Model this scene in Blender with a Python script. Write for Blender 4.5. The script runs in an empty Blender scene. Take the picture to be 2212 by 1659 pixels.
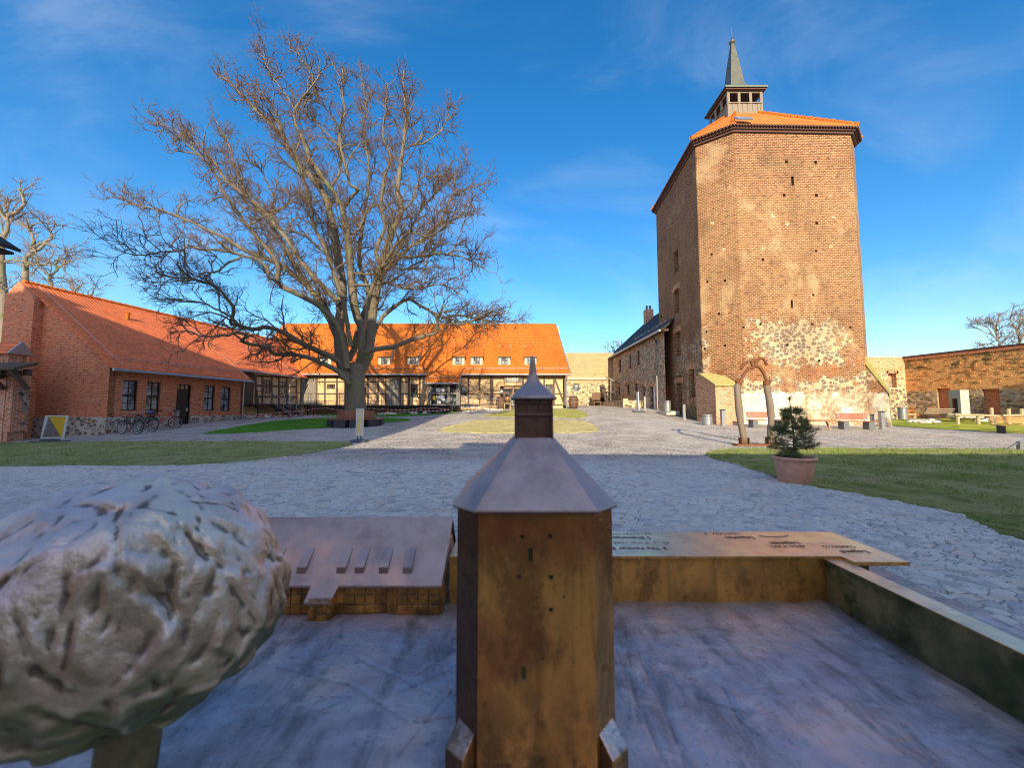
import bpy, bmesh, math, random
import numpy as np
from mathutils import Vector, Matrix, noise

random.seed(7); rng = np.random.default_rng(7)
sc = bpy.context.scene
COL = sc.collection
E = 1.25                                   # eye height
FPX = 831.0; PITCH = math.atan(56.5/831)
def ray(u, v):
    x = (u-1106)/FPX; y = (829.5-v)/FPX
    return Vector((x, math.cos(PITCH)-y*math.sin(PITCH), math.sin(PITCH)+y*math.cos(PITCH)))
def at(u, v, Y):                           # sight line of the photo at depth Y
    r = ray(u, v); return Vector((r.x*Y/r.y, Y, E+r.z*Y/r.y))
def onplane(u, v, P, n):
    r = ray(u, v); n = Vector(n); P = Vector(P)-Vector((0,0,E))
    q = r*(P.dot(n)/r.dot(n)); q.z += E; return q

# ------------------------------------------------------------------ ground height
GP = [(0,0,-1.25),(5,4,-1.25),(-6,5,-1.25),(6.9,6.4,-1.25),(7.6,13.5,-1.24),(13,7,-1.25),(-17,14,-1.22),(-21,19.9,-1.29),
 (-27,20.8,-1.6),(-20.3,23.7,-.85),(-19.6,28,-.66),(-5.6,13.9,-1.15),(-8.6,21.6,-.96),(-21,29.5,-.62),(-17,33,-.46),
 (-9,34,-.38),(-6.6,34,-.3),(5.1,36,.17),(0,34,.08),(1.3,25,-.54),(1.5,18,-1.02),(12.5,33,0.02),(12.5,23.6,-.88),(13,28.9,-.6),
 (13.2,33.8,-.02),(8,36,.2),(9.5,47,.54),(20,21.5,-1.09),(22.7,24.7,-1.0),(25,26,-1.05),(39,38,-.8),(40.6,30.5,-.75),(28,22,-1.27),
 (-45,30,-1.2),(60,20,-1.1),(60,55,-.5),(-40,60,0),(0,70,.6),(0,-20,-1.25),(30,-15,-1.25),(-30,-15,-1.25),(30,12,-1.26),(25,45,0),(-20,38,-.4),
 (-9,37,-.2),(8,20,-1.0),(-14,18,-1.15)]
_P = np.array(GP)
def _k(r2): return np.where(r2 < 1e-9, 0, r2*np.log(np.sqrt(r2+1e-12)))
_S = 10.0
def _build():
    n = len(_P); XY = _P[:, :2]/_S
    d = ((XY[:, None]-XY[None])**2).sum(-1); K = _k(d)+np.eye(n)*0.06
    A = np.zeros((n+3, n+3)); A[:n, :n] = K; A[:n, n] = 1; A[:n, n+1:] = XY; A[n, :n] = 1; A[n+1:, :n] = XY.T
    return np.linalg.solve(A, np.r_[_P[:, 2], 0, 0, 0])
_W = _build()
def gh(x, y):                              # ground height, vectorised
    x = np.clip(np.asarray(x, float), -45, 60); y = np.clip(np.asarray(y, float), -20, 70)
    q = np.stack([x, y], -1)/_S
    d = ((q[..., None, :]-_P[:, :2]/_S)**2).sum(-1)
    z = (_k(d)*_W[:len(_P)]).sum(-1)+_W[len(_P)]+(q*_W[-2:]).sum(-1)
    return z+E
def G(x, y, dz=0): return Vector((x, y, float(gh(x, y))+dz))
def gpt(u, v):                             # where a sight line meets the ground
    r = ray(u, v); lo = None
    for i in range(600):
        Y = 1.0+i*0.1; p = r*(Y/r.y)
        if p.z+E < float(gh(p.x, p.y)):
            return Vector((p.x, p.y, float(gh(p.x, p.y))))
    return Vector((p.x, p.y, float(gh(p.x, p.y))))

# ------------------------------------------------------------------ mesh builder
class MB:
    def __init__(s): s.v = []; s.f = []; s.m = []; s.sm = []; s.mi = 0; s.smooth = False
    def add(s, vs, fs):
        b = len(s.v); s.v += [Vector(p) for p in vs]
        for f in fs: s.f.append([b+i for i in f]); s.m.append(s.mi); s.sm.append(s.smooth)
    def obox(s, O, a, b, c):               # box from a corner and three edge vectors
        O, a, b, c = Vector(O), Vector(a), Vector(b), Vector(c)
        if a.cross(b).dot(c) < 0: a, b = b, a
        s.add([O, O+a, O+a+b, O+b, O+c, O+a+c, O+a+b+c, O+b+c],
              [(0,3,2,1),(4,5,6,7),(0,1,5,4),(1,2,6,5),(2,3,7,6),(3,0,4,7)])
    def box(s, cx, cy, cz, sx, sy, sz, rz=0):
        c, n = math.cos(rz), math.sin(rz)
        a = Vector((c*sx, n*sx, 0)); b = Vector((-n*sy, c*sy, 0)); d = Vector((0,0,sz))
        s.obox(Vector((cx,cy,cz))-a/2-b/2-d/2, a, b, d)
    def beam(s, p, q, w, h, up=(0,0,1)):
        p, q = Vector(p), Vector(q); d = (q-p); dn = d.normalized(); up = Vector(up)
        if abs(dn.dot(up)) > .98: up = Vector((0,1,0))
        sd = dn.cross(up).normalized(); u2 = sd.cross(dn).normalized()
        s.obox(p-sd*w/2-u2*h/2, sd*w, d, u2*h)
    def tube(s, pts, r, k=8, cap=True):
        pts = [Vector(p) for p in pts]; n = len(pts); rs = r if hasattr(r, '__len__') else [r]*n
        vs = []; fs = []; ref = None
        for i, p in enumerate(pts):
            t = (pts[min(i+1, n-1)]-pts[max(i-1, 0)]).normalized()
            if ref is None: ref = t.orthogonal().normalized()
            ref = (ref-t*ref.dot(t)).normalized(); b = t.cross(ref)
            for j in range(k):
                a = 2*math.pi*j/k; vs.append(p+(ref*math.cos(a)+b*math.sin(a))*rs[i])
        for i in range(n-1):
            for j in range(k):
                fs.append((i*k+j, i*k+(j+1)%k, (i+1)*k+(j+1)%k, (i+1)*k+j))
        if cap: fs.append(tuple(range(k))[::-1]); fs.append(tuple((n-1)*k+j for j in range(k)))
        s.add(vs, fs)
    def lathe(s, prof, c=(0,0,0), k=24, cap=True):
        c = Vector(c); vs = []; fs = []; n = len(prof)
        for r, z in prof:
            for j in range(k):
                a = 2*math.pi*j/k; vs.append(c+Vector((r*math.cos(a), r*math.sin(a), z)))
        for i in range(n-1):
            for j in range(k): fs.append((i*k+j, i*k+(j+1)%k, (i+1)*k+(j+1)%k, (i+1)*k+j))
        if cap: fs.append(tuple(range(k))[::-1]); fs.append(tuple((n-1)*k+j for j in range(k)))
        s.add(vs, fs)
    def torus(s, c, ax, R, r, k=28, kk=6):
        ax = Vector(ax).normalized(); e1 = ax.orthogonal().normalized(); e2 = ax.cross(e1); c = Vector(c)
        vs = []; fs = []
        for i in range(k):
            a = 2*math.pi*i/k; d = e1*math.cos(a)+e2*math.sin(a)
            for j in range(kk):
                b = 2*math.pi*j/kk; vs.append(c+d*(R+r*math.cos(b))+ax*r*math.sin(b))
        for i in range(k):
            for j in range(kk):
                fs.append((i*kk+j, ((i+1)%k)*kk+j, ((i+1)%k)*kk+(j+1)%kk, i*kk+(j+1)%kk))
        s.add(vs, fs)
    def prism(s, poly, d):                 # polygon (3-D points) pushed along d
        d = Vector(d); p = [Vector(q) for q in poly]; n = len(p)
        nn = sum(((p[i]-p[0]).cross(p[(i+1) % n]-p[0]) for i in range(1, n)), Vector())
        if nn.dot(d) < 0: p.reverse()
        s.add(p+[q+d for q in p], [tuple(range(n))[::-1], tuple(range(n, 2*n))]+[(i, (i+1)%n, n+(i+1)%n, n+i) for i in range(n)])
    def build(s, name, mat, parent=None, bevel=0, loc=None):
        base = parent['_loc'] if parent is not None and '_loc' in parent else (0,0,0)
        if loc is not None: base = loc
        B = Vector(base)
        me = bpy.data.meshes.new(name)
        me.from_pydata([tuple(p-B) for p in s.v], [], s.f)
        mats = mat if isinstance(mat, (list, tuple)) else [mat]
        for m in mats: me.materials.append(m)
        me.polygons.foreach_set('material_index', s.m); me.polygons.foreach_set('use_smooth', s.sm)
        me.update(); box_uv(me, B)
        o = bpy.data.objects.new(name, me); COL.objects.link(o)
        if parent is not None: o.parent = parent
        if loc is not None: o.location = B
        if loc is not None and parent is not None: o.location = B-Vector(parent['_loc'])
        if parent is not None or loc is not None: o['_loc'] = tuple(B)
        if bevel:
            md = o.modifiers.new('bevel', 'BEVEL'); md.width = bevel; md.segments = 2; md.limit_method = 'ANGLE'
        return o
def box_uv(me, B=Vector((0,0,0))):
    uvl = me.uv_layers.new(name='UVMap')
    nl = len(me.loops); nv = len(me.vertices)
    if nl == 0: return
    co = np.empty(nv*3); me.vertices.foreach_get('co', co); co = co.reshape(-1, 3)+np.array(B)
    li = np.empty(nl, int); me.loops.foreach_get('vertex_index', li)
    npf = len(me.polygons); nr = np.empty(npf*3); me.polygons.foreach_get('normal', nr); nr = nr.reshape(-1, 3)
    tot = np.empty(npf, int); me.polygons.foreach_get('loop_total', tot)
    N = np.repeat(nr, tot, 0); P = co[li]
    t = np.stack([-N[:, 1], N[:, 0], np.zeros(len(N))], 1); ln = np.linalg.norm(t, axis=1)
    flat = ln < .12; t[flat] = (1,0,0); ln[flat] = 1; t /= ln[:, None]
    b = np.cross(N, t); b[flat] = (0,1,0)
    uv = np.stack([(P*t).sum(1), (P*b).sum(1)], 1)
    uvl.data.foreach_set('uv', uv.ravel())

def thing(name, label, cat, loc=(0,0,0), rz=0, group=None):
    o = bpy.data.objects.new(name, None); COL.objects.link(o)
    o.location = loc; o.rotation_euler = (0,0,rz); o['label'] = label; o['category'] = cat
    o['_loc'] = tuple(loc) if rz == 0 else (0,0,0)
    if group: o['group'] = group
    o.empty_display_size = .2
    return o
def proto(name, label, cat, group=None):   # built about the origin, moved afterwards
    o = thing(name, label, cat, (0,0,0), 0, group); return o
def tag(o, label, cat, group=None, kind=None):
    if label: o['label'] = label
    if cat: o['category'] = cat
    if group: o['group'] = group
    if kind: o['kind'] = kind
    return o
def dup(root, loc, rz=0, label=None, scale=None):
    r = root.copy(); COL.objects.link(r); r.location = loc; r.rotation_euler = (0,0,rz)
    if label: r['label'] = label
    if scale: r.scale = scale
    for ch in list(root.children):
        c = ch.copy(); COL.objects.link(c); c.parent = r
        for g in list(ch.children):
            d = g.copy(); COL.objects.link(d); d.parent = c
    return r
def move(root, loc, rz=0, scale=None):
    root.location = loc; root.rotation_euler = (0,0,rz)
    if scale: root.scale = scale
    return root

# ------------------------------------------------------------------ materials
class NT:
    def __init__(s, name):
        s.m = bpy.data.materials.new(name); s.m.use_nodes = True; s.t = s.m.node_tree
        s.b = s.t.nodes['Principled BSDF']; s.o = s.t.nodes['Material Output']
    def n(s, ty, **k):
        nd = s.t.nodes.new(ty)
        for a, v in k.items():
            if hasattr(nd, a) and not a[0].isupper(): setattr(nd, a, v)
            else: s.set(nd, a.replace('_', ' '), v)
        return nd
    def set(s, nd, inp, v):
        i = nd.inputs[inp]
        if hasattr(v, 'links') or isinstance(v, bpy.types.NodeSocket): s.t.links.new(v, i)
        else:
            if i.type == 'RGBA' and len(v) == 3: v = (*v, 1)
            i.default_value = v
    def math(s, op, a, b=0.0, c=None, clamp=False):
        nd = s.t.nodes.new('ShaderNodeMath'); nd.operation = op; nd.use_clamp = clamp
        s.set(nd, 0, a); s.set(nd, 1, b)
        if c is not None: s.set(nd, 2, c)
        return nd.outputs[0]
    def mix(s, f, a, b, mode='MIX'):
        nd = s.t.nodes.new('ShaderNodeMix'); nd.data_type = 'RGBA'; nd.blend_type = mode
        s.set(nd, 0, f); s.set(nd, 6, a); s.set(nd, 7, b); return nd.outputs[2]
    def ramp(s, f, stops, interp='LINEAR'):
        nd = s.t.nodes.new('ShaderNodeValToRGB'); nd.color_ramp.interpolation = interp
        e = nd.color_ramp.elements
        while len(e) < len(stops): e.new(.5)
        for i, (p, c) in enumerate(stops):
            e[i].position = p; e[i].color = (*c, 1) if len(c) == 3 else c
        s.set(nd, 0, f); return nd.outputs[0]
    def sm(s, x, a, b):                    # smooth step
        nd = s.t.nodes.new('ShaderNodeMapRange'); nd.interpolation_type = 'SMOOTHSTEP'
        s.set(nd, 0, x); s.set(nd, 1, a); s.set(nd, 2, b); return nd.outputs[0]
    def pos(s): return s.t.nodes.new('ShaderNodeNewGeometry').outputs['Position']
    def nor(s): return s.t.nodes.new('ShaderNodeNewGeometry').outputs['Normal']
    def uv(s): return s.t.nodes.new('ShaderNodeUVMap').outputs[0]
    def sep(s, v):
        nd = s.t.nodes.new('ShaderNodeSeparateXYZ'); s.set(nd, 0, v); return nd.outputs
    def comb(s, x, y, z=0.0):
        nd = s.t.nodes.new('ShaderNodeCombineXYZ'); s.set(nd, 0, x); s.set(nd, 1, y); s.set(nd, 2, z); return nd.outputs[0]
    def noise(s, vec, scale, detail=3, rough=.55, out=0, dist=0):
        nd = s.t.nodes.new('ShaderNodeTexNoise'); s.set(nd, 'Vector', vec)
        nd.inputs['Scale'].default_value = scale; nd.inputs['Detail'].default_value = detail
        nd.inputs['Roughness'].default_value = rough; nd.inputs['Distortion'].default_value = dist
        return nd.outputs[out]
    def vor(s, vec, scale, feature='F1', out=0, rnd=1.0):
        nd = s.t.nodes.new('ShaderNodeTexVoronoi'); nd.feature = feature; s.set(nd, 'Vector', vec)
        nd.inputs['Scale'].default_value = scale; nd.inputs['Randomness'].default_value = rnd
        return nd.outputs[out]
    def warp(s, vec, scale, amt):
        n_ = s.noise(vec, scale, 2, .5, 1)
        a = s.t.nodes.new('ShaderNodeVectorMath'); a.operation = 'SUBTRACT'; s.set(a, 0, n_); a.inputs[1].default_value = (.5,.5,.5)
        b = s.t.nodes.new('ShaderNodeVectorMath'); b.operation = 'SCALE'; s.set(b, 0, a.outputs[0]); b.inputs[3].default_value = amt
        c = s.t.nodes.new('ShaderNodeVectorMath'); c.operation = 'ADD'; s.set(c, 0, vec); s.set(c, 1, b.outputs[0]); return c.outputs[0]
    def mapv(s, vec, sc_):
        nd = s.t.nodes.new('ShaderNodeVectorMath'); nd.operation = 'MULTIPLY'; s.set(nd, 0, vec); nd.inputs[1].default_value = sc_; return nd.outputs[0]
    def bump(s, h, strength=.5, dist=.02):
        nd = s.t.nodes.new('ShaderNodeBump'); s.set(nd, 'Height', h)
        nd.inputs['Strength'].default_value = strength; nd.inputs['Distance'].default_value = dist
        s.t.links.new(nd.outputs[0], s.b.inputs['Normal'])
    def col(s, c): s.set(s.b, 'Base Color', c)
    def rough(s, r): s.set(s.b, 'Roughness', r)
    def spec(s, v): s.b.inputs['Specular IOR Level'].default_value = v

def plain(name, c, rough=.7, metal=0.0, var=.25, scale=6, bump=0.0, bscale=40):
    n = NT(name); p = n.pos()
    d = tuple(x*(1-var) for x in c); l = tuple(min(1, x*(1+var)) for x in c)
    n.col(n.mix(n.noise(p, scale, 4), d, l)); n.rough(rough); n.b.inputs['Metallic'].default_value = metal
    if bump: n.bump(n.noise(p, bscale, 3), bump, .01)
    return n.m
def brickcol(n, vec, w, h, c1, c2, mortar, msize=.012, warp=.012):
    v = n.warp(vec, 3.0, warp)
    b = n.t.nodes.new('ShaderNodeTexBrick'); n.set(b, 'Vector', v); b.inputs['Scale'].default_value = 1
    b.inputs['Brick Width'].default_value = w; b.inputs['Row Height'].default_value = h
    b.inputs['Mortar Size'].default_value = msize; b.inputs['Mortar Smooth'].default_value = .25
    n.set(b, 'Color1', c1); n.set(b, 'Color2', c2); n.set(b, 'Mortar', mortar); b.inputs['Bias'].default_value = -.1
    return b.outputs[0], b.outputs[1]
def rubblecol(n, vec, scale, mortar, dark=.10, light=.36, warm=.02, edge=(.03,.10)):
    v = n.warp(n.mapv(vec, (1,1.4,1)), scale*1.6, .35/scale)
    c = n.vor(v, scale, 'F1', 1); e = n.vor(v, scale, 'DISTANCE_TO_EDGE', 0)
    s1 = n.sep(c)[0]
    st = n.ramp(s1, [(0, (dark, dark*.86, dark*.76)), (.35, (.2,.15,.12)), (.6, (light, light*.82, light*.66)), (.8, (.27,.13,.075)), (1, (light*.8,light*.72,light*.66))])
    st = n.mix(n.noise(v, scale*5, 3), st, n.mix(.5, st, (.1,.08,.07)))
    f1 = n.vor(v, scale, 'F1', 0)
    m = n.math('MULTIPLY', n.sm(e, edge[0], edge[1]), n.sm(n.math('ADD', f1, n.math('MULTIPLY', n.noise(v, scale*2.5, 2), .25)), .72, .60))
    return n.mix(m, mortar, st), m
def masonry(name, w, h, c1, c2, mortar, msize=.012, rub=None, rough=.9, stain=.35, extra=None, warp=.012, var=.6, bs=.6):
    n = NT(name); uv = n.uv(); p = n.pos()
    big = n.noise(p, .55, 4, .6); mid = n.noise(p, 2.7, 3, .6)
    bc, bf = brickcol(n, uv, w, h, c1, c2, mortar, msize, warp)
    per = n.noise(n.mapv(uv, (1/w*1.0, 1/h*.9, 1)), .9, 1, .5)       # brick-sized tone changes
    bc = n.mix(n.sm(per, .52, .72), bc, n.mix(var, bc, tuple(x*.32 for x in c1)))
    bc = n.mix(n.sm(mid, .55, .8), bc, n.mix(.35, bc, mortar))
    hgt = n.math('SUBTRACT', 1.0, bf)
    c = bc
    if rub:
        rc, rm = rubblecol(n, uv, rub.get('scale', 3.2), rub.get('mortar', mortar), rub.get('dark', .1), rub.get('light', .36))
        mk = rub['mask'](n, p, uv)
        c = n.mix(mk, c, rc); hgt = n.math('ADD', n.math('MULTIPLY', hgt, n.math('SUBTRACT', 1.0, mk)), n.math('MULTIPLY', rm, mk))
    c = n.mix(n.math('MULTIPLY', n.sm(big, .5, .75), stain), c, n.mix(.6, c, (.07,.045,.03)))
    if extra: c = extra(n, p, uv, c)
    n.col(c); n.rough(rough); n.spec(.2)
    n.bump(n.math('ADD', hgt, n.math('MULTIPLY', n.noise(p, 22, 3), .5)), bs, .03)
    return n.m
def tiles(name, c, w=.2, h=.26, dark=.45, stain=(.25,.2,.05), st=.25):
    n = NT(name); uv = n.uv(); s = n.sep(uv); p = n.pos()
    wob = n.math('MULTIPLY', n.math('SUBTRACT', n.noise(p, 1.3, 2), .5), .05)
    a = n.math('DIVIDE', n.math('ADD', s[1], wob), h); b = n.math('DIVIDE', s[0], w)
    fa = n.math('FRACT', a); ia = n.math('FLOOR', a)
    b2 = n.math('ADD', b, n.math('MULTIPLY', n.math('MODULO', ia, 2.0), .0)); ib = n.math('FLOOR', b2)
    wn = n.t.nodes.new('ShaderNodeTexWhiteNoise'); wn.noise_dimensions = '2D'; n.set(wn, 'Vector', n.comb(ia, ib))
    cc = n.mix(wn.outputs[0], tuple(x*.86 for x in c), tuple(min(1, x*1.1) for x in c))
    cc = n.mix(n.sm(n.noise(p, .8, 4, .6), .5, .8), cc, n.mix(st, cc, stain)); cc = n.mix(n.math('MULTIPLY', n.sm(n.noise(n.mapv(p, (1,.6,.6)), .35, 5, .7), .46, .66), .38), cc, tuple(x*.55 for x in c)); cc = n.mix(n.math('MULTIPLY', n.math('GREATER_THAN', wn.outputs[0], .955), .5), cc, tuple(x*.45 for x in c))
    cc = n.mix(n.sm(fa, .22, .02), cc, n.mix(dark, cc, (.03,.008,.004)))  # shadow line under each tile row, painted into the colour
    n.col(cc); n.rough(.8); n.spec(.25)
    wav = n.math('ABSOLUTE', n.math('SINE', n.math('MULTIPLY', b2, math.pi)))
    n.bump(n.math('ADD', n.math('SUBTRACT', 1.0, fa), n.math('MULTIPLY', wav, .8)), .9, .035)
    return n.m
def wood(name, c, rough=.75, scale=8, axis=(1,1,.12), var=.45):
    n = NT(name); p = n.pos(); q = n.mapv(p, axis)
    g = n.noise(q, scale*3, 4, .65, 0, .6)
    n.col(n.mix(g, tuple(x*(1-var) for x in c), tuple(min(1, x*(1+var)) for x in c))); n.rough(rough); n.bump(g, .35, .01); return n.m

M = {}
ORB = (.47,.19,.075)
# tower masonry: brick, a patch of rubble, a plastered foot
def tower_mask(n, p, uv):
    x, y, z = n.sep(p)
    nz = n.noise(p, .9, 3, .6)
    front = n.sm(y, 25.1, 24.7)
    cx = n.math('ABSOLUTE', n.math('SUBTRACT', x, 18.6)); cz = n.math('ABSOLUTE', n.math('SUBTRACT', z, 5.6))
    d = n.math('MAXIMUM', n.math('DIVIDE', cx, 2.7), n.math('DIVIDE', cz, 1.35))
    m1 = n.math('MULTIPLY', n.sm(n.math('ADD', d, n.math('MULTIPLY', n.math('SUBTRACT', n.noise(p, 1.6, 5, .7), .5), 2.6)), 1.08, .98), front)
    low = n.sm(n.math('ADD', z, n.math('MULTIPLY', nz, 4.5)), 5.6, 5.3)
    m2 = n.math('MULTIPLY', n.math('MULTIPLY', low, front), n.sm(n.noise(p, .7, 2), .42, .5))
    left = n.sm(x, 13.35, 13.2)
    m3 = n.math('MULTIPLY', left, n.math('MULTIPLY', n.sm(n.math('ADD', z, n.math('MULTIPLY', nz, 6)), 10.2, 8.8), n.sm(nz, .36, .46)))
    return n.math('MAXIMUM', n.math('MAXIMUM', m1, m2), m3)
def tower_extra(n, p, uv, c):
    x, y, z = n.sep(p); nz = n.noise(p, 1.1, 4, .65); n2 = n.noise(p, 4.5, 4, .6)
    base = n.sm(n.math('ADD', z, n.math('MULTIPLY', n.math('SUBTRACT', n2, .5), .9)), 2.45, 2.3)
    base = n.math('MULTIPLY', base, n.sm(x, 14.2, 15.0))
    base = n.math('MULTIPLY', base, n.sm(y, 27.5, 27))
    pl = n.mix(n.sm(n.math('ADD', nz, n.math('MULTIPLY', n.sm(x, 17.2, 19.5), .30)), .64, .84), (.80,.74,.60), n.mix(n.sm(n2, .42, .6), (.34,.27,.17), (.60,.50,.34)))
    c = n.mix(n.math('MULTIPLY', base, n.sm(n.noise(p, 2.2, 4, .6), .2, .3)), c, pl)
    # lighter, yellower courses half way up; dark weathered patches; mossy foot on the shaded side
    rd = n.math('MULTIPLY', n.sm(n.math('ADD', z, n.math('MULTIPLY', nz, 3)), 7.5, 5.0), n.sm(n.noise(p, .9, 4, .6), .48, .6))
    c = n.mix(n.math('MULTIPLY', rd, .45), c, n.mix(.6, c, (.42,.13,.04)))
    yl = n.math('MULTIPLY', n.sm(z, 4, 12), n.sm(z, 19, 14))
    c = n.mix(n.math('MULTIPLY', yl, .25), c, n.mix(.5, c, (.55,.36,.16)))
    c = n.mix(n.math('MULTIPLY', n.sm(n.noise(n.mapv(p, (1,1,.6)), .45, 4, .7), .47, .66), .55), c, n.mix(.55, c, (.10,.05,.03)))
    c = n.mix(n.math('MULTIPLY', n.sm(n.noise(n.mapv(p, (1,1,.8)), .38, 4, .7, 0, .4), .54, .7), .45), c, (.60,.42,.23))
    left_shade = n.math('MULTIPLY', n.sm(x, 13.75, 13.6), n.sm(n.math('SUBTRACT', x, n.math('MULTIPLY', n.math('SUBTRACT', y, 25.9), .0714)), 12.96, 12.93))
    c = n.mix(n.math('MULTIPLY', left_shade, .30), c, n.mix(.75, c, (.035,.015,.012)))  # left face darkened: its shade is put into the colour
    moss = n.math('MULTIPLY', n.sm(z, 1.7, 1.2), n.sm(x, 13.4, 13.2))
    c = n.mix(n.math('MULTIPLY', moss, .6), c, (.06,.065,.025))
    return c
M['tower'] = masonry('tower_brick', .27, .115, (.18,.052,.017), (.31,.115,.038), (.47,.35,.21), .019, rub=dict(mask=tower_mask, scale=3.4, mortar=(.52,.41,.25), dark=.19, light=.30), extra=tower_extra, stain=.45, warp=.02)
M['brick_red'] = masonry('red_brick', .25, .085, (.58,.155,.065), (.76,.25,.105), (.60,.37,.25), .011, var=.55, stain=.2)
M['brick_old'] = masonry('old_brick', .27, .10, (.52,.15,.065), (.66,.22,.10), (.66,.52,.40), .02, rub=dict(mask=lambda n,p,uv: n.sm(n.noise(p, .8, 3), .55, .62), mortar=(.45,.38,.3)), stain=.5, warp=.03)
M['brick_infill'] = masonry('infill_brick', .24, .08, (.68,.40,.18), (.82,.53,.27), (.78,.61,.39), .012, var=.3, stain=.15)
M['buttress'] = masonry('buttress_brick', .27, .11, (.50,.22,.11), (.62,.34,.19), (.64,.5,.34), .018, stain=.25, warp=.02)
M['rubble'] = masonry('fieldstone_socle', .25, .085, (.36,.12,.06), (.5,.2,.1), (.5,.44,.38), .011, rub=dict(mask=lambda n,p,uv: 1.0, scale=3.4, mortar=(.5,.44,.38), dark=.16, light=.5))
M['wallfar'] = masonry('ruin_wall', .27, .11, (.52,.25,.10), (.66,.40,.20), (.66,.52,.33), .02,
    rub=dict(mask=lambda n,p,uv: n.math('MULTIPLY', n.sm(n.math('ADD', n.sep(p)[2], n.math('MULTIPLY', n.noise(p, 1.0, 3), 2.2)), 6.4, 5.2), n.sm(n.noise(p, .9, 2), .35, .42)), scale=2.4, mortar=(.62,.48,.28), dark=.16, light=.42), stain=.25, warp=.03)
def rw_extra(n, p, uv, c):
    z = n.sep(p)[2]; nz = n.noise(p, 1.0, 5, .7)
    g = n.math('MULTIPLY', n.sm(n.math('ADD', z, n.math('MULTIPLY', nz, 1.5)), 5.6, 6.3), n.sm(nz, .45, .6))
    return n.mix(n.math('MULTIPLY', g, .85), c, (.12,.11,.05))
M['wallright'] = masonry('weathered_wall', .30, .12, (.85,.34,.09), (1.0,.48,.17), (.62,.38,.17), .028,
    rub=dict(mask=lambda n,p,uv: n.math('MULTIPLY', n.sm(n.sep(p)[2], 3.2, 2.9), n.sm(n.noise(p, .5, 2), .38, .42)), scale=3.0, mortar=(.45,.32,.18), dark=.25, light=.75), stain=.35, extra=rw_extra, warp=.06, bs=1.0)
M['stonehouse'] = masonry('house_fieldstone', .27, .1, (.42,.16,.075), (.54,.26,.13), (.5,.4,.28), .018,
    rub=dict(mask=lambda n,p,uv: n.sm(n.noise(p, .8, 2), .36, .42), scale=3.6, mortar=(.55,.42,.28), dark=.12, light=.4), stain=.4, warp=.03)
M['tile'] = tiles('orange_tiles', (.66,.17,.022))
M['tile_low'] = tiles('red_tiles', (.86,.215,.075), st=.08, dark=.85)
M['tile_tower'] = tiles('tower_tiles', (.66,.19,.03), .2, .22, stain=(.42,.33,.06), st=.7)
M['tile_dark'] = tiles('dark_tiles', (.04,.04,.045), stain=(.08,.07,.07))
M['timber'] = wood('dark_timber', (.10,.065,.045))
M['timber_grey'] = wood('weathered_boards', (.23,.20,.17), axis=(6,6,.15), scale=3)
M['oldwood'] = wood('grey_larch', (.24,.20,.145), axis=(5,5,.2), scale=3)
M['brownwood'] = wood('brown_joinery', (.17,.09,.055))
M['cornice'] = wood('cornice_wood', (.10,.045,.03))
M['slats'] = wood('red_slats', (.32,.12,.07), axis=(.3,.3,4))
M['warmwood'] = wood('honey_slats', (.50,.25,.09), axis=(.3,.3,4))
M['palewood'] = wood('pale_log', (.46,.35,.21), axis=(.5,.5,2))
M['post'] = wood('old_oak_post', (.20,.155,.12), scale=6, axis=(1.2,1.2,.1), var=.6)
M['barrel'] = wood('barrel_staves', (.15,.08,.045), axis=(4,4,.3))
M['iron'] = plain('dark_steel', (.045,.05,.06), .45, .4)
M['zinc'] = plain('zinc', (.45,.46,.48), .4, .7)
M['galv'] = plain('galvanised', (.33,.34,.36), .45, .6)
M['copper'] = plain('patinated_copper', (.13,.13,.10), .5, .5, .4, 3)
M['copper_light'] = plain('copper_edge', (.13,.16,.12), .5, .4)
M['rust'] = plain('rusty_steel', (.20,.075,.03), .8, .2, .4, 14, .4)
M['black'] = plain('black_paint', (.012,.012,.015), .4)
M['rubber'] = plain('black_rubber', (.02,.02,.022), .8)
M['white'] = plain('white_paint', (.72,.72,.74), .5, var=.06)
M['cream'] = plain('cream_poster', (.72,.62,.42), .6, var=.08, scale=3)
M['yellow'] = plain('yellow_print', (.80,.52,.04), .5, var=.08)
M['photo'] = plain('photo_print', (.22,.2,.2), .4, var=.9, scale=14)
M['blueprint'] = plain('pale_print', (.5,.55,.42), .4, var=.6, scale=12)
M['red'] = plain('red_paint', (.42,.03,.02), .35)
M['bluegrey'] = plain('moulded_base', (.08,.10,.14), .5)
M['concrete'] = plain('concrete', (.46,.47,.40), .85, var=.2, scale=2.2, bump=.2)
M['concrete_dark'] = plain('grey_concrete', (.14,.15,.16), .8, var=.2)
M['stone'] = plain('fieldstone', (.36,.33,.30), .85, var=.35, scale=5, bump=.5, bscale=9)
M['palestone'] = plain('pale_boulder', (.66,.62,.54), .85, var=.2, scale=5, bump=.3, bscale=9)
M['terracotta'] = plain('terracotta', (.74,.37,.25), .8, var=.38, scale=9, bump=.15)
M['soil'] = plain('soil', (.05,.035,.025), .95)
M['plaster'] = plain('plaster', (.62,.55,.42), .9, var=.15, scale=3, bump=.3)
M['moss'] = plain('mossy_cap', (.42,.36,.12), .95, var=.4, scale=5, bump=.6, bscale=16)
M['darkvoid'] = plain('deep_opening', (.018,.014,.012), .95)
M['needle'] = plain('pine_needles', (.19,.20,.07), .6, var=.5, scale=9)
M['purple'] = plain('purple_cover', (.10,.07,.28), .5)
M['wirewhite'] = plain('bare_wire', (.6,.55,.5), .5, .3)
n = NT('window_glass'); p_ = n.pos()
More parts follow.
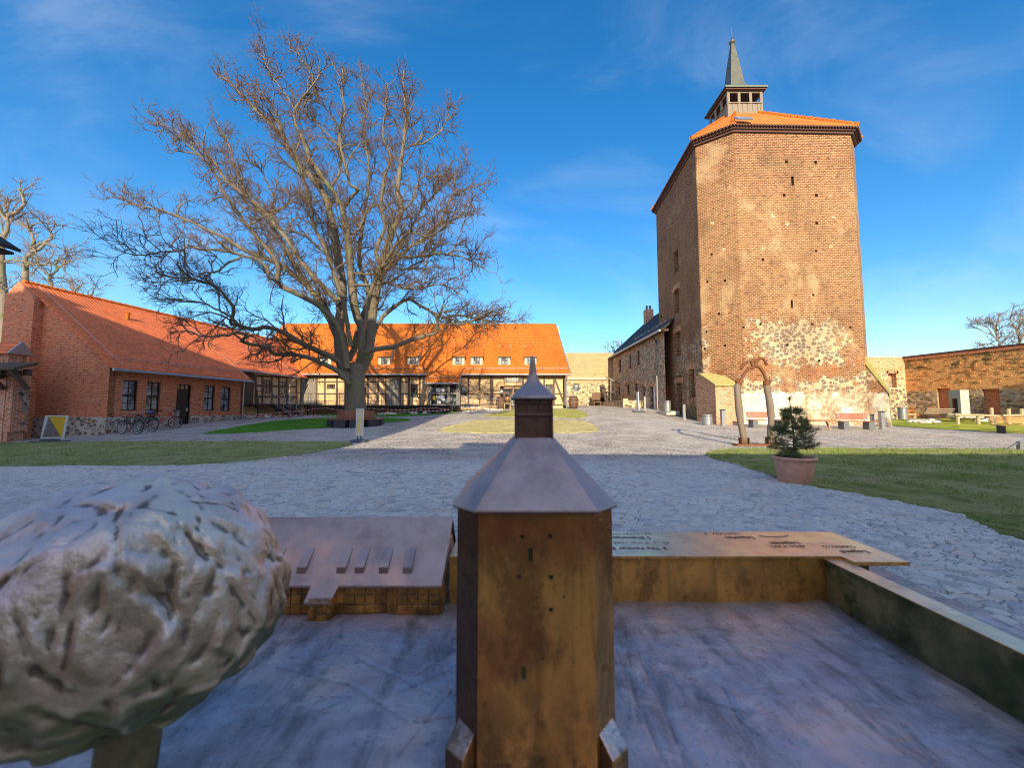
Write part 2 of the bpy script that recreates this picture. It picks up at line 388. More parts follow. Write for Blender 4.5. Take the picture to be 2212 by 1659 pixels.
n.col(n.mix(n.sm(n.noise(p_, 1.6, 3), .4, .65), (.015,.018,.022), (.16,.18,.20))); n.rough(.06); n.spec(.8); M['glass'] = n.m
n = NT('curtained_glass'); p_ = n.pos()
n.col(n.mix(n.sm(n.noise(p_, 2.2, 3), .35, .6), (.06,.075,.09), (.34,.37,.42))); n.rough(.12); n.spec(.7); M['glass_pale'] = n.m
# bark
def bark(name, c1, c2):
    n = NT(name); p = n.pos(); q = n.mapv(p, (6,6,1.3)); g = n.noise(q, 2.5, 5, .65)
    c = n.mix(g, c1, c2); c = n.mix(n.sm(n.noise(p, 1.5, 3), .5, .68), c, (.16,.17,.075))
    n.col(c); n.rough(.92); n.bump(g, .9, .03); return n.m
M['bark'] = bark('grey_bark', (.075,.058,.043), (.26,.21,.15))
M['twig'] = plain('brown_twigs', (.13,.08,.052), .85, var=.25)
M['bark_far'] = bark('pale_bark', (.14,.115,.09), (.34,.285,.21))
M['twig_far'] = plain('far_twigs', (.22,.16,.12), .85, var=.2)
# barrier tape: red and white bands along its length
n = NT('barrier_tape_print'); s_ = n.sep(n.pos())
f_ = n.math('FRACT', n.math('MULTIPLY', n.math('ADD', s_[0], n.math('MULTIPLY', s_[1], .35)), 3.0))
n.col(n.mix(n.math('GREATER_THAN', f_, .5), (.75,.72,.72), (.62,.04,.05))); n.rough(.5); M['tape'] = n.m
# grass
def grassmat(name, a, b, dry, dryamt):
    n = NT(name); p = n.pos()
    g = n.noise(n.mapv(p, (1,.6,1)), 9, 5, .7); c = n.mix(n.sm(g, .3, .7), a, b)
    c = n.mix(n.math('MULTIPLY', n.sm(n.noise(p, .8, 4, .6), .45-dryamt*.3, .62), min(1, dryamt*1.5)), c, dry)
    c = n.mix(n.math('MULTIPLY', n.sm(n.noise(n.mapv(p, (1,.7,1)), 2.4, 5, .75), .5, .66), .6), c, tuple(x*.42 for x in a)); c = n.mix(n.math('MULTIPLY', n.sm(n.noise(p, 1.1, 5, .7), .54, .7), .45), c, tuple(x*1.5 for x in b))
    c = n.mix(n.math('MULTIPLY', n.sm(n.noise(p, 30, 2, .6), .6, .75), .5), c, dry)
    n.col(c); n.rough(.95); n.spec(.1); n.bump(n.noise(p, 45, 4, .7), .9, .05); return n.m
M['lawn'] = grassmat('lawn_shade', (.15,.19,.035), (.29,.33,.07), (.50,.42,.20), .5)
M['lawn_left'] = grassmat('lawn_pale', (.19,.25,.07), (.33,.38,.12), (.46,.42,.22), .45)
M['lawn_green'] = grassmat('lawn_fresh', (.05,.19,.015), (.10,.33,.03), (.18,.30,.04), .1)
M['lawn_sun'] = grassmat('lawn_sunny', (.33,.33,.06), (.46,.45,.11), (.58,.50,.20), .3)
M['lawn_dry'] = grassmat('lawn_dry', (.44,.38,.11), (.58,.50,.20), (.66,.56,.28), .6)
M['lawn_yg'] = grassmat('lawn_far', (.34,.38,.03), (.48,.50,.07), (.52,.46,.14), .2)
M['blade'] = plain('grass_blades', (.20,.28,.05), .9, var=.5, scale=3)
# cobbles
def cobble(name, near):
    n = NT(name); p = n.pos()
    w_ = n.warp(n.mapv(p, (1,1.15,0)), 1.4, .10)
    cells = n.vor(w_, 9.0, 'F1', 1, .92); edge = n.vor(w_, 9.0, 'DISTANCE_TO_EDGE', 0, .92); sx = n.sep(cells)
    R_ = [(0,(.38,.36,.37)), (.25,(.70,.62,.54)), (.5,(.80,.72,.63)), (.7,(.88,.80,.70)), (.82,(.84,.62,.46)), (.92,(.50,.51,.57)), (1,(.95,.89,.80))]
    stone = n.ramp(sx[0], R_); mk = n.sm(edge, .03, .15); lvl = mk
    joint = n.mix(n.sm(n.noise(p, 1.1, 4), .42, .6), (.20,.175,.155), (.50,.44,.38))
    fade = None
    if near:
        at_ = n.t.nodes.new('ShaderNodeAttribute'); at_.attribute_name = 'stone'; q = n.sep(at_.outputs['Color'])
        s2 = n.ramp(q[0], R_); f2 = q[2]
        stone = n.mix(f2, stone, s2); lvl = n.math('ADD', n.math('MULTIPLY', mk, n.math('SUBTRACT', 1.0, f2)), n.math('MULTIPLY', n.sm(q[1], .25, .75), f2)); fade = f2
    stone = n.mix(n.math('MULTIPLY', n.noise(p, 60, 4, .7), .6), stone, (.46,.43,.40))
    stone = n.mix(n.math('MULTIPLY', n.sm(n.noise(p, .22, 3), .42, .62), .3), stone, (.85,.77,.66))
    c = n.mix(lvl, joint, stone)
    sand = n.sm(n.noise(n.warp(p, .5, 1.2), .16, 3, .5), .50, .60)
    c = n.mix(n.math('MULTIPLY', sand, .38), c, n.mix(n.noise(p, 40, 4, .75), (.36,.34,.32), (.92,.88,.82)))
    c = n.mix(n.math('MULTIPLY', n.sm(n.noise(n.mapv(p, (.5,1.4,0)), .5, 5, .7), .5, .7), .30), c, (.42,.39,.37))
    n.col(c); n.rough(.85); n.spec(.25)
    h = n.math('MULTIPLY', n.sm(edge, 0, .30), n.math('ADD', .6, n.math('MULTIPLY', sx[1], .7)))
    if near: h = n.math('MULTIPLY', h, n.math('SUBTRACT', 1.0, fade))
    h = n.math('ADD', h, n.math('MULTIPLY', n.noise(p, 38, 4, .7), .35)); n.bump(h, 1.0, .05); return n.m
M['cobble'] = cobble('cobblestones', False); M['cobble_near'] = cobble('cobblestones_near', True)
M['edgestone'] = plain('kerb_boulder', (.44,.40,.37), .85, var=.4, scale=7, bump=.4, bscale=30)

# bronze
def bronze(name, side, top, side2, patina, rough=.42, bstr=.35, bscale=90, metal=.75, streak=True, cav=False):
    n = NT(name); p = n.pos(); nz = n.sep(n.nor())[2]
    big = n.noise(p, 16, 4, .6); st = n.noise(n.mapv(p, (1,1,.16)), 34, 4, .6, 0, .8)
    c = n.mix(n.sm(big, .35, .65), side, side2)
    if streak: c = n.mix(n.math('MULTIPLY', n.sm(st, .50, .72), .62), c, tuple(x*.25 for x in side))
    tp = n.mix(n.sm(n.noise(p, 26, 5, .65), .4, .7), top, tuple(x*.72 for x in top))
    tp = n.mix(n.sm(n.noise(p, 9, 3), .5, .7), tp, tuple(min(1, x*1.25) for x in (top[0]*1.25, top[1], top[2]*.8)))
    c = n.mix(n.sm(nz, .25, .75), c, tp)  # upward faces recoloured: the sky's reflection is put into the colour
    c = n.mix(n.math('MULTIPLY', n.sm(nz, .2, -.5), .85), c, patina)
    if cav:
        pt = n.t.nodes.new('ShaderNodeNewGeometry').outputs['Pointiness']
        c = n.mix(n.math('MULTIPLY', n.sm(pt, .496, .470), .8), c, (.09,.06,.035))  # hollows darkened: crease shade is put into the colour
        c = n.mix(n.math('MULTIPLY', n.sm(pt, .52, .56), .35), c, (1.0,.84,.68))  # ridges paled: a highlight put into the colour
    if name == 'bronze_ground':
        q = n.mapv(p, (1,.32,1)); s1 = n.noise(n.warp(q, 6, .05), 30, 5, .7); s3 = n.noise(n.mapv(p, (.4,1,1)), 42, 5, .75)
        c = n.mix(n.math('MULTIPLY', n.sm(s1, .46, .66), .75), c, (.24,.20,.20)); c = n.mix(n.math('MULTIPLY', n.sm(s3, .5, .7), .55), c, (.95,.78,.70))
        c = n.mix(n.math('MULTIPLY', n.sm(n.noise(p, 120, 3, .7), .56, .72), .5), c, (.16,.13,.14))
        pt2 = n.t.nodes.new('ShaderNodeNewGeometry').outputs['Pointiness']; c = n.mix(n.math('MULTIPLY', n.sm(pt2, .497, .46), .4), c, (.12,.09,.09)); yy = n.sep(p)[1]; c = n.mix(n.math('MULTIPLY', n.sm(yy, .51, .55), .6), c, (.20,.17,.11))  # grooves darkened by pointiness: their shade is put into the colour
    if name == 'bronze_dark':
        g1_ = n.noise(n.mapv(p, (1,1,1)), 17, 5, .7); c = n.mix(n.sm(g1_, .42, .66), c, (.34,.25,.10)); c = n.mix(n.math('MULTIPLY', n.sm(n.noise(p, 30, 5, .8), .42, .7), .7), c, (.06,.11,.02))
    if name in ('bronze_tower', 'bronze_wall'):
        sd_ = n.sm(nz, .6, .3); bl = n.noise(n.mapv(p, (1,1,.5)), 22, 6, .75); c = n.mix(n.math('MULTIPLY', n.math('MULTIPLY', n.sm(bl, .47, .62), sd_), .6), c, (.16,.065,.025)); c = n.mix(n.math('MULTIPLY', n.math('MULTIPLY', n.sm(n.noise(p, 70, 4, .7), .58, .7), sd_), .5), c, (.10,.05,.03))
    if name == 'bronze_tower':
        gr = n.math('MULTIPLY', n.sm(n.sep(p)[2], E-.18, E-.27), n.sm(n.noise(p, 45, 4, .7), .4, .6)); c = n.mix(n.math('MULTIPLY', gr, .75), c, (.10,.085,.03))
        rd = n.sm(n.sep(p)[2], E-.13, E-.085); c = n.mix(n.math('MULTIPLY', rd, .5), c, (.45,.11,.035))
        c = n.mix(n.math('MULTIPLY', n.sm(n.sep(n.nor())[0], -.4, -.65), .8), c, (.07,.045,.04))  # left-facing sides darkened: shade painted by normal direction
    n.col(c); n.rough(n.math('ADD', rough-.08, n.math('MULTIPLY', n.noise(p, 40, 3), .25)))
    n.b.inputs['Metallic'].default_value = metal
    n.bump(n.math('ADD', n.noise(p, bscale, 4, .65), n.math('MULTIPLY', n.noise(p, bscale*5, 2), .3)), bstr, .004)
    return n.m
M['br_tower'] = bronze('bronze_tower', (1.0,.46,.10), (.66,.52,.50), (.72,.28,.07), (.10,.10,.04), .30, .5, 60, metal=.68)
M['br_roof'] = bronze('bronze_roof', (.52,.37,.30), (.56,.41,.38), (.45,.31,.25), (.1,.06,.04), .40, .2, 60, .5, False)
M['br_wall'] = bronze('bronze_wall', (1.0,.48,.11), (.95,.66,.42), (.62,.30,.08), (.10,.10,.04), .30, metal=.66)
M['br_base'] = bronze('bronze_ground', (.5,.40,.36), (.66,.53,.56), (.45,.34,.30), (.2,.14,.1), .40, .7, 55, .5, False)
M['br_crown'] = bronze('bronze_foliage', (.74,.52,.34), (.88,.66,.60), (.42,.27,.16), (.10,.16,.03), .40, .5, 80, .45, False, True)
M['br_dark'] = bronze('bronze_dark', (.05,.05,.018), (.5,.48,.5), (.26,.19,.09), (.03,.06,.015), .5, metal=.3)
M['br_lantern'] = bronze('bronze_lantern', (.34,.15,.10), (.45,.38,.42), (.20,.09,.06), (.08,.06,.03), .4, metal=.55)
M['br_text'] = plain('bronze_lettering', (.30,.19,.15), .4, .7, .2, 30)
M['plinth'] = plain('plinth_stone', (.35,.34,.33), .8, var=.2, bump=.2)

# ------------------------------------------------------------------ wall with openings
def hole(P, n_, t, O, u0, v0, u1, v1):
    uc = (u0+u1)/2; vc = (v0+v1)/2
    a0 = (onplane(u0, vc, P, n_)-Vector(O)).dot(Vector(t)); a1 = (onplane(u1, vc, P, n_)-Vector(O)).dot(Vector(t))
    if a0 > a1: a0, a1 = a1, a0
    return (a0, a1, onplane(uc, v1, P, n_).z, onplane(uc, v0, P, n_).z)
def wall(mb, O, t, n_, L, z0, z1, holes=(), depth=.25, back=None):
    O = Vector((O[0], O[1], 0)); t = Vector(t); n_ = Vector(n_)
    xs = sorted({0, L} | {h[0] for h in holes} | {h[1] for h in holes})
    zs = sorted({z0, z1} | {h[2] for h in holes} | {h[3] for h in holes})
    def q(pts):
        nn = (pts[1]-pts[0]).cross(pts[2]-pts[0]); return nn
    def quad(pts, want):
        pts = [Vector(p) for p in pts]
        if q(pts).dot(want) < 0: pts.reverse()
        mb.add(pts, [(0,1,2,3)])
    def P(a, z, d=0): return O+t*a-n_*d+Vector((0,0,z))
    for i in range(len(xs)-1):
        for j in range(len(zs)-1):
            ca, cz = (xs[i]+xs[i+1])/2, (zs[j]+zs[j+1])/2
            if any(h[0] < ca < h[1] and h[2] < cz < h[3] for h in holes): continue
            quad([P(xs[i],zs[j]), P(xs[i+1],zs[j]), P(xs[i+1],zs[j+1]), P(xs[i],zs[j+1])], n_)
    for h in holes:
        a0, a1, b0, b1 = h[:4]; d = h[4] if len(h) > 4 else depth
        quad([P(a0,b0), P(a0,b1), P(a0,b1,d), P(a0,b0,d)], t)
        quad([P(a1,b0), P(a1,b1), P(a1,b1,d), P(a1,b0,d)], -t)
        quad([P(a0,b0), P(a1,b0), P(a1,b0,d), P(a0,b0,d)], Vector((0,0,1)))
        quad([P(a0,b1), P(a1,b1), P(a1,b1,d), P(a0,b1,d)], Vector((0,0,-1)))
def panel(mb, O, t, n_, a0, a1, z0, z1, d0, d1):   # box on a wall plane, from depth d0 (behind) to d1
    O = Vector((O[0], O[1], 0)); t = Vector(t); n_ = Vector(n_)
    mb.obox(O+t*a0-n_*d0+Vector((0,0,z0)), t*(a1-a0), n_*(d0-d1), Vector((0,0,z1-z0)))
def window(par, O, t, n_, h, depth, cols, rows, fm, gm, fw=.07, mw=.035, split=None):
    a0, a1, z0, z1 = h[:4]; m = MB(); d = depth
    panel(m, O, t, n_, a0, a0+fw, z0, z1, d, d-.07); panel(m, O, t, n_, a1-fw, a1, z0, z1, d, d-.07)
    panel(m, O, t, n_, a0+fw, a1-fw, z0, z0+fw, d, d-.07); panel(m, O, t, n_, a0+fw, a1-fw, z1-fw, z1, d, d-.07)
    for c in range(1, cols):
        x = a0+(a1-a0)*c/cols; panel(m, O, t, n_, x-mw/2, x+mw/2, z0+fw, z1-fw, d-.004, d-.055)
    for r in range(1, rows):
        z = z0+(z1-z0)*r/rows; w = mw
        if split is not None and r == split: w = .10
        panel(m, O, t, n_, a0+fw, a1-fw, z-w/2, z+w/2, d-.006, d-.05 if w == mw else d-.075)
    f = m.build('window', fm, par)
    g = MB(); panel(g, O, t, n_, a0+fw*.5, a1-fw*.5, z0+fw*.5, z1-fw*.5, d+.0, d-.02); p = g.build('pane', gm, par)
    if par is not None:
        p.parent = f; p.location = (0,0,0); f['_loc'] = par['_loc']
    return f
def under(ob, parent):                     # make ob (built at the same origin) a sub-part
    ob.parent = parent; return ob

# ================================================================== SETTING
gx = np.unique(np.r_[-400, -250, -150, -90, -60, np.arange(-45, 60.1, .6), 80, 120, 200, 350, 500])
gy = np.unique(np.r_[-300, -150, -80, -45, np.arange(-20, 70.1, .6), 90, 130, 200, 350, 600, 900])
GXX, GYY = np.meshgrid(gx, gy); ZZ = gh(GXX, GYY)
me = bpy.data.meshes.new('ground'); nx = len(gx); ny = len(gy)
vv = np.stack([GXX, GYY, ZZ], -1).reshape(-1, 3)
idx = np.arange(nx*ny).reshape(ny, nx)
fc = np.stack([idx[:-1,:-1], idx[:-1,1:], idx[1:,1:], idx[1:,:-1]], -1).reshape(-1, 4)
me.from_pydata(vv.tolist(), [], fc.tolist()); me.materials.append(M['cobble']); me.shade_smooth()
o = bpy.data.objects.new('ground', me); COL.objects.link(o); o['kind'] = 'structure'

def smooth_poly(pts, n=8, jit=.06):
    out = []; N_ = len(pts)
    for i in range(N_):
        p0, p1, p2, p3 = [pts[(i+k) % N_] for k in (-1, 0, 1, 2)]
        for j in range(n):
            s = j/n
            x = .5*((2*p1[0])+(-p0[0]+p2[0])*s+(2*p0[0]-5*p1[0]+4*p2[0]-p3[0])*s*s+(-p0[0]+3*p1[0]-3*p2[0]+p3[0])*s**3)
            y = .5*((2*p1[1])+(-p0[1]+p2[1])*s+(2*p0[1]-5*p1[1]+4*p2[1]-p3[1])*s*s+(-p0[1]+3*p1[1]-3*p2[1]+p3[1])*s**3)
            out.append((x+random.uniform(-jit, jit), y+random.uniform(-jit, jit)))
    return out
def lawn(name, poly, mat, label, lift=.008, hump=0, cell=.6):
    bm = bmesh.new(); vs = [bm.verts.new((x, y, 0)) for x, y in poly]; bm.faces.new(vs)
    bmesh.ops.triangulate(bm, faces=bm.faces[:])
    xs = [p[0] for p in poly]; ys = [p[1] for p in poly]
    for k in np.arange(math.floor(min(xs)/.6)*.6, max(xs), .6):
        bmesh.ops.bisect_plane(bm, geom=bm.verts[:]+bm.edges[:]+bm.faces[:], plane_co=(k,0,0), plane_no=(1,0,0))
    for k in np.arange(math.floor(min(ys)/.6)*.6, max(ys), .6):
        bmesh.ops.bisect_plane(bm, geom=bm.verts[:]+bm.edges[:]+bm.faces[:], plane_co=(0,k,0), plane_no=(0,1,0))
    co = np.array([v.co[:] for v in bm.verts]); zz = gh(co[:, 0], co[:, 1])
    for v, z in zip(bm.verts, zz): v.co.z = z+lift+(.0 if v.is_boundary else .03)
    bmesh.ops.recalc_face_normals(bm, faces=bm.faces[:])
    if sum(f.normal.z for f in bm.faces) < 0: bmesh.ops.reverse_faces(bm, faces=bm.faces[:])
    me = bpy.data.meshes.new(name); bm.to_mesh(me); bm.free(); me.materials.append(mat)
    o = bpy.data.objects.new(name, me); COL.objects.link(o); o['kind'] = 'structure'; o['label'] = label
    return o
LP = {}
def lawn_px(name, px, mat, label, extra=(), **k):
    pts = [tuple(gpt(u, v)[:2]) for u, v in px]+list(extra)
    poly = smooth_poly(pts, 16, .05); LP[name] = LP.get(name, [])+[poly]
    return lawn(name, poly, mat, label, **k)
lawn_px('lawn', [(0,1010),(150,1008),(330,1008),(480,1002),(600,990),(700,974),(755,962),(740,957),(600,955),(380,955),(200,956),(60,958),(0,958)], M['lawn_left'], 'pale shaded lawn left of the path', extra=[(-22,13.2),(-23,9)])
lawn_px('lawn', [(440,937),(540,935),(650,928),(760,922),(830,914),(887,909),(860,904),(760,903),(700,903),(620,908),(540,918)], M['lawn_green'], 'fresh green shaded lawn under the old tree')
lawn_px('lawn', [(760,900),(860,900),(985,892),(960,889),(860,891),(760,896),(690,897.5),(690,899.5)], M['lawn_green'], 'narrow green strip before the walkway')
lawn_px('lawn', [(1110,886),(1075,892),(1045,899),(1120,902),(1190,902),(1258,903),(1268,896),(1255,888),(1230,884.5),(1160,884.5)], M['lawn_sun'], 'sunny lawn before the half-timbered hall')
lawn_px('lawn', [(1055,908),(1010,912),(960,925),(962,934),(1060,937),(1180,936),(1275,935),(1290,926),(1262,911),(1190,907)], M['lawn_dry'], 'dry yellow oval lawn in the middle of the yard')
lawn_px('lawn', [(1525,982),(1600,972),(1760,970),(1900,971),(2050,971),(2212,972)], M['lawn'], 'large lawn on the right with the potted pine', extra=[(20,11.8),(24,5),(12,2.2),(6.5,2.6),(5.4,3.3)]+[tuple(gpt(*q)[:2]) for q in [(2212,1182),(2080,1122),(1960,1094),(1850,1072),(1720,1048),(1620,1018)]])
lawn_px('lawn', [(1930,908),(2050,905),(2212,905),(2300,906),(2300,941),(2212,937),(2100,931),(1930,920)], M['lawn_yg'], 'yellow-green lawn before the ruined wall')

# grass blades on the two near lawns
def inside(px, py, poly):
    x = np.asarray(px); y = np.asarray(py); c = np.zeros(len(x), bool); P = poly
    for i in range(len(P)):
        x0, y0 = P[i]; x1, y1 = P[i-1]
        if abs(y1-y0) < 1e-9: continue
        c ^= ((y0 > y) != (y1 > y)) & (x < (x1-x0)*(y-y0)/(y1-y0)+x0)
    return c
def blades(poly, dens, hmin, hmax, width, mat, label, fade):
    xs = [p[0] for p in poly]; ys = [p[1] for p in poly]
    A = (max(xs)-min(xs))*(max(ys)-min(ys)); N_ = int(A*dens)
    x = rng.uniform(min(xs), max(xs), N_); y = rng.uniform(min(ys), max(ys), N_)
    d = np.hypot(x, y); keep = inside(x+rng.normal(size=N_)*.06, y+rng.normal(size=N_)*.06, poly) & (rng.random(N_) < np.clip((fade/d)**2, 0, 1)) & (np.abs(x) < 1.6*y+2)
    x = x[keep]; y = y[keep]; d = d[keep]; N_ = len(x); z = gh(x, y)+.015
    a = rng.uniform(0, 2*np.pi, N_); cl = np.array([noise.noise(Vector((a_*1.3, b_*1.3, 0)))+.5*noise.noise(Vector((a_*4, b_*4, 3))) for a_, b_ in zip(x, y)]); hh = rng.uniform(hmin, hmax, N_)*np.clip(d/8, 1, 1.8)*np.clip(1+cl*1.2, .35, 2.2); w = width*np.clip(d/5, 1, 3.0)
    lean = rng.uniform(.2, .9, N_)*hh; b = rng.uniform(0, 2*np.pi, N_)
    v0 = np.stack([x-np.cos(a)*w/2, y-np.sin(a)*w/2, z], -1); v1 = np.stack([x+np.cos(a)*w/2, y+np.sin(a)*w/2, z], -1)
    v2 = np.stack([x+np.cos(b)*lean, y+np.sin(b)*lean, z+hh], -1)
    V = np.stack([v0, v1, v2], 1).reshape(-1, 3)
    me = bpy.data.meshes.new('grass'); me.vertices.add(len(V)); me.vertices.foreach_set('co', V.ravel())
    me.loops.add(len(V)); me.loops.foreach_set('vertex_index', np.arange(len(V)))
    me.polygons.add(N_); me.polygons.foreach_set('loop_start', np.arange(0, 3*N_, 3)); me.polygons.foreach_set('loop_total', np.full(N_, 3))
    me.update(calc_edges=True); me.materials.append(mat)
    o = bpy.data.objects.new('grass', me); COL.objects.link(o); tag(o, label, 'grass', kind='stuff'); return o
# the nearest paving with every cobble modelled
def near_paving():
    ky = 1.9*1.0048**np.arange(372); kx = np.linspace(-1.46, 1.46, 640); Yg, Kg = np.meshgrid(ky, kx, indexing='ij'); Xg = Kg*Yg
    a, b = .125, .098
    xw = Xg+.05*np.sin(Yg*2.1)+.03*np.sin(Yg*5.3+Xg); yw = Yg+.05*np.sin(Xg*1.7)+.02*np.sin(Xg*6+1)
    j0 = np.floor(yw/b).astype(int); F1 = np.full(Xg.shape, 9.); F2 = F1.copy(); ID = np.zeros(Xg.shape); OX = F1*0; OY = F1*0
    def hsh(i, j, k): v = np.sin(i*127.1+j*311.7+k*74.7)*43758.5453; return v-np.floor(v)
    for dj in (-1,0,1):
        jj = j0+dj; off = (jj % 2)*.5; i0 = np.floor(xw/a-off).astype(int)
        for di in (-1,0,1):
            ii = i0+di; cx = (ii+off+.5+(hsh(ii,jj,1)-.5)*.62)*a; cy = (jj+.5+(hsh(ii,jj,2)-.5)*.5)*b
            d = np.sqrt(((xw-cx)/1.15)**2+(yw-cy)**2)*(.9+.25*hsh(ii,jj,5)); m_ = d < F1
            F2 = np.where(m_, F1, np.minimum(F2, d)); OX = np.where(m_, xw-cx, OX); OY = np.where(m_, yw-cy, OY); ID = np.where(m_, hsh(ii,jj,3), ID); F1 = np.where(m_, d, F1)
    e = F2-F1; lev = 1-np.exp(-np.maximum(e, 0)/.011); fade = np.clip((10.6-Yg)/2.5, 0, 1)
    h = lev*(.011+.009*(np.sin(ID*91.7)*.5+.5))+lev*(OX*np.sin(ID*50)*.06+OY*np.cos(ID*37)*.07)+rng.normal(size=Xg.shape)*.0007
    outl = np.ones(Xg.shape, bool)
    for k in (0, 5): outl &= ~inside(Xg.ravel(), Yg.ravel(), LP['lawn'][k]).reshape(Xg.shape)
    Z = gh(Xg, Yg)+np.where(outl, .006+h*fade, -.03)-np.clip((Yg-10.6)/.6, 0, 1)*.03
    V = np.stack([Xg, Yg, Z], -1).reshape(-1, 3); ny_, nx_ = Xg.shape; idx = np.arange(ny_*nx_).reshape(ny_, nx_)
    F = np.stack([idx[:-1,:-1], idx[:-1,1:], idx[1:,1:], idx[1:,:-1]], -1).reshape(-1, 4)
    me = bpy.data.meshes.new('paving'); me.vertices.add(len(V)); me.vertices.foreach_set('co', V.astype(np.float32).ravel())
    me.loops.add(len(F)*4); me.loops.foreach_set('vertex_index', F.astype(np.int32).ravel()); me.polygons.add(len(F))
    me.polygons.foreach_set('loop_start', np.arange(0, 4*len(F), 4)); me.polygons.foreach_set('loop_total', np.full(len(F), 4)); me.polygons.foreach_set('use_smooth', np.full(len(F), True)); me.update(calc_edges=True)
    at_ = me.color_attributes.new('stone', 'FLOAT_COLOR', 'POINT'); at_.data.foreach_set('color', np.stack([ID, lev, fade, np.ones_like(ID)], -1).astype(np.float32).ravel())
    me.materials.append(M['cobble_near']); o = bpy.data.objects.new('paving', me); COL.objects.link(o); o['kind'] = 'structure'; o['label'] = 'grey cobblestone paving nearest the bronze model'
near_paving()
blades(LP['lawn'][5], 2600, .02, .055, .006, M['blade'], 'short green grass on the large right lawn', 4.5)
M['blade_pale'] = plain('pale_blades', (.27,.34,.10), .9, var=.4, scale=3)
blades(LP['lawn'][0], 1200, .02, .05, .007, M['blade_pale'], 'short pale grass on the left lawn', 6)

# kerb boulders along the near lawn edges: each one a stone
def rockmesh(seed, mat, nm='fieldstone'):
    bm = bmesh.new(); bmesh.ops.create_icosphere(bm, subdivisions=3, radius=.5)
    for v in bm.verts:
        p = v.co.copy(); v.co *= .85+.35*noise.noise(p*1.7+Vector((seed*7.3, seed, 0)))+.08*noise.noise(p*5+Vector((seed, 3, 1)))
    me = bpy.data.meshes.new(nm); bm.to_mesh(me); bm.free(); me.materials.append(mat); me.shade_smooth(); return me
ROCK = [rockmesh(i, M['stone']) for i in range(4)]; PROCK = [rockmesh(i+5, M['palestone']) for i in range(4)]; KROCK = [rockmesh(i+11, M['edgestone'], 'kerb_stone') for i in range(4)]
def rock(me, loc, s, rz, name, label, group):
    o = bpy.data.objects.new(name, me); COL.objects.link(o); o.location = loc; o.scale = s; o.rotation_euler = (0,0,rz)
    return tag(o, label, 'stone', group)
edge = [gpt(*q) for q in [(2212,1186),(2130,1148),(2060,1120),(1990,1103),(1930,1090),(1850,1074),(1780,1060),(1720,1048),(1670,1034),(1620,1018),(1570,1000),(1530,985)]]
for i in range(len(edge)-1):
    L = (edge[i+1]-edge[i]).length; k = max(1, int(L/.19))
    for j in range(k):
        q = edge[i].lerp(edge[i+1], j/k); s = random.uniform(.14, .24)
        rock(KROCK[(i*3+j) % 4], G(q.x+random.uniform(-.04,.04), q.y+random.uniform(-.04,.04), .0), (s*1.25, s, s*.35), math.atan2(edge[i+1].y-edge[i].y, edge[i+1].x-edge[i].x)+random.uniform(-.3,.3), 'kerb_stone', 'rounded grey stone edging the large right lawn', 'edging stones of the right lawn')

# ================================================================== LEFT BRICK OUTBUILDING
A = Vector((-20.9, 19.9, 0)); t1 = Vector((.158, .987, 0)).normalized(); nF = Vector((t1.y, -t1.x, 0)); g1 = -nF; nG = -t1
KR = .76; ZW = 3.8
def rz_(w): return ZW+KR*w
def rp(a, w, dz=0): return A+t1*a+g1*w+Vector((0,0,rz_(w)+dz))
LB = thing('brick_outbuilding', 'low red brick building with long tiled roof and dark windows beside the bicycles', 'building', tuple(A))
H = [hole(A, nF, t1, A, *q) for q in [(264,821.6,297,887),(316,825.4,346,887.3),(380.4,830.6,411.4,919),(441.3,833.6,463.6,887.3),(476.8,836.5,497.7,888.3)]]
LL = 8.25; SZ = .89
m = MB(); wall(m, A, t1, nF, LL, SZ, ZW-.12, [(h[0], h[1], max(h[2], SZ), h[3]) for h in H], .22)
# gable with the slope of the roof
W = 6.7
def gp(w, z): return Vector((A.x, A.y, 0))+g1*w+Vector((0,0,z))
poly = [gp(0,SZ), gp(W,SZ), gp(W, rz_(5.87)-.55), gp(5.87, rz_(5.87)-.1), gp(0, ZW-.1)]
m.prism(poly, t1*.3)
m.obox(gp(0,-.6)+t1*LL, g1*W, -t1*.25, Vector((0,0,4.4)))      # far end wall
m.build('wall', M['brick_red'], LB)
m = MB()
a0, a1 = H[2][0], H[2][1]
panel(m, A, t1, nF, 0, a0, -.8, SZ, .3, -.05); panel(m, A, t1, nF, a1, LL, -.8, SZ, .3, -.05)
m.obox(gp(-.05,-1.2)-t1*.06, g1*(W+.05), t1*.1, Vector((0,0,SZ+1.2)))
m.build('socle', M['rubble'], LB)
M['soldier'] = masonry('soldier_course', .08, .25, (.52,.14,.06), (.68,.21,.09), (.5,.3,.2), .011, stain=.1)
for i, h in enumerate(H):
    m = MB(); panel(m, A, t1, nF, h[0]-.1, h[1]+.1, h[3]+.0, h[3]+.24, .05, -.012); m.build('lintel', M['soldier'], LB); m = MB()
    if i != 2: panel(m, A, t1, nF, h[0]-.04, h[1]+.04, h[2]-.10, h[2]-.003, .1, -.03); m.build('sill', M['brick_red'], LB)
for i, h in enumerate(H):
    if i == 2: continue
    window(LB, A, t1, nF, h, .16, 2, 4, M['black'], M['glass_pale'], .06, .03, 2)
h = H[2]; zt = h[2]+2.1; m = MB()
panel(m, A, t1, nF, h[0]+.04, h[1]-.04, h[2]+.02, zt, .2, .12); panel(m, A, t1, nF, h[0], h[0]+.04, h[2], h[3], .2, .08); panel(m, A, t1, nF, h[1]-.04, h[1], h[2], h[3], .2, .08)
panel(m, A, t1, nF, h[0]+.04, h[1]-.04, zt, zt+.07, .2, .09)
dr = m.build('door', M['black'], LB); dr['_loc'] = tuple(A)
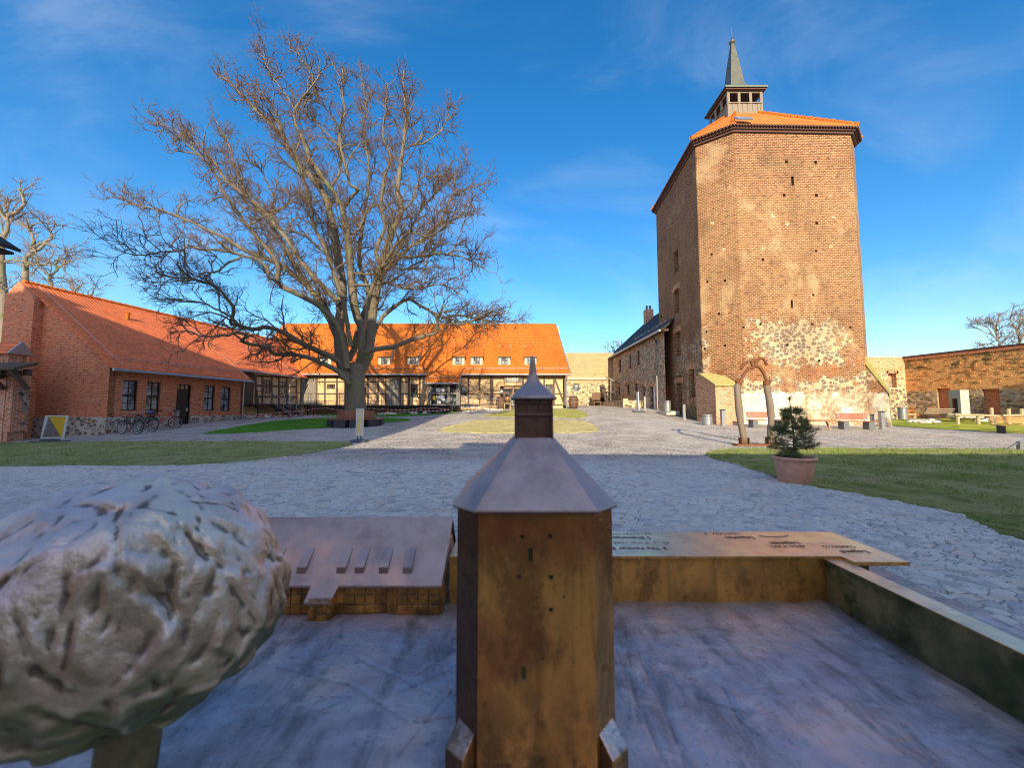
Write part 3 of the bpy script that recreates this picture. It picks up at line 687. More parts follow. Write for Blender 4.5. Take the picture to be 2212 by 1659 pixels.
m = MB(); panel(m, A, t1, nF, h[1]-.17, h[1]-.13, h[2]+.85, h[2]+1.1, .11, .05); q = m.build('handle', M['white'], LB); under(q, dr)
window(LB, A, t1, nF, (h[0]+.04, h[1]-.04, zt+.07, h[3]), .17, 3, 1, M['black'], M['glass'], .04, .025)
# roof: one tiled plane, the back slope beyond the ridge
def slab(m, pts, th=.12):
    m.prism(pts, Vector((0,0,-th)))
m = MB(); slab(m, [rp(-.18,-.42), rp(LL+.25,-.42), rp(LL+.25,5.87), rp(-.18,5.87)])
slab(m, [rp(-.18,5.88), rp(LL+.25,5.88), rp(LL+.25,5.88)+g1*1.3-Vector((0,0,1.0)), rp(-.18,5.88)+g1*1.3-Vector((0,0,1.0))])
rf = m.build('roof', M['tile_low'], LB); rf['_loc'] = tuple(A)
def ridge(par, p, q, mat, r=.11, step=.38):
    m = MB(); p = Vector(p); q = Vector(q); n_ = max(2, int((q-p).length/step))
    for i in range(n_):
        a = p.lerp(q, i/n_); b = p.lerp(q, (i+1.06)/n_); m.tube([a+Vector((0,0,.015)), b], [r*1.12, r*.93], 8)
    return m.build('ridge', mat, par)
ridge(LB, rp(-.2,5.87,.0), rp(LL+.25,5.87,.0), M['tile'])
def gutter(par, p, q, r=.075):
    m = MB(); m.tube([p, q], r, 8); return m.build('gutter', M['zinc'], par)
gutter(LB, rp(-.2,-.50,-.09), rp(LL+.3,-.50,-.09))
def snowguard(par, p, q, up, out, step=.75, rails=2, pickets=0):
    m = MB(); p = Vector(p); q = Vector(q); n_ = max(2, int((q-p).length/step)); up = Vector(up)
    for k in range(rails): m.tube([p+up*(.07+.11*k), q+up*(.07+.11*k)], .011, 4)
    for i in range(n_+1):
        a = p.lerp(q, i/n_); m.tube([a-up*.03, a+up*.22], .018, 4); m.tube([a+up*.2, a+Vector(out)*.2-up*.02], .012, 4)
    if pickets:
        k = int((q-p).length/pickets)
        for i in range(k): a = p.lerp(q, (i+.5)/k); m.tube([a+up*.02, a+up*.20], .009, 3, False)
    return m.build('snow_guard', M['galv'], par)
rn = g1.cross(t1); rn = (Vector((0,0,1))-g1*KR).normalized(); ro = (g1+Vector((0,0,KR))).normalized()
snowguard(LB, rp(.2,.15), rp(LL,.15), rn, ro)
for a_ in (.35, LL): m = MB(); m.tube([rp(a_,-.3,.05), rp(a_,5.8,.05)], .012, 4, False); m.build('lightning_wire', M['wirewhite'], LB)
q = onplane(276, 690, rp(0,0), rn)
m = MB(); m.tube([q-rn*.1, q+Vector((0,0,.42))], .10, 10); m.tube([q+Vector((0,0,.40)), q+Vector((0,0,.48))], .15, 10); m.build('roof_vent', M['tile'], LB)
m = MB(); e = rp(LL+.2,-.5,-.12); w0 = A+t1*(LL-.1)+nF*.1
m.tube([e, (w0.x, w0.y, 3.3), (w0.x, w0.y, .2)], .045, 8); m.build('downpipe', M['zinc'], LB)
# brick pier against the gable
m = MB(); m.prism([gp(4.7,-1.5)-t1*.38, gp(6.75,-1.5)-t1*.38, gp(6.75,7.5)-t1*.38, gp(5.87,8.22)-t1*.38, gp(4.7,7.3)-t1*.38], t1*.40)
m.build('pier', M['brick_red'], LB)

# low stepped wall with tiled coping, left edge
WX = thing('coping_wall', 'old brick wall with red tile coping at the left edge', 'wall', (-26, 18.4, 0))
wr = at(50, 850, 18.4); wr.x -= .85
m = MB(); zc = at(20, 764, 18.4).z; m.box(wr.x-4.0, 18.75, zc/2-1, 8.0, .7, zc+2)
m.box(wr.x+.16, 18.75, 1.75, .34, .66, 3.1); m.box(wr.x-.05, 18.75, .2, .5, .62, 2.6)
m.build('wall', M['brick_old'], WX)
m = MB(); m.prism([(wr.x-8, 18.2, zc-.02), (wr.x-8, 19.3, zc-.02), (wr.x-8, 18.75, zc+.62)], (8.1,0,0)); m.build('coping', M['tile_low'], WX)
m = MB(); m.prism([(wr.x+.1, 18.22, zc-.0), (wr.x+.1, 19.28, zc-.0), (wr.x+.1, 18.75, zc+.66)], (.07,0,0)); m.build('mortar_edge', M['zinc'], WX)
cp = thing('timber_canopy', 'dark weathered timber canopy on the old wall at the left edge', 'canopy', (-24.6, 18.2, 0))
q = at(36, 792, 17.6)
m = MB(); m.prism([(q.x-3, 18.38, q.z+.30), (q.x-3, 17.5, q.z-.05), (q.x-3, 17.5, q.z-.16), (q.x-3, 18.38, q.z+.16)], (3.0,0,0)); m.build('roof', M['timber'], cp)
m = MB(); m.beam((q.x-.35, 18.35, q.z-1.0), (q.x-.3, 17.6, q.z-.1), .14, .16); m.beam((q.x-1.5, 18.35, q.z-1.0), (q.x-1.5, 17.6, q.z-.1), .14, .16)
for i in range(9): m.obox((q.x-2.6+i*.27, 18.2-random.random()*.2, q.z-.25-random.random()*.3), (.25,0,0), (0,.16,0), (0,0,.3))
m.build('bracket', M['timber'], cp)

# gatehouse eave high at the left edge
gt = thing('gatehouse', 'pale plastered gatehouse whose dark eave shows at the top left edge', 'building', (-22, 12.5, 0))
q = at(30, 541, 14); m = MB(); m.box(q.x-3.2, 12.3, 3, 5.0, 3.0, 8.0); m.build('wall', M['plaster'], gt)
m = MB(); m.prism([(q.x, 10.4, q.z), (q.x, 14.2, q.z), (q.x-3.2, 14.2, q.z+2.0), (q.x-3.2, 10.4, q.z+2.0)], (0,0,.12)); m.prism([(q.x-.12, 10.5, q.z-.12), (q.x-.12, 14.1, q.z-.12), (q.x-3.2, 14.1, q.z-.1), (q.x-3.2, 10.5, q.z-.1)], (0,0,.1)); m.build('roof', M['tile_dark'], gt)

# ================================================================== HALF-TIMBERED WING
WG = thing('half_timbered_wing', 'half-timbered wing with raised metal stairs joining the brick building', 'building', tuple(A+t1*9))
WA0, WA1 = LL+.0, 15.6; ww = 1.15
WO = A+t1*WA0+g1*ww; WLn = WA1-WA0
def wing(u, v): return onplane(u, v, WO, nF)
HW = [hole(WO, nF, t1, WO, *q) for q in [(568.9,820.5,584.4,851),(603.5,824,617,853)]]
zr = at(600, 875, 32).z
m = MB(); wall(m, WO, t1, nF, WLn, .2, rz_(ww)-.1, HW, .12); m.build('wall', M['brick_infill'], WG)
m = MB()
def tb(par_m, O, t, n_, P, u0, v0, u1, v1, wid, proud=.03):
    a = onplane(u0, v0, P, n_); b = onplane(u1, v1, P, n_); d = (b-a)
    nn = Vector(n_); sd = d.normalized().cross(nn)*wid/2
    par_m.obox(a-sd-nn*.05, sd*2, d, nn*(.05+proud))
for u in (552, 566.5, 586.5, 602, 619, 640): tb(m, WO, t1, nF, WO, u, 812, u, 880, .18)
for v0, v1 in ((833,835.5),(857,857.5),(812,816),(874,875)): tb(m, WO, t1, nF, WO, 549, v0, 642, v1, .16, .026)
tb(m, WO, t1, nF, WO, 550, 815, 557, 872, .16, .034)
m.build('timber_frame', M['timber'], WG)
m = MB(); q0 = wing(524, 840); q1 = wing(547, 840)
a0 = 0.02; a1 = (q1-WO).dot(t1); panel(m, WO, t1, nF, a0, a1, zr, rz_(ww)-.2, .02, -.05); m.build('board_cladding', M['timber'], WG)
for h in HW: window(WG, WO, t1, nF, h, .06, 2, 3, M['brownwood'], M['glass_pale'], .08, .03)
m = MB(); a0 = WA0+.26; a1 = 21.5; slab(m, [rp(a0,.74), rp(a1-3,.74), rp(a1,5.87), rp(a0,5.87)])
slab(m, [rp(a0,5.88), rp(a1,5.88), rp(a1,5.88)+g1*1.3-Vector((0,0,1.0)), rp(a0,5.88)+g1*1.3-Vector((0,0,1.0))])
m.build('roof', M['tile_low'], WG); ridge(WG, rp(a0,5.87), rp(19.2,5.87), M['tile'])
gutter(WG, rp(a0,.66,-.09), rp(14.75,.66,-.09)); snowguard(WG, rp(a0+.3,1.3), rp(14.4,1.3), rn, ro)
m = MB(); m.tube([rp(14.9,.7,.05), rp(13.0,5.8,.05)], .012, 4, False); m.build('lightning_wire', M['wirewhite'], WG)
m = MB(); e = rp(14.6,.66,-.1); w0 = wing(623, 850)+nF*.1; m.tube([e, (w0.x, w0.y, e.z-.5), (w0.x, w0.y, .9)], .05, 8); m.build('downpipe', M['white'], WG)

# ================================================================== MAIN HALL
YF = 36.0; tX = Vector((1,0,0)); nY = Vector((0,-1,0))
MH = thing('half_timbered_hall', 'long half-timbered hall with steep orange roof and shed dormers', 'building', (-8, YF, 0))
def mh(u, v, Y=YF): return at(u, v, Y)
X0 = mh(634,850).x-5; X1 = mh(1222,850).x; zE = at(900, 807.5, 35.5).z; zR = at(900, 701.5, 41).z; MR = (zR-zE)/5.5
MO = Vector((X0, YF, 0)); ML = X1-X0; zdeck = at(800, 875, 34.6).z
def hm(u0, v0, u1, v1, d=.15): return hole(MO, nY, tX, MO, u0, v0, u1, v1)+(d,)
gates = [hm(648,817,682,875,.12), hm(836,818,863,875,.12)]
wins = [(hm(705.6,829.6,724,840.6,.12),4,2), (hm(775,829,792,859,.12),3,4), (hm(886.7,829,903.6,859,.14),3,4), (hm(994,833,1009,857,.12),2,3), (hm(1178,830,1195,855,.12),2,3), (hm(1090,832.5,1127,837,.1),10,2)]
cafe = [hm(1089,838.5,1128,882,.14), hm(1080.6,834,1087.6,882,.3)]
m = MB(); wall(m, MO, tX, nY, ML, -.6, zE+.45, [w[0] for w in wins]+gates+cafe, .15)
m.obox((X1-.001, YF, -.6), (0,9.6,0), (-.25,0,0), (0,0,zE+.6+.45)); m.build('wall', M['brick_infill'], MH)
m = MB(); m.prism([(X1-.3, YF+.05, zE+.1), (X1-.3, YF+10.2, zE+.1), (X1-.3, 41, zR-.15)], (.29,0,0)); m.build('gable', M['brick_infill'], MH)
m = MB()
for u, w in [(640,.25),(645,.2),(684,.22),(702,.18),(728,.22),(745,.2),(758,.2),(772,.18),(795,.18),(817,.22),(833.5,.2),(865,.2),(883.5,.2),(907,.2),(1012,.22),(1036,.2),(1062,.42),(1087.8+1,.12),(1130,.22),(1150,.2),(1175.5,.2),(1196.5,.2),(1220,.2)]:
    v1 = 875 if u < 1000 else 876
    tb(m, MO, tX, nY, MO, u, 812, u, v1, w*.8)
for a, b, v in [(634,648,825),(684,745,825),(745,835,825),(865,884,825),(684,835,850.6),(865,884,850.6),(1009,1088,851),(1009,1088,818),(1130,1222,818),(1130,1178,851),(1196,1222,851),(1130,1222,875),(634,1222,813.5),(994,1088,874)]:
    tb(m, MO, tX, nY, MO, a, v, b, v, .12, .024)
tb(m, MO, tX, nY, MO, 1198, 817, 1219, 874, .17, .036)
m.build('timber_frame', M['timber'], MH)
for h in gates:
    m = MB(); k = 9
    for i in range(k):
        a0 = h[0]+(h[1]-h[0])*i/k; a1 = h[0]+(h[1]-h[0])*(i+1)/k-.015; panel(m, MO, tX, nY, a0, a1, h[2], h[2]+(h[3]-h[2])*.80, .11, .05)
    panel(m, MO, tX, nY, h[0], h[1], h[2]+(h[3]-h[2])*.8, h[3], .11, .06)
    gd = m.build('gate', M['timber_grey'], MH); gd['_loc'] = MH['_loc']
    W_ = (h[1]-h[0])
    for c in (.12, .56):
        m = MB()
        for i in range(3):
            for j in range(2):
                panel(m, MO, tX, nY, h[0]+W_*(c+i*.105), h[0]+W_*(c+i*.105+.075), h[3]-.36+j*.17, h[3]-.24+j*.17, .1, .045)
        under(m.build('pane', M['glass'], MH), gd)
for (h, c, r) in wins: window(MH, MO, tX, nY, h, .09, c, r, M['brownwood'], M['glass'], .06, .035)
h = cafe[0]; mid = (h[0]+h[1])/2
for a0, a1 in ((h[0], mid-.01), (mid+.01, h[1])):
    f = window(MH, MO, tX, nY, (a0, a1, h[2]+.02, h[3]), .1, 2, 4, M['brownwood'], M['glass'], .11, .045); f.name = 'glazed_door'
h = cafe[1]; m = MB(); panel(m, MO, tX, nY, h[0], h[1], h[2], h[3], .29, .27); m.build('doorway', M['darkvoid'], MH)
m = MB(); q = mh(1084, 846); s = .13
m.prism([(q.x-s, YF-.06, q.z-.1), (q.x+s, YF-.06, q.z-.1), (q.x+s, YF-.06, q.z+.1), (q.x, YF-.06, q.z+.26), (q.x-s, YF-.06, q.z+.1)], (0,.04,0)); m.build('house_shaped_plate', M['white'], MH)
# main roof
yl = YF-.5
def mr(x, y, dz=0): return Vector((x, y, zE+MR*(y-35.5)+dz))
xl = at(612, 698, 41).x; xr0 = at(1231.5, 808, 35.5).x; xr1 = at(1200, 703, 41).x
m = MB(); slab(m, [mr(xl-.6, yl), mr(xr0, yl), mr(xr1, 41), mr(xl, 41)], .14)
slab(m, [mr(xl, 41.01), mr(xr1, 41.01), Vector((xr0, 46.6, zE)), Vector((xl-.6, 46.6, zE))], .14)
bx0 = at(918, 826, 34.7).x; bx1 = at(993.5, 826, 34.7).x; by = 35.5-.86
slab(m, [mr(bx0, by), mr(bx1, by), mr(bx1, yl-.002), mr(bx0, yl-.002)], .13)
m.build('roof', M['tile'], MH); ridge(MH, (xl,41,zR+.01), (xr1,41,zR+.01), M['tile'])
m = MB()
for p, q in (((xr0+.02, yl, zE+.02), (xr1+.02, 41, zR+.02)),): m.beam(p, q, .06, .2)
m.build('verge_trim', M['zinc'], MH)
gutter(MH, (mh(636,808).x, yl-.07, zE-.08), (bx0, yl-.07, zE-.08), .085); gutter(MH, (bx1, yl-.07, zE-.08), (xr0, yl-.07, zE-.08), .085)
gutter(MH, (bx0-.05, by-.07, zE-MR*.86-.06), (bx1+.05, by-.07, zE-MR*.86-.06), .08)
up = Vector((0,-MR,1)).normalized(); ou = Vector((0,1,MR)).normalized()
for (a, b, y) in ((mh(712,800).x, bx0-.1, 35.95), (bx1+.3, xr0-.1, 35.95), (bx0+.2, bx1-.2, by+.45)):
    snowguard(MH, mr(a, y), mr(b, y), up, ou, .8, 2, .16)
m = MB()
for x, xa, y in ((bx0-.02, bx0-.02, 0), (bx1+.02, bx1+.02, 0)): m.beam((x, yl-.05, zE-.05), (x, by-.02, zE-MR*.86-.03), .03, .22)
m.build('bay_verge', M['zinc'], MH)
def dpipe(par, x, y, ztop, zbot, yw):
    m = MB(); m.tube([(x, y, ztop), (x, y, ztop-.15), (x, yw, ztop-.55), (x, yw, zbot)], .055, 8); return m.build('downpipe', M['galv'], par)
dpipe(MH, mh(1221,830).x+.1, yl-.07, zE-.12, .8, YF-.1); dpipe(MH, bx1-.1, by-.07, zE-MR*.86-.1, 1.3, 35.0)
# dormers
rnm = Vector((0,-MR,1)).normalized()
for u in (702, 785, 830, 891.6, 990.5, 1029.5, 1089.6, 1146):
    P0 = onplane(u, 788, mr(0,36), rnm); zt = at(u, 769, P0.y).z; P1 = onplane(u, 744.5, mr(0,36), rnm); hw = .56
    dz = zt-P0.z; xc = P0.x
    D = MB(); D.obox((xc-hw, P0.y, P0.z-.05), (hw*2,0,0), (0,.05,0), (0,0,dz+.05)); 
    for s in (-1, 1):
        D.prism([(xc+s*hw, P0.y+.05, P0.z), (xc+s*hw, P0.y+.05, zt), (xc+s*hw, P1.y, P1.z), ], (-s*.05,0,0))
    d = D.build('dormer', M['cream'] if False else M['plaster'], MH); d['_loc'] = MH['_loc']
    m = MB(); sl = (P1.z-zt)/(P1.y-P0.y); a = (xc-hw-.1, P0.y-.18, zt+.05-.18*sl); b = (xc+hw+.1, P0.y-.18, zt+.05-.18*sl)
    m.prism([a, b, (xc+hw*.86, P1.y+.15, P1.z+.04+.15*sl), (xc-hw*.86, P1.y+.15, P1.z+.04+.15*sl)], (0,0,.09)); under(m.build('dormer_roof', M['tile'], MH), d)
    m = MB(); m.obox((xc-hw-.08, P0.y-.14, zt-.07-.1*sl), (2*hw+.16,0,0), (0,.1,0), (0,0,.08)); 
    for (x0, x1, z0, z1) in ((-.30,-.25,.06,.64),(.25,.30,.06,.64),(-.25,.25,.06,.11),(-.25,.25,.59,.64),(-.02,.02,.11,.59),(-.25,.25,.34,.37)):
        m.obox((xc+x0, P0.y-.045, P0.z+z0*dz/.72), (x1-x0,0,0), (0,.04,0), (0,0,(z1-z0)*dz/.72))
    under(m.build('dormer_window', M['timber'], MH), d)
    m = MB(); m.obox((xc-.25, P0.y-.018, P0.z+.11*dz/.72), (.5,0,0), (0,.015,0), (0,0,.48*dz/.72)); under(m.build('pane', M['glass_pale'], MH), d)
# entrance bay
yb = 35.05; m = MB(); zb0 = zdeck-.05; zb1 = zE-MR*.86+.2
def bq(u0, v0, u1, v1, y=yb): a = at(u0, v1, y); b = at(u1, v0, y); return a.x, b.x, a.z, b.z
for (u0, u1) in ((924,932),(966,971.5),(985,993)):
    x0, x1, _, _ = bq(u0, 830, u1, 880); m.obox((x0, yb, zb0), (x1-x0,0,0), (0,.18,0), (0,0,zb1-zb0))
x0, x1, _, _ = bq(924, 830, 993, 880)
for z0, z1 in ((zb1-.18, zb1), (at(950,850,yb).z-.06, at(950,850,yb).z+.06), (zb0, zb0+.12)): m.obox((x0, yb+.02, z0), (x1-x0,0,0), (0,.14,0), (0,0,z1-z0))
for x in (x0, x1-.1): m.obox((x, yb+.18, zb0), (.1,0,0), (0,.75,0), (0,0,zb1-zb0))
m.build('entrance_frame', M['timber_grey'], MH)
m = MB(); m.obox((x0+.1, yb+.1, zb0+.1), (x1-x0-.2,0,0), (0,.02,0), (0,0,zb1-zb0-.2)); eg = m.build('entrance_glazing', M['glass'], MH)
for (u0, v0, u1, v1, mt) in ((941,838,951,846.5,'white'),(951.5,838,960,845.5,'white'),(934,855,940,864,'yellow'),(941,855,946,861,'blueprint'),(947,855,960,865,'white'),(944,862,952,872,'blueprint'),(977,871,980,875,'cream')):
    a, b, c, d = bq(u0, v0, u1, v1); m = MB(); m.obox((a, yb+.07, c), (b-a,0,0), (0,.015,0), (0,0,d-c)); m.build('notice', M[mt], MH)
# shop sign with lettering
def text(s, size, loc, rot, mat, name, par=None, ext=.004, align='CENTER', shear=0, sub=None):
    cu = bpy.data.curves.new(name, 'FONT'); cu.body = s; cu.size = size; cu.extrude = ext; cu.align_x = align; cu.align_y = 'CENTER'; cu.shear = shear
    o = bpy.data.objects.new(name, cu); COL.objects.link(o)
    if isinstance(rot, Matrix): Mx = Matrix.Translation(loc) @ rot.to_4x4()
    else:
        from mathutils import Euler
        Mx = Matrix.Translation(loc) @ Euler(rot).to_matrix().to_4x4()
    dg = bpy.context.evaluated_depsgraph_get(); me = bpy.data.meshes.new_from_object(o.evaluated_get(dg)); bpy.data.objects.remove(o)
    me.name = name; B = Vector(par['_loc']) if par is not None else Vector((0,0,0))
    me.transform(Matrix.Translation(-B) @ Mx); me.materials.clear(); me.materials.append(mat)
    o = bpy.data.objects.new(name, me); COL.objects.link(o)
    if par is not None: o.parent = par
    return o
a, b = mh(1089, 826), mh(1128, 814.5)
m = MB(); m.obox((a.x, YF-.09, a.z), (b.x-a.x,0,0), (0,.05,0), (0,0,b.z-a.z)); sg = m.build('sign_board', M['timber_grey'], MH); sg['_loc'] = MH['_loc']
M['offwhite'] = plain('lettering_white', (.8,.8,.76), .6, var=.03)
cx = (a.x+b.x)/2; under(text('cucina2', .36, (cx-.05, YF-.1, a.z+.34), (math.pi/2,0,0), M['offwhite'], 'lettering', MH), sg)
under(text('Bistro & Restaurant', .12, (cx+.05, YF-.1, a.z+.1), (math.pi/2,0,0), M['offwhite'], 'lettering', MH), sg)
m = MB(); q = mh(1036, 852); m.torus((q.x, YF-.1, q.z), (0,1,0), .33, .035, 20, 6)
for k in range(4): aa = math.pi*k/4; m.tube([(q.x-.32*math.cos(aa), YF-.1, q.z-.32*math.sin(aa)), (q.x+.32*math.cos(aa), YF-.1, q.z+.32*math.sin(aa))], .018, 5)
m.tube([(q.x, YF-.17, q.z), (q.x, YF-.03, q.z)], .07, 10)
tag(m.build('cart_wheel', M['palewood'], None, loc=(q.x, YF-.1, q.z)), 'old wooden cart wheel hung on the hall wall', 'wheel')

# ================================================================== WALKWAY, STAIRS
zd = zdeck
DK = thing('metal_walkway', 'long raised dark steel walkway with railing along the half-timbered hall', 'walkway', (-12, 34.8, 0))
yd0 = 34.4
xd0 = wing(556, 875).x+1.2; xd1 = at(1005, 876, 34.4).x
m = MB(); m.box((mh(640,875).x+bx0)/2+.3, (yd0+36)/2, zd-.08, bx0-mh(640,875).x+2.0, 36-yd0, .14)
m.box((bx0+xd1)/2+.6, (yd0-.2+35.0)/2-.0, zd-.085, xd1-bx0+1.0, 35.0-yd0+.25, .13)
w0 = wing(524, 875)+nF*.02; w1 = wing(645, 875)+nF*.02
m.obox((w0.x, w0.y, zd-.15), nF*1.25, (w1-w0), Vector((0,0,.14)))
m.build('deck', M['iron'], DK)
def posts(par, p, q, n_, h=1.03, r=.02, name='railing', mat='iron', mid=0):
    m = MB(); p = Vector(p); q = Vector(q)
    for i in range(n_+1): a = p.lerp(q, i/n_); m.tube([a-Vector((0,0,.12)), a+Vector((0,0,h))], r, 5)
    m.tube([p+Vector((0,0,h)), q+Vector((0,0,h))], r*1.15, 5)
    for k in range(mid): z = h*(k+1)/(mid+1); m.tube([p+Vector((0,0,z)), q+Vector((0,0,z))], r*.5, 4)
    return m.build(name, M[mat], par)
e0 = w1+nF*1.22
posts(DK, (e0.x+.1, yd0+.05, zd), (bx0-.05, yd0+.05, zd), 11, mid=2)
s0 = w0+nF*1.22
posts(DK, (s0.x, s0.y, zd), (s0+t1*1.6).xyz[:2]+(zd,) if False else Vector(((s0+t1*1.5).x, (s0+t1*1.5).y, zd)), 2)
pa = at(548, 875, 28.9); 
c1 = s0+(w1-w0)*.52; posts(DK, (c1.x, c1.y, zd), (e0.x, e0.y, zd), 3, mid=2)
m = MB()
def sp_(p, q, r_): m = MB(); m.tube([p, q], r_, 10); m.build('support_post', M['iron'], DK)
for x in np.linspace(e0.x+.6, bx0-.4, 5): sp_((x, yd0+.2, gh(x, yd0)-.2), (x, yd0+.2, zd-.1), .07)
for k in (.05, .35, .7, .97): q = s0.lerp(e0, k)-nF*.15; sp_((q.x, q.y, float(gh(q.x, q.y))-.2), (q.x, q.y, zd-.1), .08)
for u in (600+15, 765, 927): q = at(u, 890, yd0-.05); sp_((q.x, yd0-.1, gh(q.x, yd0)-.2), (q.x, yd0-.1, zd+.02), .17)
def stairs(name, label, top, bot, wid, steps, rails=True, side=Vector((1,0,0)), mat='iron'):
    T = thing(name, label, 'stairs', tuple(bot)); top = Vector(top); bot = Vector(bot); side = side.normalized()
    m = MB()
    for i in range(steps):
        q = bot.lerp(top, (i+1)/(steps+1)); run = (top-bot)/(steps+1); run.z = 0
        m.obox(q-side*wid/2-run*.5, side*wid, run*1.05, Vector((0,0,-.045)))
    m.build('treads', M[mat], T)
    for s in (-1, 1):
        m = MB(); o_ = side*wid/2*s; m.beam(bot+o_-Vector((0,0,.02)), top+o_, .05, .2); m.build('stringer', M[mat], T)
        if rails:
            m = MB(); n_ = 3
            for i in range(n_+1): a = bot.lerp(top, i/n_)+o_*1.06; m.tube([a, a+Vector((0,0,1.0))], .022, 6)
            for k in (1.0, .66, .33): m.tube([bot+o_*1.06+Vector((0,0,k)), top+o_*1.06+Vector((0,0,k))], .024 if k == 1 else .014, 6)
            m.build('handrail', M['galv'], T)
    return T
tp = s0+t1*2.05; tp = Vector((tp.x, tp.y, zd-.03)); bb = tp+Vector((1.75, -.35, 0)); bb.z = float(gh(bb.x, bb.y))+.02
stairs('metal_stairs', 'dark steel stairs with handrails at the half-timbered wing', tp, bb, 1.35, 5, True, t1)
cxs = at(952, 880, 33.6).x; bt = G(cxs, 33.1, .0)
stairs('metal_stairs', 'wide dark steel steps in front of the hall entrance', (cxs, 34.25, zd-.02), bt, 1.9, 3, False)
m = MB()
for s in (-1.03, 1.03): m.tube([(cxs+s, 33.7, bt.z), (cxs+s, 33.7, zd+.95)], .05, 8)
RP = thing('entrance_ramp', 'low ramp with thin galvanised railing right of the entrance steps', 'ramp', (cxs+3, 34, 0))
m.build('gate_post', M['iron'], RP)
ra = Vector((cxs+1.3, 34.2, zd-.05)); rb = at(1075, 879, 34.2); rb.z = float(gh(rb.x, 34.2))+.05
m = MB(); m.obox(ra-Vector((0,0,.1)), rb-ra, (0,.95,0), (0,0,.1)); m.build('slope', M['galv'], RP)
posts(RP, ra, rb, 5, .9, .022, 'railing', 'galv', 2)
ob = at(1072+6, 886, 33.6)

# barrier tape and its rods
tp_ = [(505,899,28.5),(545,893,27.6),(620,889,27.6),(680,882,27.6),(705,881.5,27.8),(760,885,28),(802,882,28.2),(830,884,28.5),(910,881.5,30),(942,880.5,31),(970,885,31),(908,886,30),(835,890,28.5),(770,893.5,27.2),(640,896,26.6),(572,896.5,26.2),(520,896,26)]
pts = [at(*q) for q in tp_]
m = MB()
for i in range(len(pts)-1):
    a, b = pts[i], pts[i+1]; k = 5
    for j in range(k):
        p = a.lerp(b, j/k); q = a.lerp(b, (j+1)/k)
        sg1 = -.12*4*(j/k)*(1-j/k)*min(1, (b-a).length/3); sg2 = -.12*4*((j+1)/k)*(1-(j+1)/k)*min(1, (b-a).length/3)
        p = p+Vector((0,0,sg1)); q = q+Vector((0,0,sg2)); m.obox(p-Vector((0,0,.018)), q-p, (0,.004,0), (0,0,.036))
tp0 = m.build('barrier_tape', M['tape'], None, loc=tuple(pts[0])); tag(tp0, 'red and white barrier tape strung before the walkway', 'tape')
rod = MB(); rod.tube([(0,0,-.1), (0,0,1.0)], .012, 5); rr = rod.build('marking_rod', M['red'], None); rr['_loc'] = (0,0,0)
tag(rr, 'thin red rod stuck in the ground to hold barrier tape', 'rod', 'rods holding the barrier tape')
rods = [(572,27),(626,26.5),(680,27.6),(835,28.5),(942,31),(640,21.5),(1100,None)]
first = True
for u, Y in rods[:-1]:
    x = at(u, 886, Y).x; o = rr if first else rr.copy()
    if not first: COL.objects.link(o)
    first = False; o.location = G(x, Y)

# fieldstones heaped under and beside the walkway
for i in range(46):
    u = random.choice([random.gauss(500, 28), random.gauss(560, 30), random.gauss(800, 25), random.uniform(840, 990)])
    Y = random.uniform(28.5, 29.6) if u < 600 else random.uniform(33.2, 34.4)
    if u < 540: Y = random.uniform(27.6, 28.4)
    x = at(u, 886, Y).x; s = random.uniform(.2, .5)
    rock((ROCK+PROCK)[i % 8], G(x, Y, s*.12), (s*1.3, s, s*.7), random.uniform(0, 3), 'fieldstone', 'grey fieldstone in the heap beneath the walkway', 'fieldstones heaped beneath the walkway')
for i in range(20):
    u = random.uniform(1040, 1085) if i < 6 else random.uniform(1000, 1070); x = at(u, 884, 34).x; s = random.uniform(.15, .35)
    rock(PROCK[i % 4], G(x, random.uniform(33.2, 34), s*.1), (s*1.3, s, s*.6), random.uniform(0, 3), 'pale_fieldstone', 'pale fieldstone edging the ramp by the hall', 'pale stones edging the ramp')

# ================================================================== REAR WALL AND STONE HOUSE
RW = thing('courtyard_wall', 'sunlit brick and fieldstone courtyard wall between hall and stone house', 'wall', (9, 48, 0))
zt = at(1280, 764.5, 48).z; x0 = at(1185, 850, 48).x; x1 = 13.5; RO = Vector((x0, 48, 0)); zl = at(1280, 820, 48).z
h1 = hole(RO, nY, tX, RO, 1243, 829, 1261, 845); h2 = hole(RO, nY, tX, RO, 1280, 862, 1318, 884)
h1 = hole(RO, nY, tX, RO, 1237, 829, 1251, 845); h2 = hole(RO, nY, tX, RO, 1284, 859, 1308, 884)
m = MB(); wall(m, RO, tX, nY, x1-x0, -.5, zt, [h1, h2+(.5,)], .3)
m.obox((x0, 48, zt-.001), (x1-x0,0,0), (0,.9,0), (0,0,.14)); m.build('wall', M['wallfar'], RW)
m = MB(); m.obox((x0, 47.84, zl), (at(1352,820,48).x-x0,0,0), (0,.3,0), (0,0,.22)); m.build('ledge', M['plaster'], RW)
m = MB(); 
for h, d in ((h1, .28),): panel(m, RO, tX, nY, h[0], h[1], h[2], h[3], d, d-.03)
m.build('pane', M['glass_pale'], RW)
m = MB(); panel(m, RO, tX, nY, h2[0], h2[1], h2[2], h2[3], .49, .46); m.build('niche', M['darkvoid'], RW)
m = MB()
hc = (h2[0]+h2[1])/2; R_ = (h2[1]-h2[0])/2
for i in range(15):
    a = math.pi*i/14; p = RO+tX*(hc-math.cos(a)*R_*.98)+Vector((0,0,h2[3]-R_*.35+math.sin(a)*R_*.55)); q = RO+tX*(hc-math.cos(a)*R_*1.35)+Vector((0,0,h2[3]-R_*.35+math.sin(a)*(R_*.95)))
    m.beam(p+nY*.03, q+nY*.03, .13, .16, (0,1,0))
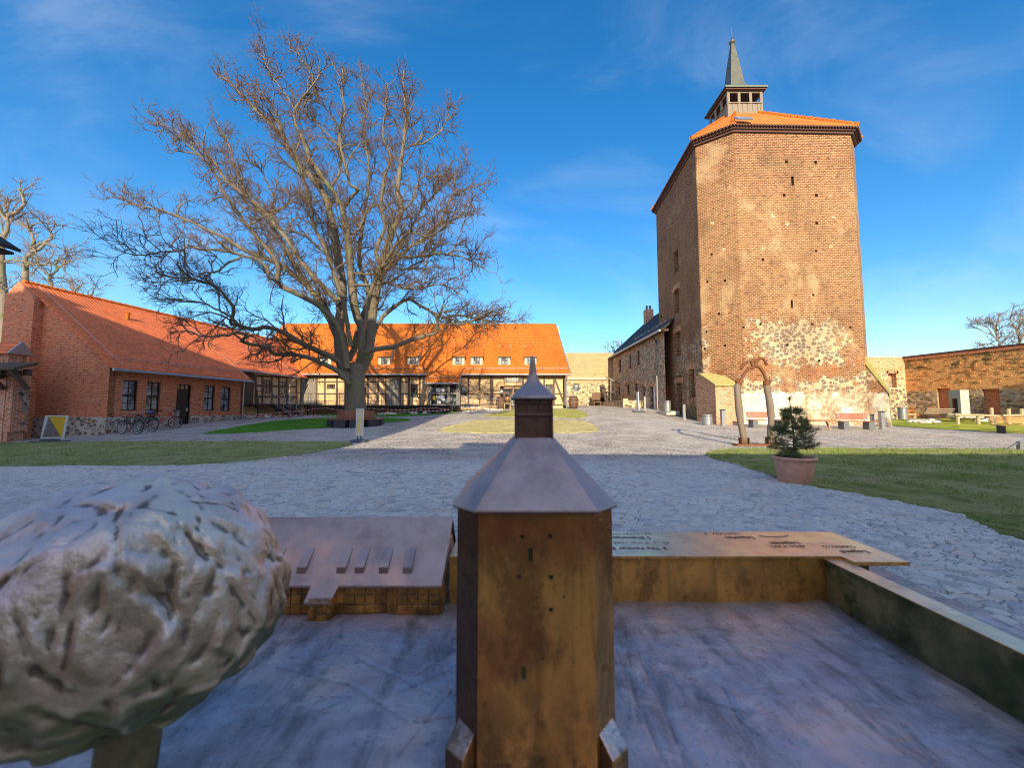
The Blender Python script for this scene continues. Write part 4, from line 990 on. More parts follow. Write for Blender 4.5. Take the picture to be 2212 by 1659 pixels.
m.build('arch', M['brick_red'], RW)

SH = thing('stone_house', 'two-storey fieldstone house with dark roof next to the tower', 'building', (12.6, 33.5, 0))
SO = Vector((12.6, 49.8, 0)); tS = Vector((0,-1,0)); nS = Vector((-1,0,0)); SL = 49.8-31.5; zs = at(1422, 716, 33).z
def c4(x0, y0, x1, y1): return (1210+.2321*x0, 605+.2321*y0, 1210+.2321*x1, 605+.2321*y1)
hs = [hole(SO, nS, tS, SO, *c4(*q)) for q in [(545,737,568,860),(640,690,660,828),(714,655,739,795),(540,1000,560,1075),(622,975,645,1072),(695,962,722,1110),(768,992,790,1082),(832,990,884,1204)]]
m = MB(); wall(m, SO, tS, nS, SL, -.5, zs-.1, hs, .3)
m.prism([(12.62,49.79,-.5),(23.4,49.79,-.5),(23.4,49.79,zs-.1),(18,49.79,zs+4.9),(12.62,49.79,zs-.1)], (0,-.4,0))
m.build('wall', M['stonehouse'], SH)
for i, h in enumerate(hs[:7]):
    window(SH, SO, tS, nS, h, .2, 2, 3, M['brownwood'], M['glass'], .07, .04)
h = hs[7]; m = MB(); mid = h[0]+(h[1]-h[0])*.45; panel(m, SO, tS, nS, mid, h[1], h[2], h[3], .2, .14); m.build('door', M['white'], SH)
m = MB(); panel(m, SO, tS, nS, h[0], mid, h[2], h[3], .29, .26); m.build('doorway', M['darkvoid'], SH)
for i, h in enumerate(hs):
    m = MB()
    if i in (3,4,5,6):
        c_ = (h[0]+h[1])/2; R_ = (h[1]-h[0])/2+.12
        for k in range(9):
            a = math.pi*k/8; p = SO+tS*(c_-math.cos(a)*R_)+Vector((0,0,h[3]+math.sin(a)*.18)); m.beam(p+nS*.02, p+nS*.02+Vector((0,0,.2))+tS*(-math.cos(a)*.08), .16, .2, (1,0,0))
    else: panel(m, SO, tS, nS, h[0]-.15, h[1]+.15, h[3]+.005, h[3]+.25, .02, -.03)
    m.build('lintel', M['buttress'], SH)
m = MB(); slab(m, [(12.2, 50.1, zs-.25), (12.2, 31.0, zs-.25), (18, 31.0, zs+5.1), (18, 50.1, zs+5.1)], .16)
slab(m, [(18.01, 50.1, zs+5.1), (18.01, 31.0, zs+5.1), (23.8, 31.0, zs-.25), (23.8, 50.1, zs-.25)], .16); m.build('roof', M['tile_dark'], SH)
m = MB(); m.box(12.55, 40.6, zs-.22, .6, 18.8, .2); m.build('eave_board', M['cornice'], SH)
gutter(SH, (12.12, 50, zs-.28), (12.12, 31.2, zs-.28), .09)
snowguard(SH, (13.0, 40, zs+.55), (13.0, 32, zs+.55), Vector((-.5,0,.85)), Vector((.7,0,.7)), .9, 2)
m = MB(); q0 = at(1394, 683, 48); m.box(q0.x+.4, 48, q0.z-1.5, .95, .95, 4.6); ch = m.build('chimney', M['brick_old'], SH); ch['_loc'] = SH['_loc']
m = MB()
for dx in (.2, .62): m.tube([(q0.x+dx, 48, q0.z+.7), (q0.x+dx, 48, q0.z+1.35)], .13, 8)
under(m.build('chimney_pot', M['iron'], SH), ch)
m = MB(); dy = (onplane(1421, 800, SO, nS)).y; m.tube([(12.12, dy, zs-.35), (12.5, dy, zs-.8), (12.5, dy, 4.2)], .06, 8); m.build('downpipe', M['iron'], SH)
m = MB(); m.tube([(12.5, dy, 4.2), (12.5, dy, 1.1)], .06, 8); m.build('downpipe', M['zinc'], SH)

# ================================================================== TOWER
C = [(12.9,25.9),(14.8,24.5),(22.8,24.7),(24.1,25.9),(24.4,34),(23,36.2),(15.4,36.6),(13.55,35.0)]
TZ = 18.5+E
TW = thing('castle_tower', 'massive polygonal brick castle keep with wooden belvedere and spire', 'tower', (18.6, 30, 0))
def face(i):
    a = Vector((*C[i], 0)); b = Vector((*C[(i+1) % 8], 0)); t = (b-a).normalized(); return a, t, Vector((t.y, -t.x, 0)), (b-a).length
def sq(u, v, s=4.2, P=None, n_=None, t=None): return hole(P, n_, t, P, u-s/2, v-s/2, u+s/2, v+s/2)+(.3,)
m = MB()
a, t, n_, L = face(1)
c7 = lambda x, y: ((2500+x*.5425)*.55, (100+y*.5425)*.55)
fh = [c7(1085,985), c7(1297,988), c7(1070,1228), c7(1303,1228), c7(1305,1430), (1763,482+60), (1754.6,700), (1769.7,779), (1757,637), (1701,745), (1648,560), (1837,707), (1606,707), (1643,700)]
holes = [sq(u, v, 6.2 if k < 5 else 5.0, a, n_, t) for k, (u, v) in enumerate(fh)]
s0_ = c7(1120,1090); s1_ = c7(1140,1157); holes.append(hole(a, n_, t, a, s0_[0], s0_[1], s1_[0], s1_[1])+(.5,))
holes.append(hole(a, n_, t, a, 1708.5, 648, 1713, 666)+(.5,)); Lf = L
FRH = list(holes); wall(m, a, t, n_, L, -.8, TZ, holes, .3)
a, t, n_, L = face(0)
ch_ = [(1528,608.5),(1553,677.6),(1526,717),(1522,753.5),(1566,746.6),(1537,549),(1566,606)]
holes0 = [sq(u, v, 4.8, a, n_, t) for u, v in ch_]; wall(m, a, t, n_, L, -.8, TZ, holes0, .25)
a, t, n_, L = face(7)
LW = [hole(a, n_, t, a, *q) for q in [(1455.8,624.7,1466.5,678),(1458.8,716,1469.8,770),(1455.5,541,1465.5,589),(1461.5,826.6,1473,888),(1487.8,797,1500.2,859),(1461.5,811,1472.5,822),(1426,681,1429.5,693)]]
wall(m, a, t, n_, L, -.8, TZ, [h+(.45,) for h in LW], .45); aL, tL, nL = a, t, n_
for i in (2,3,4,5,6): a, t, n_, L = face(i); wall(m, a, t, n_, L, -.8, TZ)
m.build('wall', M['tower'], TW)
m = MB()                                                       # dark depth of each opening
a, t, n_, L = face(1)
for h in FRH: panel(m, a, t, n_, h[0]-.03, h[1]+.03, h[2]-.03, h[3]+.03, h[4]+.05, h[4])
a, t, n_, L = face(0)
for h in holes0: panel(m, a, t, n_, h[0]-.03, h[1]+.03, h[2]-.03, h[3]+.03, .3, .25)
for k, h in enumerate(LW):
    if k not in (3,4): panel(m, aL, tL, nL, h[0]-.03, h[1]+.03, h[2]-.03, h[3]+.03, .5, .45)
m.build('opening', M['darkvoid'], TW)
m = MB(); h = LW[3]; panel(m, aL, tL, nL, h[0]-.03, h[1]+.03, h[2]-.03, h[3]+.03, .5, .42); m.build('door', M['brownwood'], TW)
m = MB(); h = LW[4]; panel(m, aL, tL, nL, h[0]-.03, h[1]+.03, h[2]-.03, h[3]+.03, .5, .4); m.build('niche', M['timber'], TW)
for h in (LW[3], LW[4], LW[1], LW[0]):                         # brick relieving arches
    m = MB()
    c_ = (h[0]+h[1])/2; R_ = (h[1]-h[0])/2+.1
    for k in range(7):
        x = (k-3)/3; p = aL+tL*(c_+x*R_*1.15)+nL*.0+Vector((0,0,h[3]+.02-.1*x*x)); m.beam(p, p+Vector((0,0,.42))+tL*x*.12, .15, .05, nL)
    m.build('brick_arch', M['buttress'], TW)
m = MB(); a, t, n_, L = face(1)                                # plugged putlog squares
for (x, y) in ((990,1378),(1090,1432),(1425,1385),(920,1610),(1405,1600)):
    u, v = c7(x, y); h = sq(u, v, 7.5, a, n_, t); panel(m, a, t, n_, h[0], h[1], h[2], h[3], .05, -.012)
a0_, t0_, n0_, _ = face(0)
for (x, y) in ((547,1430),(635,1620)):
    u, v = c7(x, y); h = sq(u, v, 6.5, a0_, n0_, t0_); panel(m, a0_, t0_, n0_, h[0], h[1], h[2], h[3], .05, -.012)
M['plug'] = masonry('plug_brick', .5, .5, (.60,.28,.13), (.56,.24,.10), (.75,.6,.42), .045, stain=.1)
m.build('mortared_patch', M['plug'], TW)
m = MB(); q = onplane(1556, 809, a0_, n0_); m.beam(q+n0_*.02-Vector((0,0,.35)), q+n0_*.02+Vector((0,0,.3)), .32, .06, n0_); m.build('red_niche', M['rust'], TW)
q = at(1519, 808, 25.4); r_ = at(1545, 831, 23.7)
m = MB(); xL = r_.x; xR = at(1591,850,23.7).x
m.prism([(xL, 23.7, -.6), (xL, 23.7, r_.z-.06), (xL, 25.5, q.z-.06), (xL, 26.2, q.z-.06), (xL, 26.2, -.6)], (xR-xL,0,0))
m.build('buttress', M['buttress'], TW)
m = MB(); m.prism([(xL-.08, 23.58, r_.z-.08), (xL-.08, 23.58, r_.z+.02), (xL-.08, 25.6, q.z+.08), (xL-.08, 25.6, q.z-.05)], (xR-xL+.16,0,0)); m.build('buttress_cap', M['moss'], TW)
a, t, n_, L = face(2); mc = a+t*L/2; zi = at(1872, 772, 25.3).z; zo = at(1914, 850, 25.0).z; hw = .72
m = MB(); m.prism([mc-t*hw-n_*.5+Vector((0,0,-.6)), mc-t*hw-n_*.5+Vector((0,0,zi+.35)), mc-t*hw+Vector((0,0,zi)), mc-t*hw+n_*.95+Vector((0,0,zo)), mc-t*hw+n_*1.0+Vector((0,0,-.6))], t*2*hw); m.build('buttress', M['tower'], TW)
m = MB(); m.prism([mc-t*(hw+.06)-n_*.3+Vector((0,0,zi+.1)), mc-t*(hw+.06)-n_*.1+Vector((0,0,zi+.28)), mc-t*(hw+.06)+n_*1.06+Vector((0,0,zo+.02)), mc-t*(hw+.06)+n_*1.06+Vector((0,0,zo-.16))], t*2*(hw+.06)); m.build('buttress_cap', M['moss'], TW)
# eaves: stepped dark cornice, rafter ends, tiled roof
cen = Vector((18.6, 30, 0))
def ring(s, z): return [cen+(Vector((*c, 0))-cen)*s+Vector((0,0,z)) for c in C]
def loft(m, rings, cap=True):
    vs = [p for r in rings for p in r]; n_ = len(rings[0]); fs = []
    for i in range(len(rings)-1):
        for j in range(n_): fs.append((i*n_+j, i*n_+(j+1)%n_, (i+1)*n_+(j+1)%n_, (i+1)*n_+j))
    if cap: fs.append(tuple((len(rings)-1)*n_+j for j in range(n_)))
    m.add(vs, fs)
m = MB(); loft(m, [ring(1.003, TZ-.02), ring(1.022, TZ+.02), ring(1.022, TZ+.17), ring(1.04, TZ+.17), ring(1.04, TZ+.32), ring(1.06, TZ+.34)], True); m.build('cornice', M['cornice'], TW)
m = MB(); e_ = ring(1.058, TZ+.37)
for i in range(8):
    p, q = e_[i], e_[(i+1) % 8]; k = int((q-p).length/.2); d = (q-p).normalized(); o_ = Vector((d.y, -d.x, 0))
    for j in range(k): c_ = p.lerp(q, (j+.5)/k); m.tube([c_-o_*.3-Vector((0,0,.02)), c_+o_*.04-Vector((0,0,.03))], .085, 6)
m.build('tile_ends', M['cornice'], TW)
LC = Vector((18.3, 30, 0)); LZ = 23.1+E
def sqr(c, h, z, k=.0): # eight points of a chamfered square, matching ring order
    b = h; e = h*.62
    return [c+Vector((x, y, z)) for x, y in ((-b,-e),(-e,-b),(e,-b),(b,-e),(b,e),(e,b),(-e,b),(-b,e))]
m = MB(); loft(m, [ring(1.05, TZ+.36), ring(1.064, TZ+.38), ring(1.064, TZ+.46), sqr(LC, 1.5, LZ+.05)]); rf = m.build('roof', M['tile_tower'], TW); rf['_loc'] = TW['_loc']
m = MB(); top = sqr(LC, 1.5, LZ+.1); ee = ring(1.064, TZ+.47)
for i in range(8):
    p, q = ee[i], top[i]; k = 14
    for j in range(k): m.tube([p.lerp(q, j/k)+Vector((0,0,.03)), p.lerp(q, (j+1.1)/k)+Vector((0,0,.0))], [.13,.10], 7)
under(m.build('hip_tiles', M['tile'], TW), rf)
m = MB(); q = at(1620, 262, 26.6); 
fr = onplane(*c7(812, 700), ring(1.076, TZ+.5)[1], ((ring(1.076,TZ+.5)[2]-ring(1.076,TZ+.5)[1]).cross(top[1]-ring(1.076,TZ+.5)[1])))
m.obox(fr+Vector((-.5,.3,.40)), (1.0,0,0), (0,.5,.55), (0,-.05,.06)); under(m.build('roof_hatch', M['zinc'], TW), rf)
# belvedere
hb = 1.36; zb = LZ-.3; zt2 = 25.2+E-.14; zs2 = LZ+.95
m = MB()
for sx, sy in ((0,-1),(1,0),(0,1),(-1,0)):
    tt = Vector((-sy, sx, 0)); nn = Vector((sx, sy, 0)); O_ = LC+nn*hb
    for i in range(14):
        a0 = -hb+2*hb*i/14
        m.obox(O_+tt*(a0+.006)-nn*(.05+(i % 2)*.015)+Vector((0,0,zb)), tt*(2*hb/14-.012), nn*.05, Vector((0,0,zs2-zb)))
bd = m.build('boarding', M['oldwood'], TW)
m = MB()
for sx, sy in ((0,-1),(1,0),(0,1),(-1,0)):
    tt = Vector((-sy, sx, 0)); nn = Vector((sx, sy, 0)); O_ = LC+nn*(hb+.03)
    for a0, w_ in ((-hb-.03,.20),(-hb/3-.1,.2),(hb/3-.1,.2),(hb-.17,.20)):
        m.obox(O_+tt*a0-nn*.09+Vector((0,0,zb)), tt*w_, nn*.08, Vector((0,0,zt2-zb)))
    m.obox(O_-tt*hb-nn*.10+Vector((0,0,zs2)), tt*2*hb, nn*.13, Vector((0,0,.07)))
    m.obox(O_-tt*hb-nn*.085+Vector((0,0,zt2-.13)), tt*2*hb, nn*.06, Vector((0,0,.13)))
m.build('belvedere_frame', M['oldwood'], TW)
m = MB(); m.box(LC.x, LC.y, zs2-.15, 2*hb-.25, 2*hb-.25, .1); m.tube([(LC.x+.1, LC.y, zs2), (LC.x+.1, LC.y, zt2)], .14, 8); m.box(LC.x+.3, LC.y-.3, zs2+.35, .12, .12, .9); m.build('belvedere_floor', M['timber'], TW)
m = MB(); r_ = 1.66
m.box(LC.x, LC.y, zt2+.07, 2*r_-.15, 2*r_-.15, .12); m.build('belvedere_cornice', M['cornice'], TW)
def sq4(h, z): return [LC+Vector((x*h, y*h, z)) for x, y in ((-1,-1),(1,-1),(1,1),(-1,1))]
m = MB(); loft(m, [sq4(r_, zt2+.12), sq4(r_, zt2+.27), sq4(r_-.03, zt2+.29), sq4(1.15, zt2+.62), sq4(.60, 26.35+E)]); m.build('belvedere_roof', M['copper_light'], TW)
m = MB(); loft(m, [sq4(.60, 26.2+E), sq4(.50, 27.0+E), sq4(.33, 28.6+E), sq4(.10, 30.45+E)]); sp = m.build('spire', M['copper'], TW); sp['_loc'] = TW['_loc']
m = MB(); m.smooth = True; m.lathe([(.001,-.25),(.12,-.2),(.23,-.06),(.25,.0),(.23,.06),(.12,.2),(.06,.26),(.045,.6),(.015,1.35),(.001,1.4)], (LC.x, LC.y, 30.55+E), 16, False); under(m.build('finial_ball', M['copper'], TW), sp)
# iron down-lead on shaded side and stone threshold
m = MB(); q = onplane(1517.5, 822, a0_, n0_); m.tube([(12.7, 25.75, q.z), (12.7, 25.75, .9)], .035, 6); m.build('fall_pipe', M['red'], TW)
h = LW[3]; q = aL+tL*(h[0]+h[1])/2
st_ = thing('stone_steps', 'rough stone threshold blocks under the tower side door', 'steps', (12.6, q.y, .3))
m = MB(); gz = float(gh(12.4, q.y)); m.box(12.5, q.y, (gz+h[2])/2, .9, 1.3, h[2]-gz); m.box(12.1, q.y-.1, gz+.12, .7, 2.0, .3); m.build('block', M['plaster'], st_, .03)

# ================================================================== RUINED WALLS ON THE RIGHT
k0 = Vector((at(1800,850,38).x, 38, 0)); k1 = Vector((39, 38, 0)); zw = at(1915, 771, 38).z
FW = thing('ruined_wall', 'pale brick castle wall with one arched window opening right of the tower', 'wall', (36, 38, 0))
n0 = Vector((0,-1,0)); h = hole(k0, n0, tX, k0, 1918.5, 806, 1936.5, 838)
m = MB(); wall(m, k0, tX, n0, 39-k0.x, -.3, zw, [h+(.55,)], .5); m.build('wall', M['wallfar'], FW)
m = MB(); c_ = (h[0]+h[1])/2; R_ = (h[1]-h[0])/2
for i in range(11):
    a = math.pi*i/10; p = k0+tX*(c_-math.cos(a)*R_*1.12)+Vector((0,0,h[3]-.12+math.sin(a)*.3)); m.beam(p+nY*.02, p+nY*.02+Vector((-math.cos(a)*.12,0,.25)), .17, .12, (0,1,0))
m.build('arch', M['wallfar'], FW)
m = MB(); panel(m, k0, tX, n0, h[0]-.02, h[1]+.02, h[2]-.02, h[3]+.02, .6, .5); m.build('blocked_opening', M['brick_old'], FW)
m = MB(); panel(m, k0, tX, n0, h[0]-.1, h[1]+.15, h[2]-.12, h[2]-.002, .3, -.12); m.build('sill', M['plaster'], FW)
RT = thing('weathered_wall', 'long overgrown brick and fieldstone wall running toward the right edge', 'wall', (40.6, 30.5, 0))
k2 = Vector((44.2, 13.5, 0)); tR = (k2-k1).normalized(); nR = Vector((tR.y, -tR.x, 0))
if nR.x > 0: nR = -nR
hr = [hole(k1, nR, tR, k1, *q) for q in [(2025,838.5,2054,898),(2122.5,840,2160,897)]]; LR = (k2-k1).length
# the wall face, weathered: a displaced grid with the two blind recesses
m = MB(); wall(m, k1, tR, nR, LR, -.6, zw-.35, [(h[0], h[1], max(h[2], 0.1), h[3], .28) for h in hr], .28)
o = m.build('wall', M['wallright'], RT)
m = MB()
for h in hr: panel(m, k1, tR, nR, h[0]-.02, h[1]+.02, -.2, h[3]+.02, .34, .28)
m.build('blind_recess', M['brick_red'], RT)
m = MB(); m.obox(k1+nR*.12+Vector((0,0,zw-.35)), tR*LR, -nR*.8, Vector((0,0,.28))); m.build('coping', M['brick_red'], RT)
m = MB(); m.obox(k1+nR*.2+Vector((0,0,zw-.07)), tR*LR, -nR*.9, Vector((0,0,.09))); m.build('coping_edge', M['tile_dark'], RT)
rng2 = random.Random(3)                                        # jutting weathered bricks
m = MB()
for i in range(900):
    a = rng2.uniform(.2, LR-.2); z = rng2.uniform(.4, zw-.6)
    if any(h[0]-.3 < a < h[1]+.3 and z < h[3]+.2 for h in hr): continue
    if rng2.random() > (.9 if z > 3.6 or z < 2.8 else .45): continue
    w_ = rng2.uniform(.12, .38); hh = rng2.uniform(.06, .14); d = rng2.uniform(.02, .09)
    panel(m, k1, tR, nR, a, a+w_, z, z+hh, .05, -d)
m.build('jutting_brick', M['wallright'], RT)

# ================================================================== OBJECTS OF THE YARD
def proto_at(T): T['_loc'] = (0,0,0); return T
# concrete hut
P_h = Vector((at(2077, 890, 29.3).x, 29.3, 0)); gz = at(2070, 899, 29.3).z; zT = at(2077, 842.5, 29.3).z
Q_h = P_h+Vector((.2,.98,0))*.98; tH = (P_h-Q_h).normalized(); nH = Vector((tH.y,-tH.x,0)); LH = (P_h-Q_h).length
HT = thing('concrete_hut', 'small pale concrete hut with a narrow dark doorway before the ruined wall', 'hut', (P_h.x, P_h.y, gz))
h_ = hole(Q_h, nH, tH, Q_h, 2058, 861, 2069, 891)
m = MB(); wall(m, Q_h, tH, nH, LH, gz-.3, zT, [h_], .25)
R_h = P_h+Vector((.98,-.2,0))*.55; S_h = R_h+(Q_h-P_h)
for p, r_ in ((P_h,R_h),(R_h,S_h),(S_h,Q_h)): m.add([p+Vector((0,0,gz-.3)), r_+Vector((0,0,gz-.3)), r_+Vector((0,0,zT)), p+Vector((0,0,zT))], [(0,1,2,3)])
m.add([v+Vector((0,0,zT)) for v in (Q_h, P_h, R_h, S_h)], [(0,1,2,3)]); m.build('wall', M['concrete'], HT)
m = MB(); panel(m, Q_h, tH, nH, h_[0], h_[1], h_[2], h_[3], .25, .2); m.build('doorway', M['concrete_dark'], HT)
m = MB(); panel(m, Q_h, tH, nH, h_[0], h_[0]+.05, h_[2], h_[3], .2, -.01); m.build('door_jamb', M['rust'], HT)
m = MB(); m.box(P_h.x-.1, P_h.y-.3, gz-.02, 2.0, .7, .2); m.build('threshold', M['plaster'], HT)

# pale split-log fences
def logfence(us, Y, label, railv, ends):
    T = thing('log_fence', label, 'fence', tuple(G(at(us[0][0], 886, Y).x, Y)), group='low pale log fences by the ruined wall')
    for u, hv in us:
        b = G(at(u, 900, Y).x, Y, -.1); t_ = at(u, hv, Y); m = MB(); m.tube([b, (b.x+.02, b.y, t_.z)], .10, 8); m.build('post', M['palewood'], T)
    m = MB(); a = at(ends[0], railv[0], Y-.12); b = at(ends[1], railv[1], Y-.12); m.tube([a, (a+b)/2+Vector((0,0,.03)), b], .075, 8); m.build('rail', M['palewood'], T)
logfence([(1936,896),(1955,897),(1975,896)], 32, 'low pale log fence beside the steel cylinder', (897.5,895.5), (1932,1978))
logfence([(2068,897),(2112,895),(2142,881)], 27, 'pale log fence in front of the concrete hut', (896.5,899), (2062,2162))
logfence([(2179,883),(2207,883)], 26.5, 'pale log fence with three posts at the right edge', (898,898), (2165,2240))
# boulders and a carved figure pile before the wall
for i in range(34):
    u = random.choice([random.gauss(1988, 14), random.gauss(2012, 14), random.uniform(1955, 2050), random.uniform(2098, 2205)]); Y = random.uniform(28.6, 30.4)
    x = at(u, 886, Y).x; s = random.uniform(.18, .55)
    rock(PROCK[i % 4], G(x, Y, s*.12), (s*1.25, s, s*.75), random.uniform(0, 3), 'pale_boulder', 'pale boulder in the heap at the foot of the ruined wall', 'pale boulders heaped by the ruined wall')
LB2 = thing('stacked_beams', 'grey timber beams stacked beside the concrete hut', 'beams', (at(2035,896,30).x, 30, 0))
m = MB(); q = at(2034, 894, 30)
for k in range(3): m.box(q.x-.1, 30-.1*k, q.z+.05+.16*k, 2.6, .14, .1)
m.box(q.x+.6, 29.6, q.z-.1, 1.7, .5, .28); m.build('beam', M['oldwood'], LB2)

# benches
def bench(name, label, mat, leg, w=1.8, group=None):
    T = thing(name, label, 'bench', group=group)
    m = MB()
    for k in range(4): m.box(0, -.20+.115*k, .45, w, .095, .04)
    m.build('seat', mat, T, .006)
    m = MB()
    for k in range(3): m.obox((-w/2*.86, .24+.03*k, .56+.115*k), (w*.86,0,0), (0,.035,.01), (0,.02,.095))
    m.build('backrest', mat, T, .006)
    for s in (-1, 1):
        m = MB(); m.box(s*w*.34, 0, .21, .30 if leg != 'thin' else .05, .42, .42); m.build('leg', M['concrete_dark'] if leg == 'galv' else M['iron'], T, .01)
    m = MB()
    for s in (-1, 1): m.obox((s*w*.34-.025, .18, .3), (.05,0,0), (0,.03,.01), (0,.13,.6))
    m.build('bracket', M['galv'], T); return T
GB = 'slatted benches at the foot of the tower'
b1 = bench('park_bench', 'red slatted bench behind the arch sculpture at the tower foot', M['slats'], 'galv', 2.0, GB)
x = at(1652, 915, 22).x; move(b1, G(x, 22.0), .05)
x = at(1853, 925, 21.5).x; dup(b1, G(x, 21.6), -.03, 'red slatted bench standing free between pine and ash bins')
b3 = bench('wooden_bench', 'honey-coloured plank bench on thin black legs at the right edge', M['warmwood'], 'thin', 2.2)
x = at(2196, 925, 21).x; move(b3, G(x, 21.0), -.1)
for c in b3.children:
    if c.name.startswith('backrest'): c.location = (0,0,0)
# plank table behind the pine
PT = thing('plank_table', 'low slab table with splayed legs behind the potted pine', 'table', tuple(G(at(1765,920,21.3).x, 21.3)))
b = Vector(PT['_loc']); m = MB(); m.lathe([(.01,.0),(.85,.02),(.95,.06),(.9,.10),(.01,.1)], (b.x, b.y, b.z+.42), 14); m.build('table_top', M['warmwood'], PT)
for s in (-1, 1): m = MB(); m.beam((b.x+s*.7, b.y, b.z), (b.x+s*.5, b.y, b.z+.44), .07, .07); m.build('leg', M['warmwood'], PT)

# round bench about the old tree
TX, TY = at(770, 886, 22.6).x, 22.6
RB = thing('round_bench', 'ring-shaped slatted bench around the old tree', 'bench', tuple(G(TX, TY)))
bz = float(gh(TX, TY-1.5)); kk = 10
m = MB(); m2 = MB()
for i in range(kk):
    a0 = 2*math.pi*i/kk+.1; a1 = 2*math.pi*(i+1)/kk+.1
    for r_, w_ in ((1.28,.10),(1.40,.10),(1.52,.10)):
        m.beam((TX+r_*math.cos(a0), TY+r_*math.sin(a0), bz+.47), (TX+r_*math.cos(a1), TY+r_*math.sin(a1), bz+.47), w_, .045)
    for k in range(4):
        r_ = 1.10-.03*k; m2.beam((TX+r_*math.cos(a0), TY+r_*math.sin(a0), bz+.58+.105*k), (TX+r_*math.cos(a1), TY+r_*math.sin(a1), bz+.58+.105*k), .035, .08)
m.build('seat', M['slats'], RB); m2.build('backrest', M['slats'], RB)
for i in range(kk):
    a = 2*math.pi*i/kk+.1; m = MB(); c_ = Vector((TX, TY, bz)); d = Vector((math.cos(a), math.sin(a), 0)); s = Vector((-d.y, d.x, 0))
    w_ = .36
    m.obox(c_+d*1.16-s*w_-Vector((0,0,.15)), s*w_*2, d*.36, Vector((0,0,.58))); m.build('support', M['iron'], RB)

# cylinders, bins and bollards
def bin_(name, label, cat, u, v, Y, r, h, mat, post=0, group=None):
    g = G(at(u, v, Y).x, Y); T = thing(name, label, cat, tuple(g), group=group)
    m = MB(); m.smooth = False; m.lathe([(r*.94,post),(r,post+.02),(r,post+h-.03),(r*.96,post+h),(r*.85,post+h),(r*.83,post+h-.06),(.01,post+h-.06)], g, 20, False); m.build('body', mat, T)
    m = MB(); m.lathe([(r*1.02,post+h-.10),(r*1.02,post+h-.07)], g, 20, False); m.build('band', M['iron'], T)
    if post: m = MB(); m.tube([g-Vector((0,0,.1)), g+Vector((0,0,post))], .03, 8); m.build('post', M['iron'], T)
    return T
bin_('steel_planter', 'steel cylinder with a red stake beside the tower corner', 'planter', 1528, 917, 23.0, .28, .62, M['galv'])
g = G(at(1529,917,23.0).x, 23.0); 
bin_('litter_bin', 'cylindrical steel bin on a post near the stone house', 'bin', 1442, 895, 29.5, .26, .85, M['galv'], .3)
bin_('steel_drum', 'tall steel cylinder standing before the pale ruined wall', 'bin', 1950, 898, 31, .30, 1.0, M['galv'], .1)
def bollard(label, u, v, Y, h, w=.16):
    g = G(at(u, v, Y).x, Y); T = thing('ash_column', label, 'ashtray', tuple(g), group='slim steel ash columns')
    m = MB(); m.box(g.x, g.y, g.z+h/2-.05, w, w, h+.1); m.build('body', M['galv'], T, .008)
    m = MB(); m.box(g.x-.02, g.y-.03, g.z+h+.01, w*1.2, w*1.3, .05); m.build('cap', M['iron'], T, .006); return T
bollard('slim steel ash column at the stone threshold of the tower', 1478, 905, 27.0, 1.1)
bollard('slim steel ash column before the tower buttress', 1562, 918, 22.6, .95, .2)
bollard('slim steel ash column by the white door of the stone house', 1393, 886, 33.0, 1.2)
bollard('taller ash column right of the free-standing bench', 1906, 925, 22.0, 1.0, .2)
bollard('short ash column close beside the free-standing bench', 1885, 921, 22.6, .8, .14)
bollard('slim dark ash column beside the black door of the outbuilding', 380, 920, 22.4, .95, .18)

# arch sculpture
AS = thing('arch_sculpture', 'two crooked oak posts joined by a rusty steel arch', 'sculpture', tuple(G(7.6, 13.5)))
gz = float(gh(8, 13.4)); Y = 13.5
def ax(u, v): return at(u, v, Y)
for nm, uu in (('post', [(1608,960),(1606,940),(1600,915),(1597,890),(1594,860),(1592,835),(1596,829)]), ('post', [(1666,958),(1665,935),(1666,905),(1664,880),(1660,855),(1657,838),(1656,829)])):
    m = MB(); m.smooth = True; pts = [ax(*q) for q in uu]; m.tube(pts, [.10,.115,.10,.12,.105,.11,.10], 10); m.build(nm, M['post'], AS)
    b = pts[0]; m = MB()
    for s in (-1, 1): m.box(b.x+s*.13, Y, gz+.12, .03, .2, .32)
    m.build('shoe', M['rust'], AS)
    t_ = pts[-1]; m = MB(); m.tube([t_-Vector((0,0,.06)), t_+Vector((0,0,.10))], .11, 10); m.build('cap', M['rust'], AS)
m = MB(); m.box(ax(1630,963).x, Y, gz+.03, ax(1675,963).x-ax(1588,963).x, .30, .07); m.build('base_beam', M['rust'], AS)
def strap(uu, w_=.10, th=.05):
    pts = [ax(*q) for q in uu]; m = MB(); fine = []
    for i in range(len(pts)-1):
        p0 = pts[max(i-1,0)]; p1, p2 = pts[i], pts[i+1]; p3 = pts[min(i+2, len(pts)-1)]
        for j in range(4):
            s = j/4; fine.append(.5*((2*p1)+(-p0+p2)*s+(2*p0-5*p1+4*p2-p3)*s*s+(-p0+3*p1-3*p2+p3)*s**3))
    fine.append(pts[-1]); m.smooth = True; m.tube(fine, w_*.44, 6); return m
strap([(1591,821),(1593,826),(1599,824),(1606,810),(1616,798),(1628,792),(1633,786),(1632,779),(1627,777),(1624,784),(1628,792)], .13).build('arch', M['rust'], AS)
strap([(1628,789),(1640,793),(1648,803),(1653,815),(1657,824),(1662,826),(1664,820)], .13).build('arch', M['rust'], AS)
strap([(1600,796),(1608,786),(1620,780),(1632,779),(1642,774),(1650,776),(1656,788)], .12).build('top_strap', M['rust'], AS)

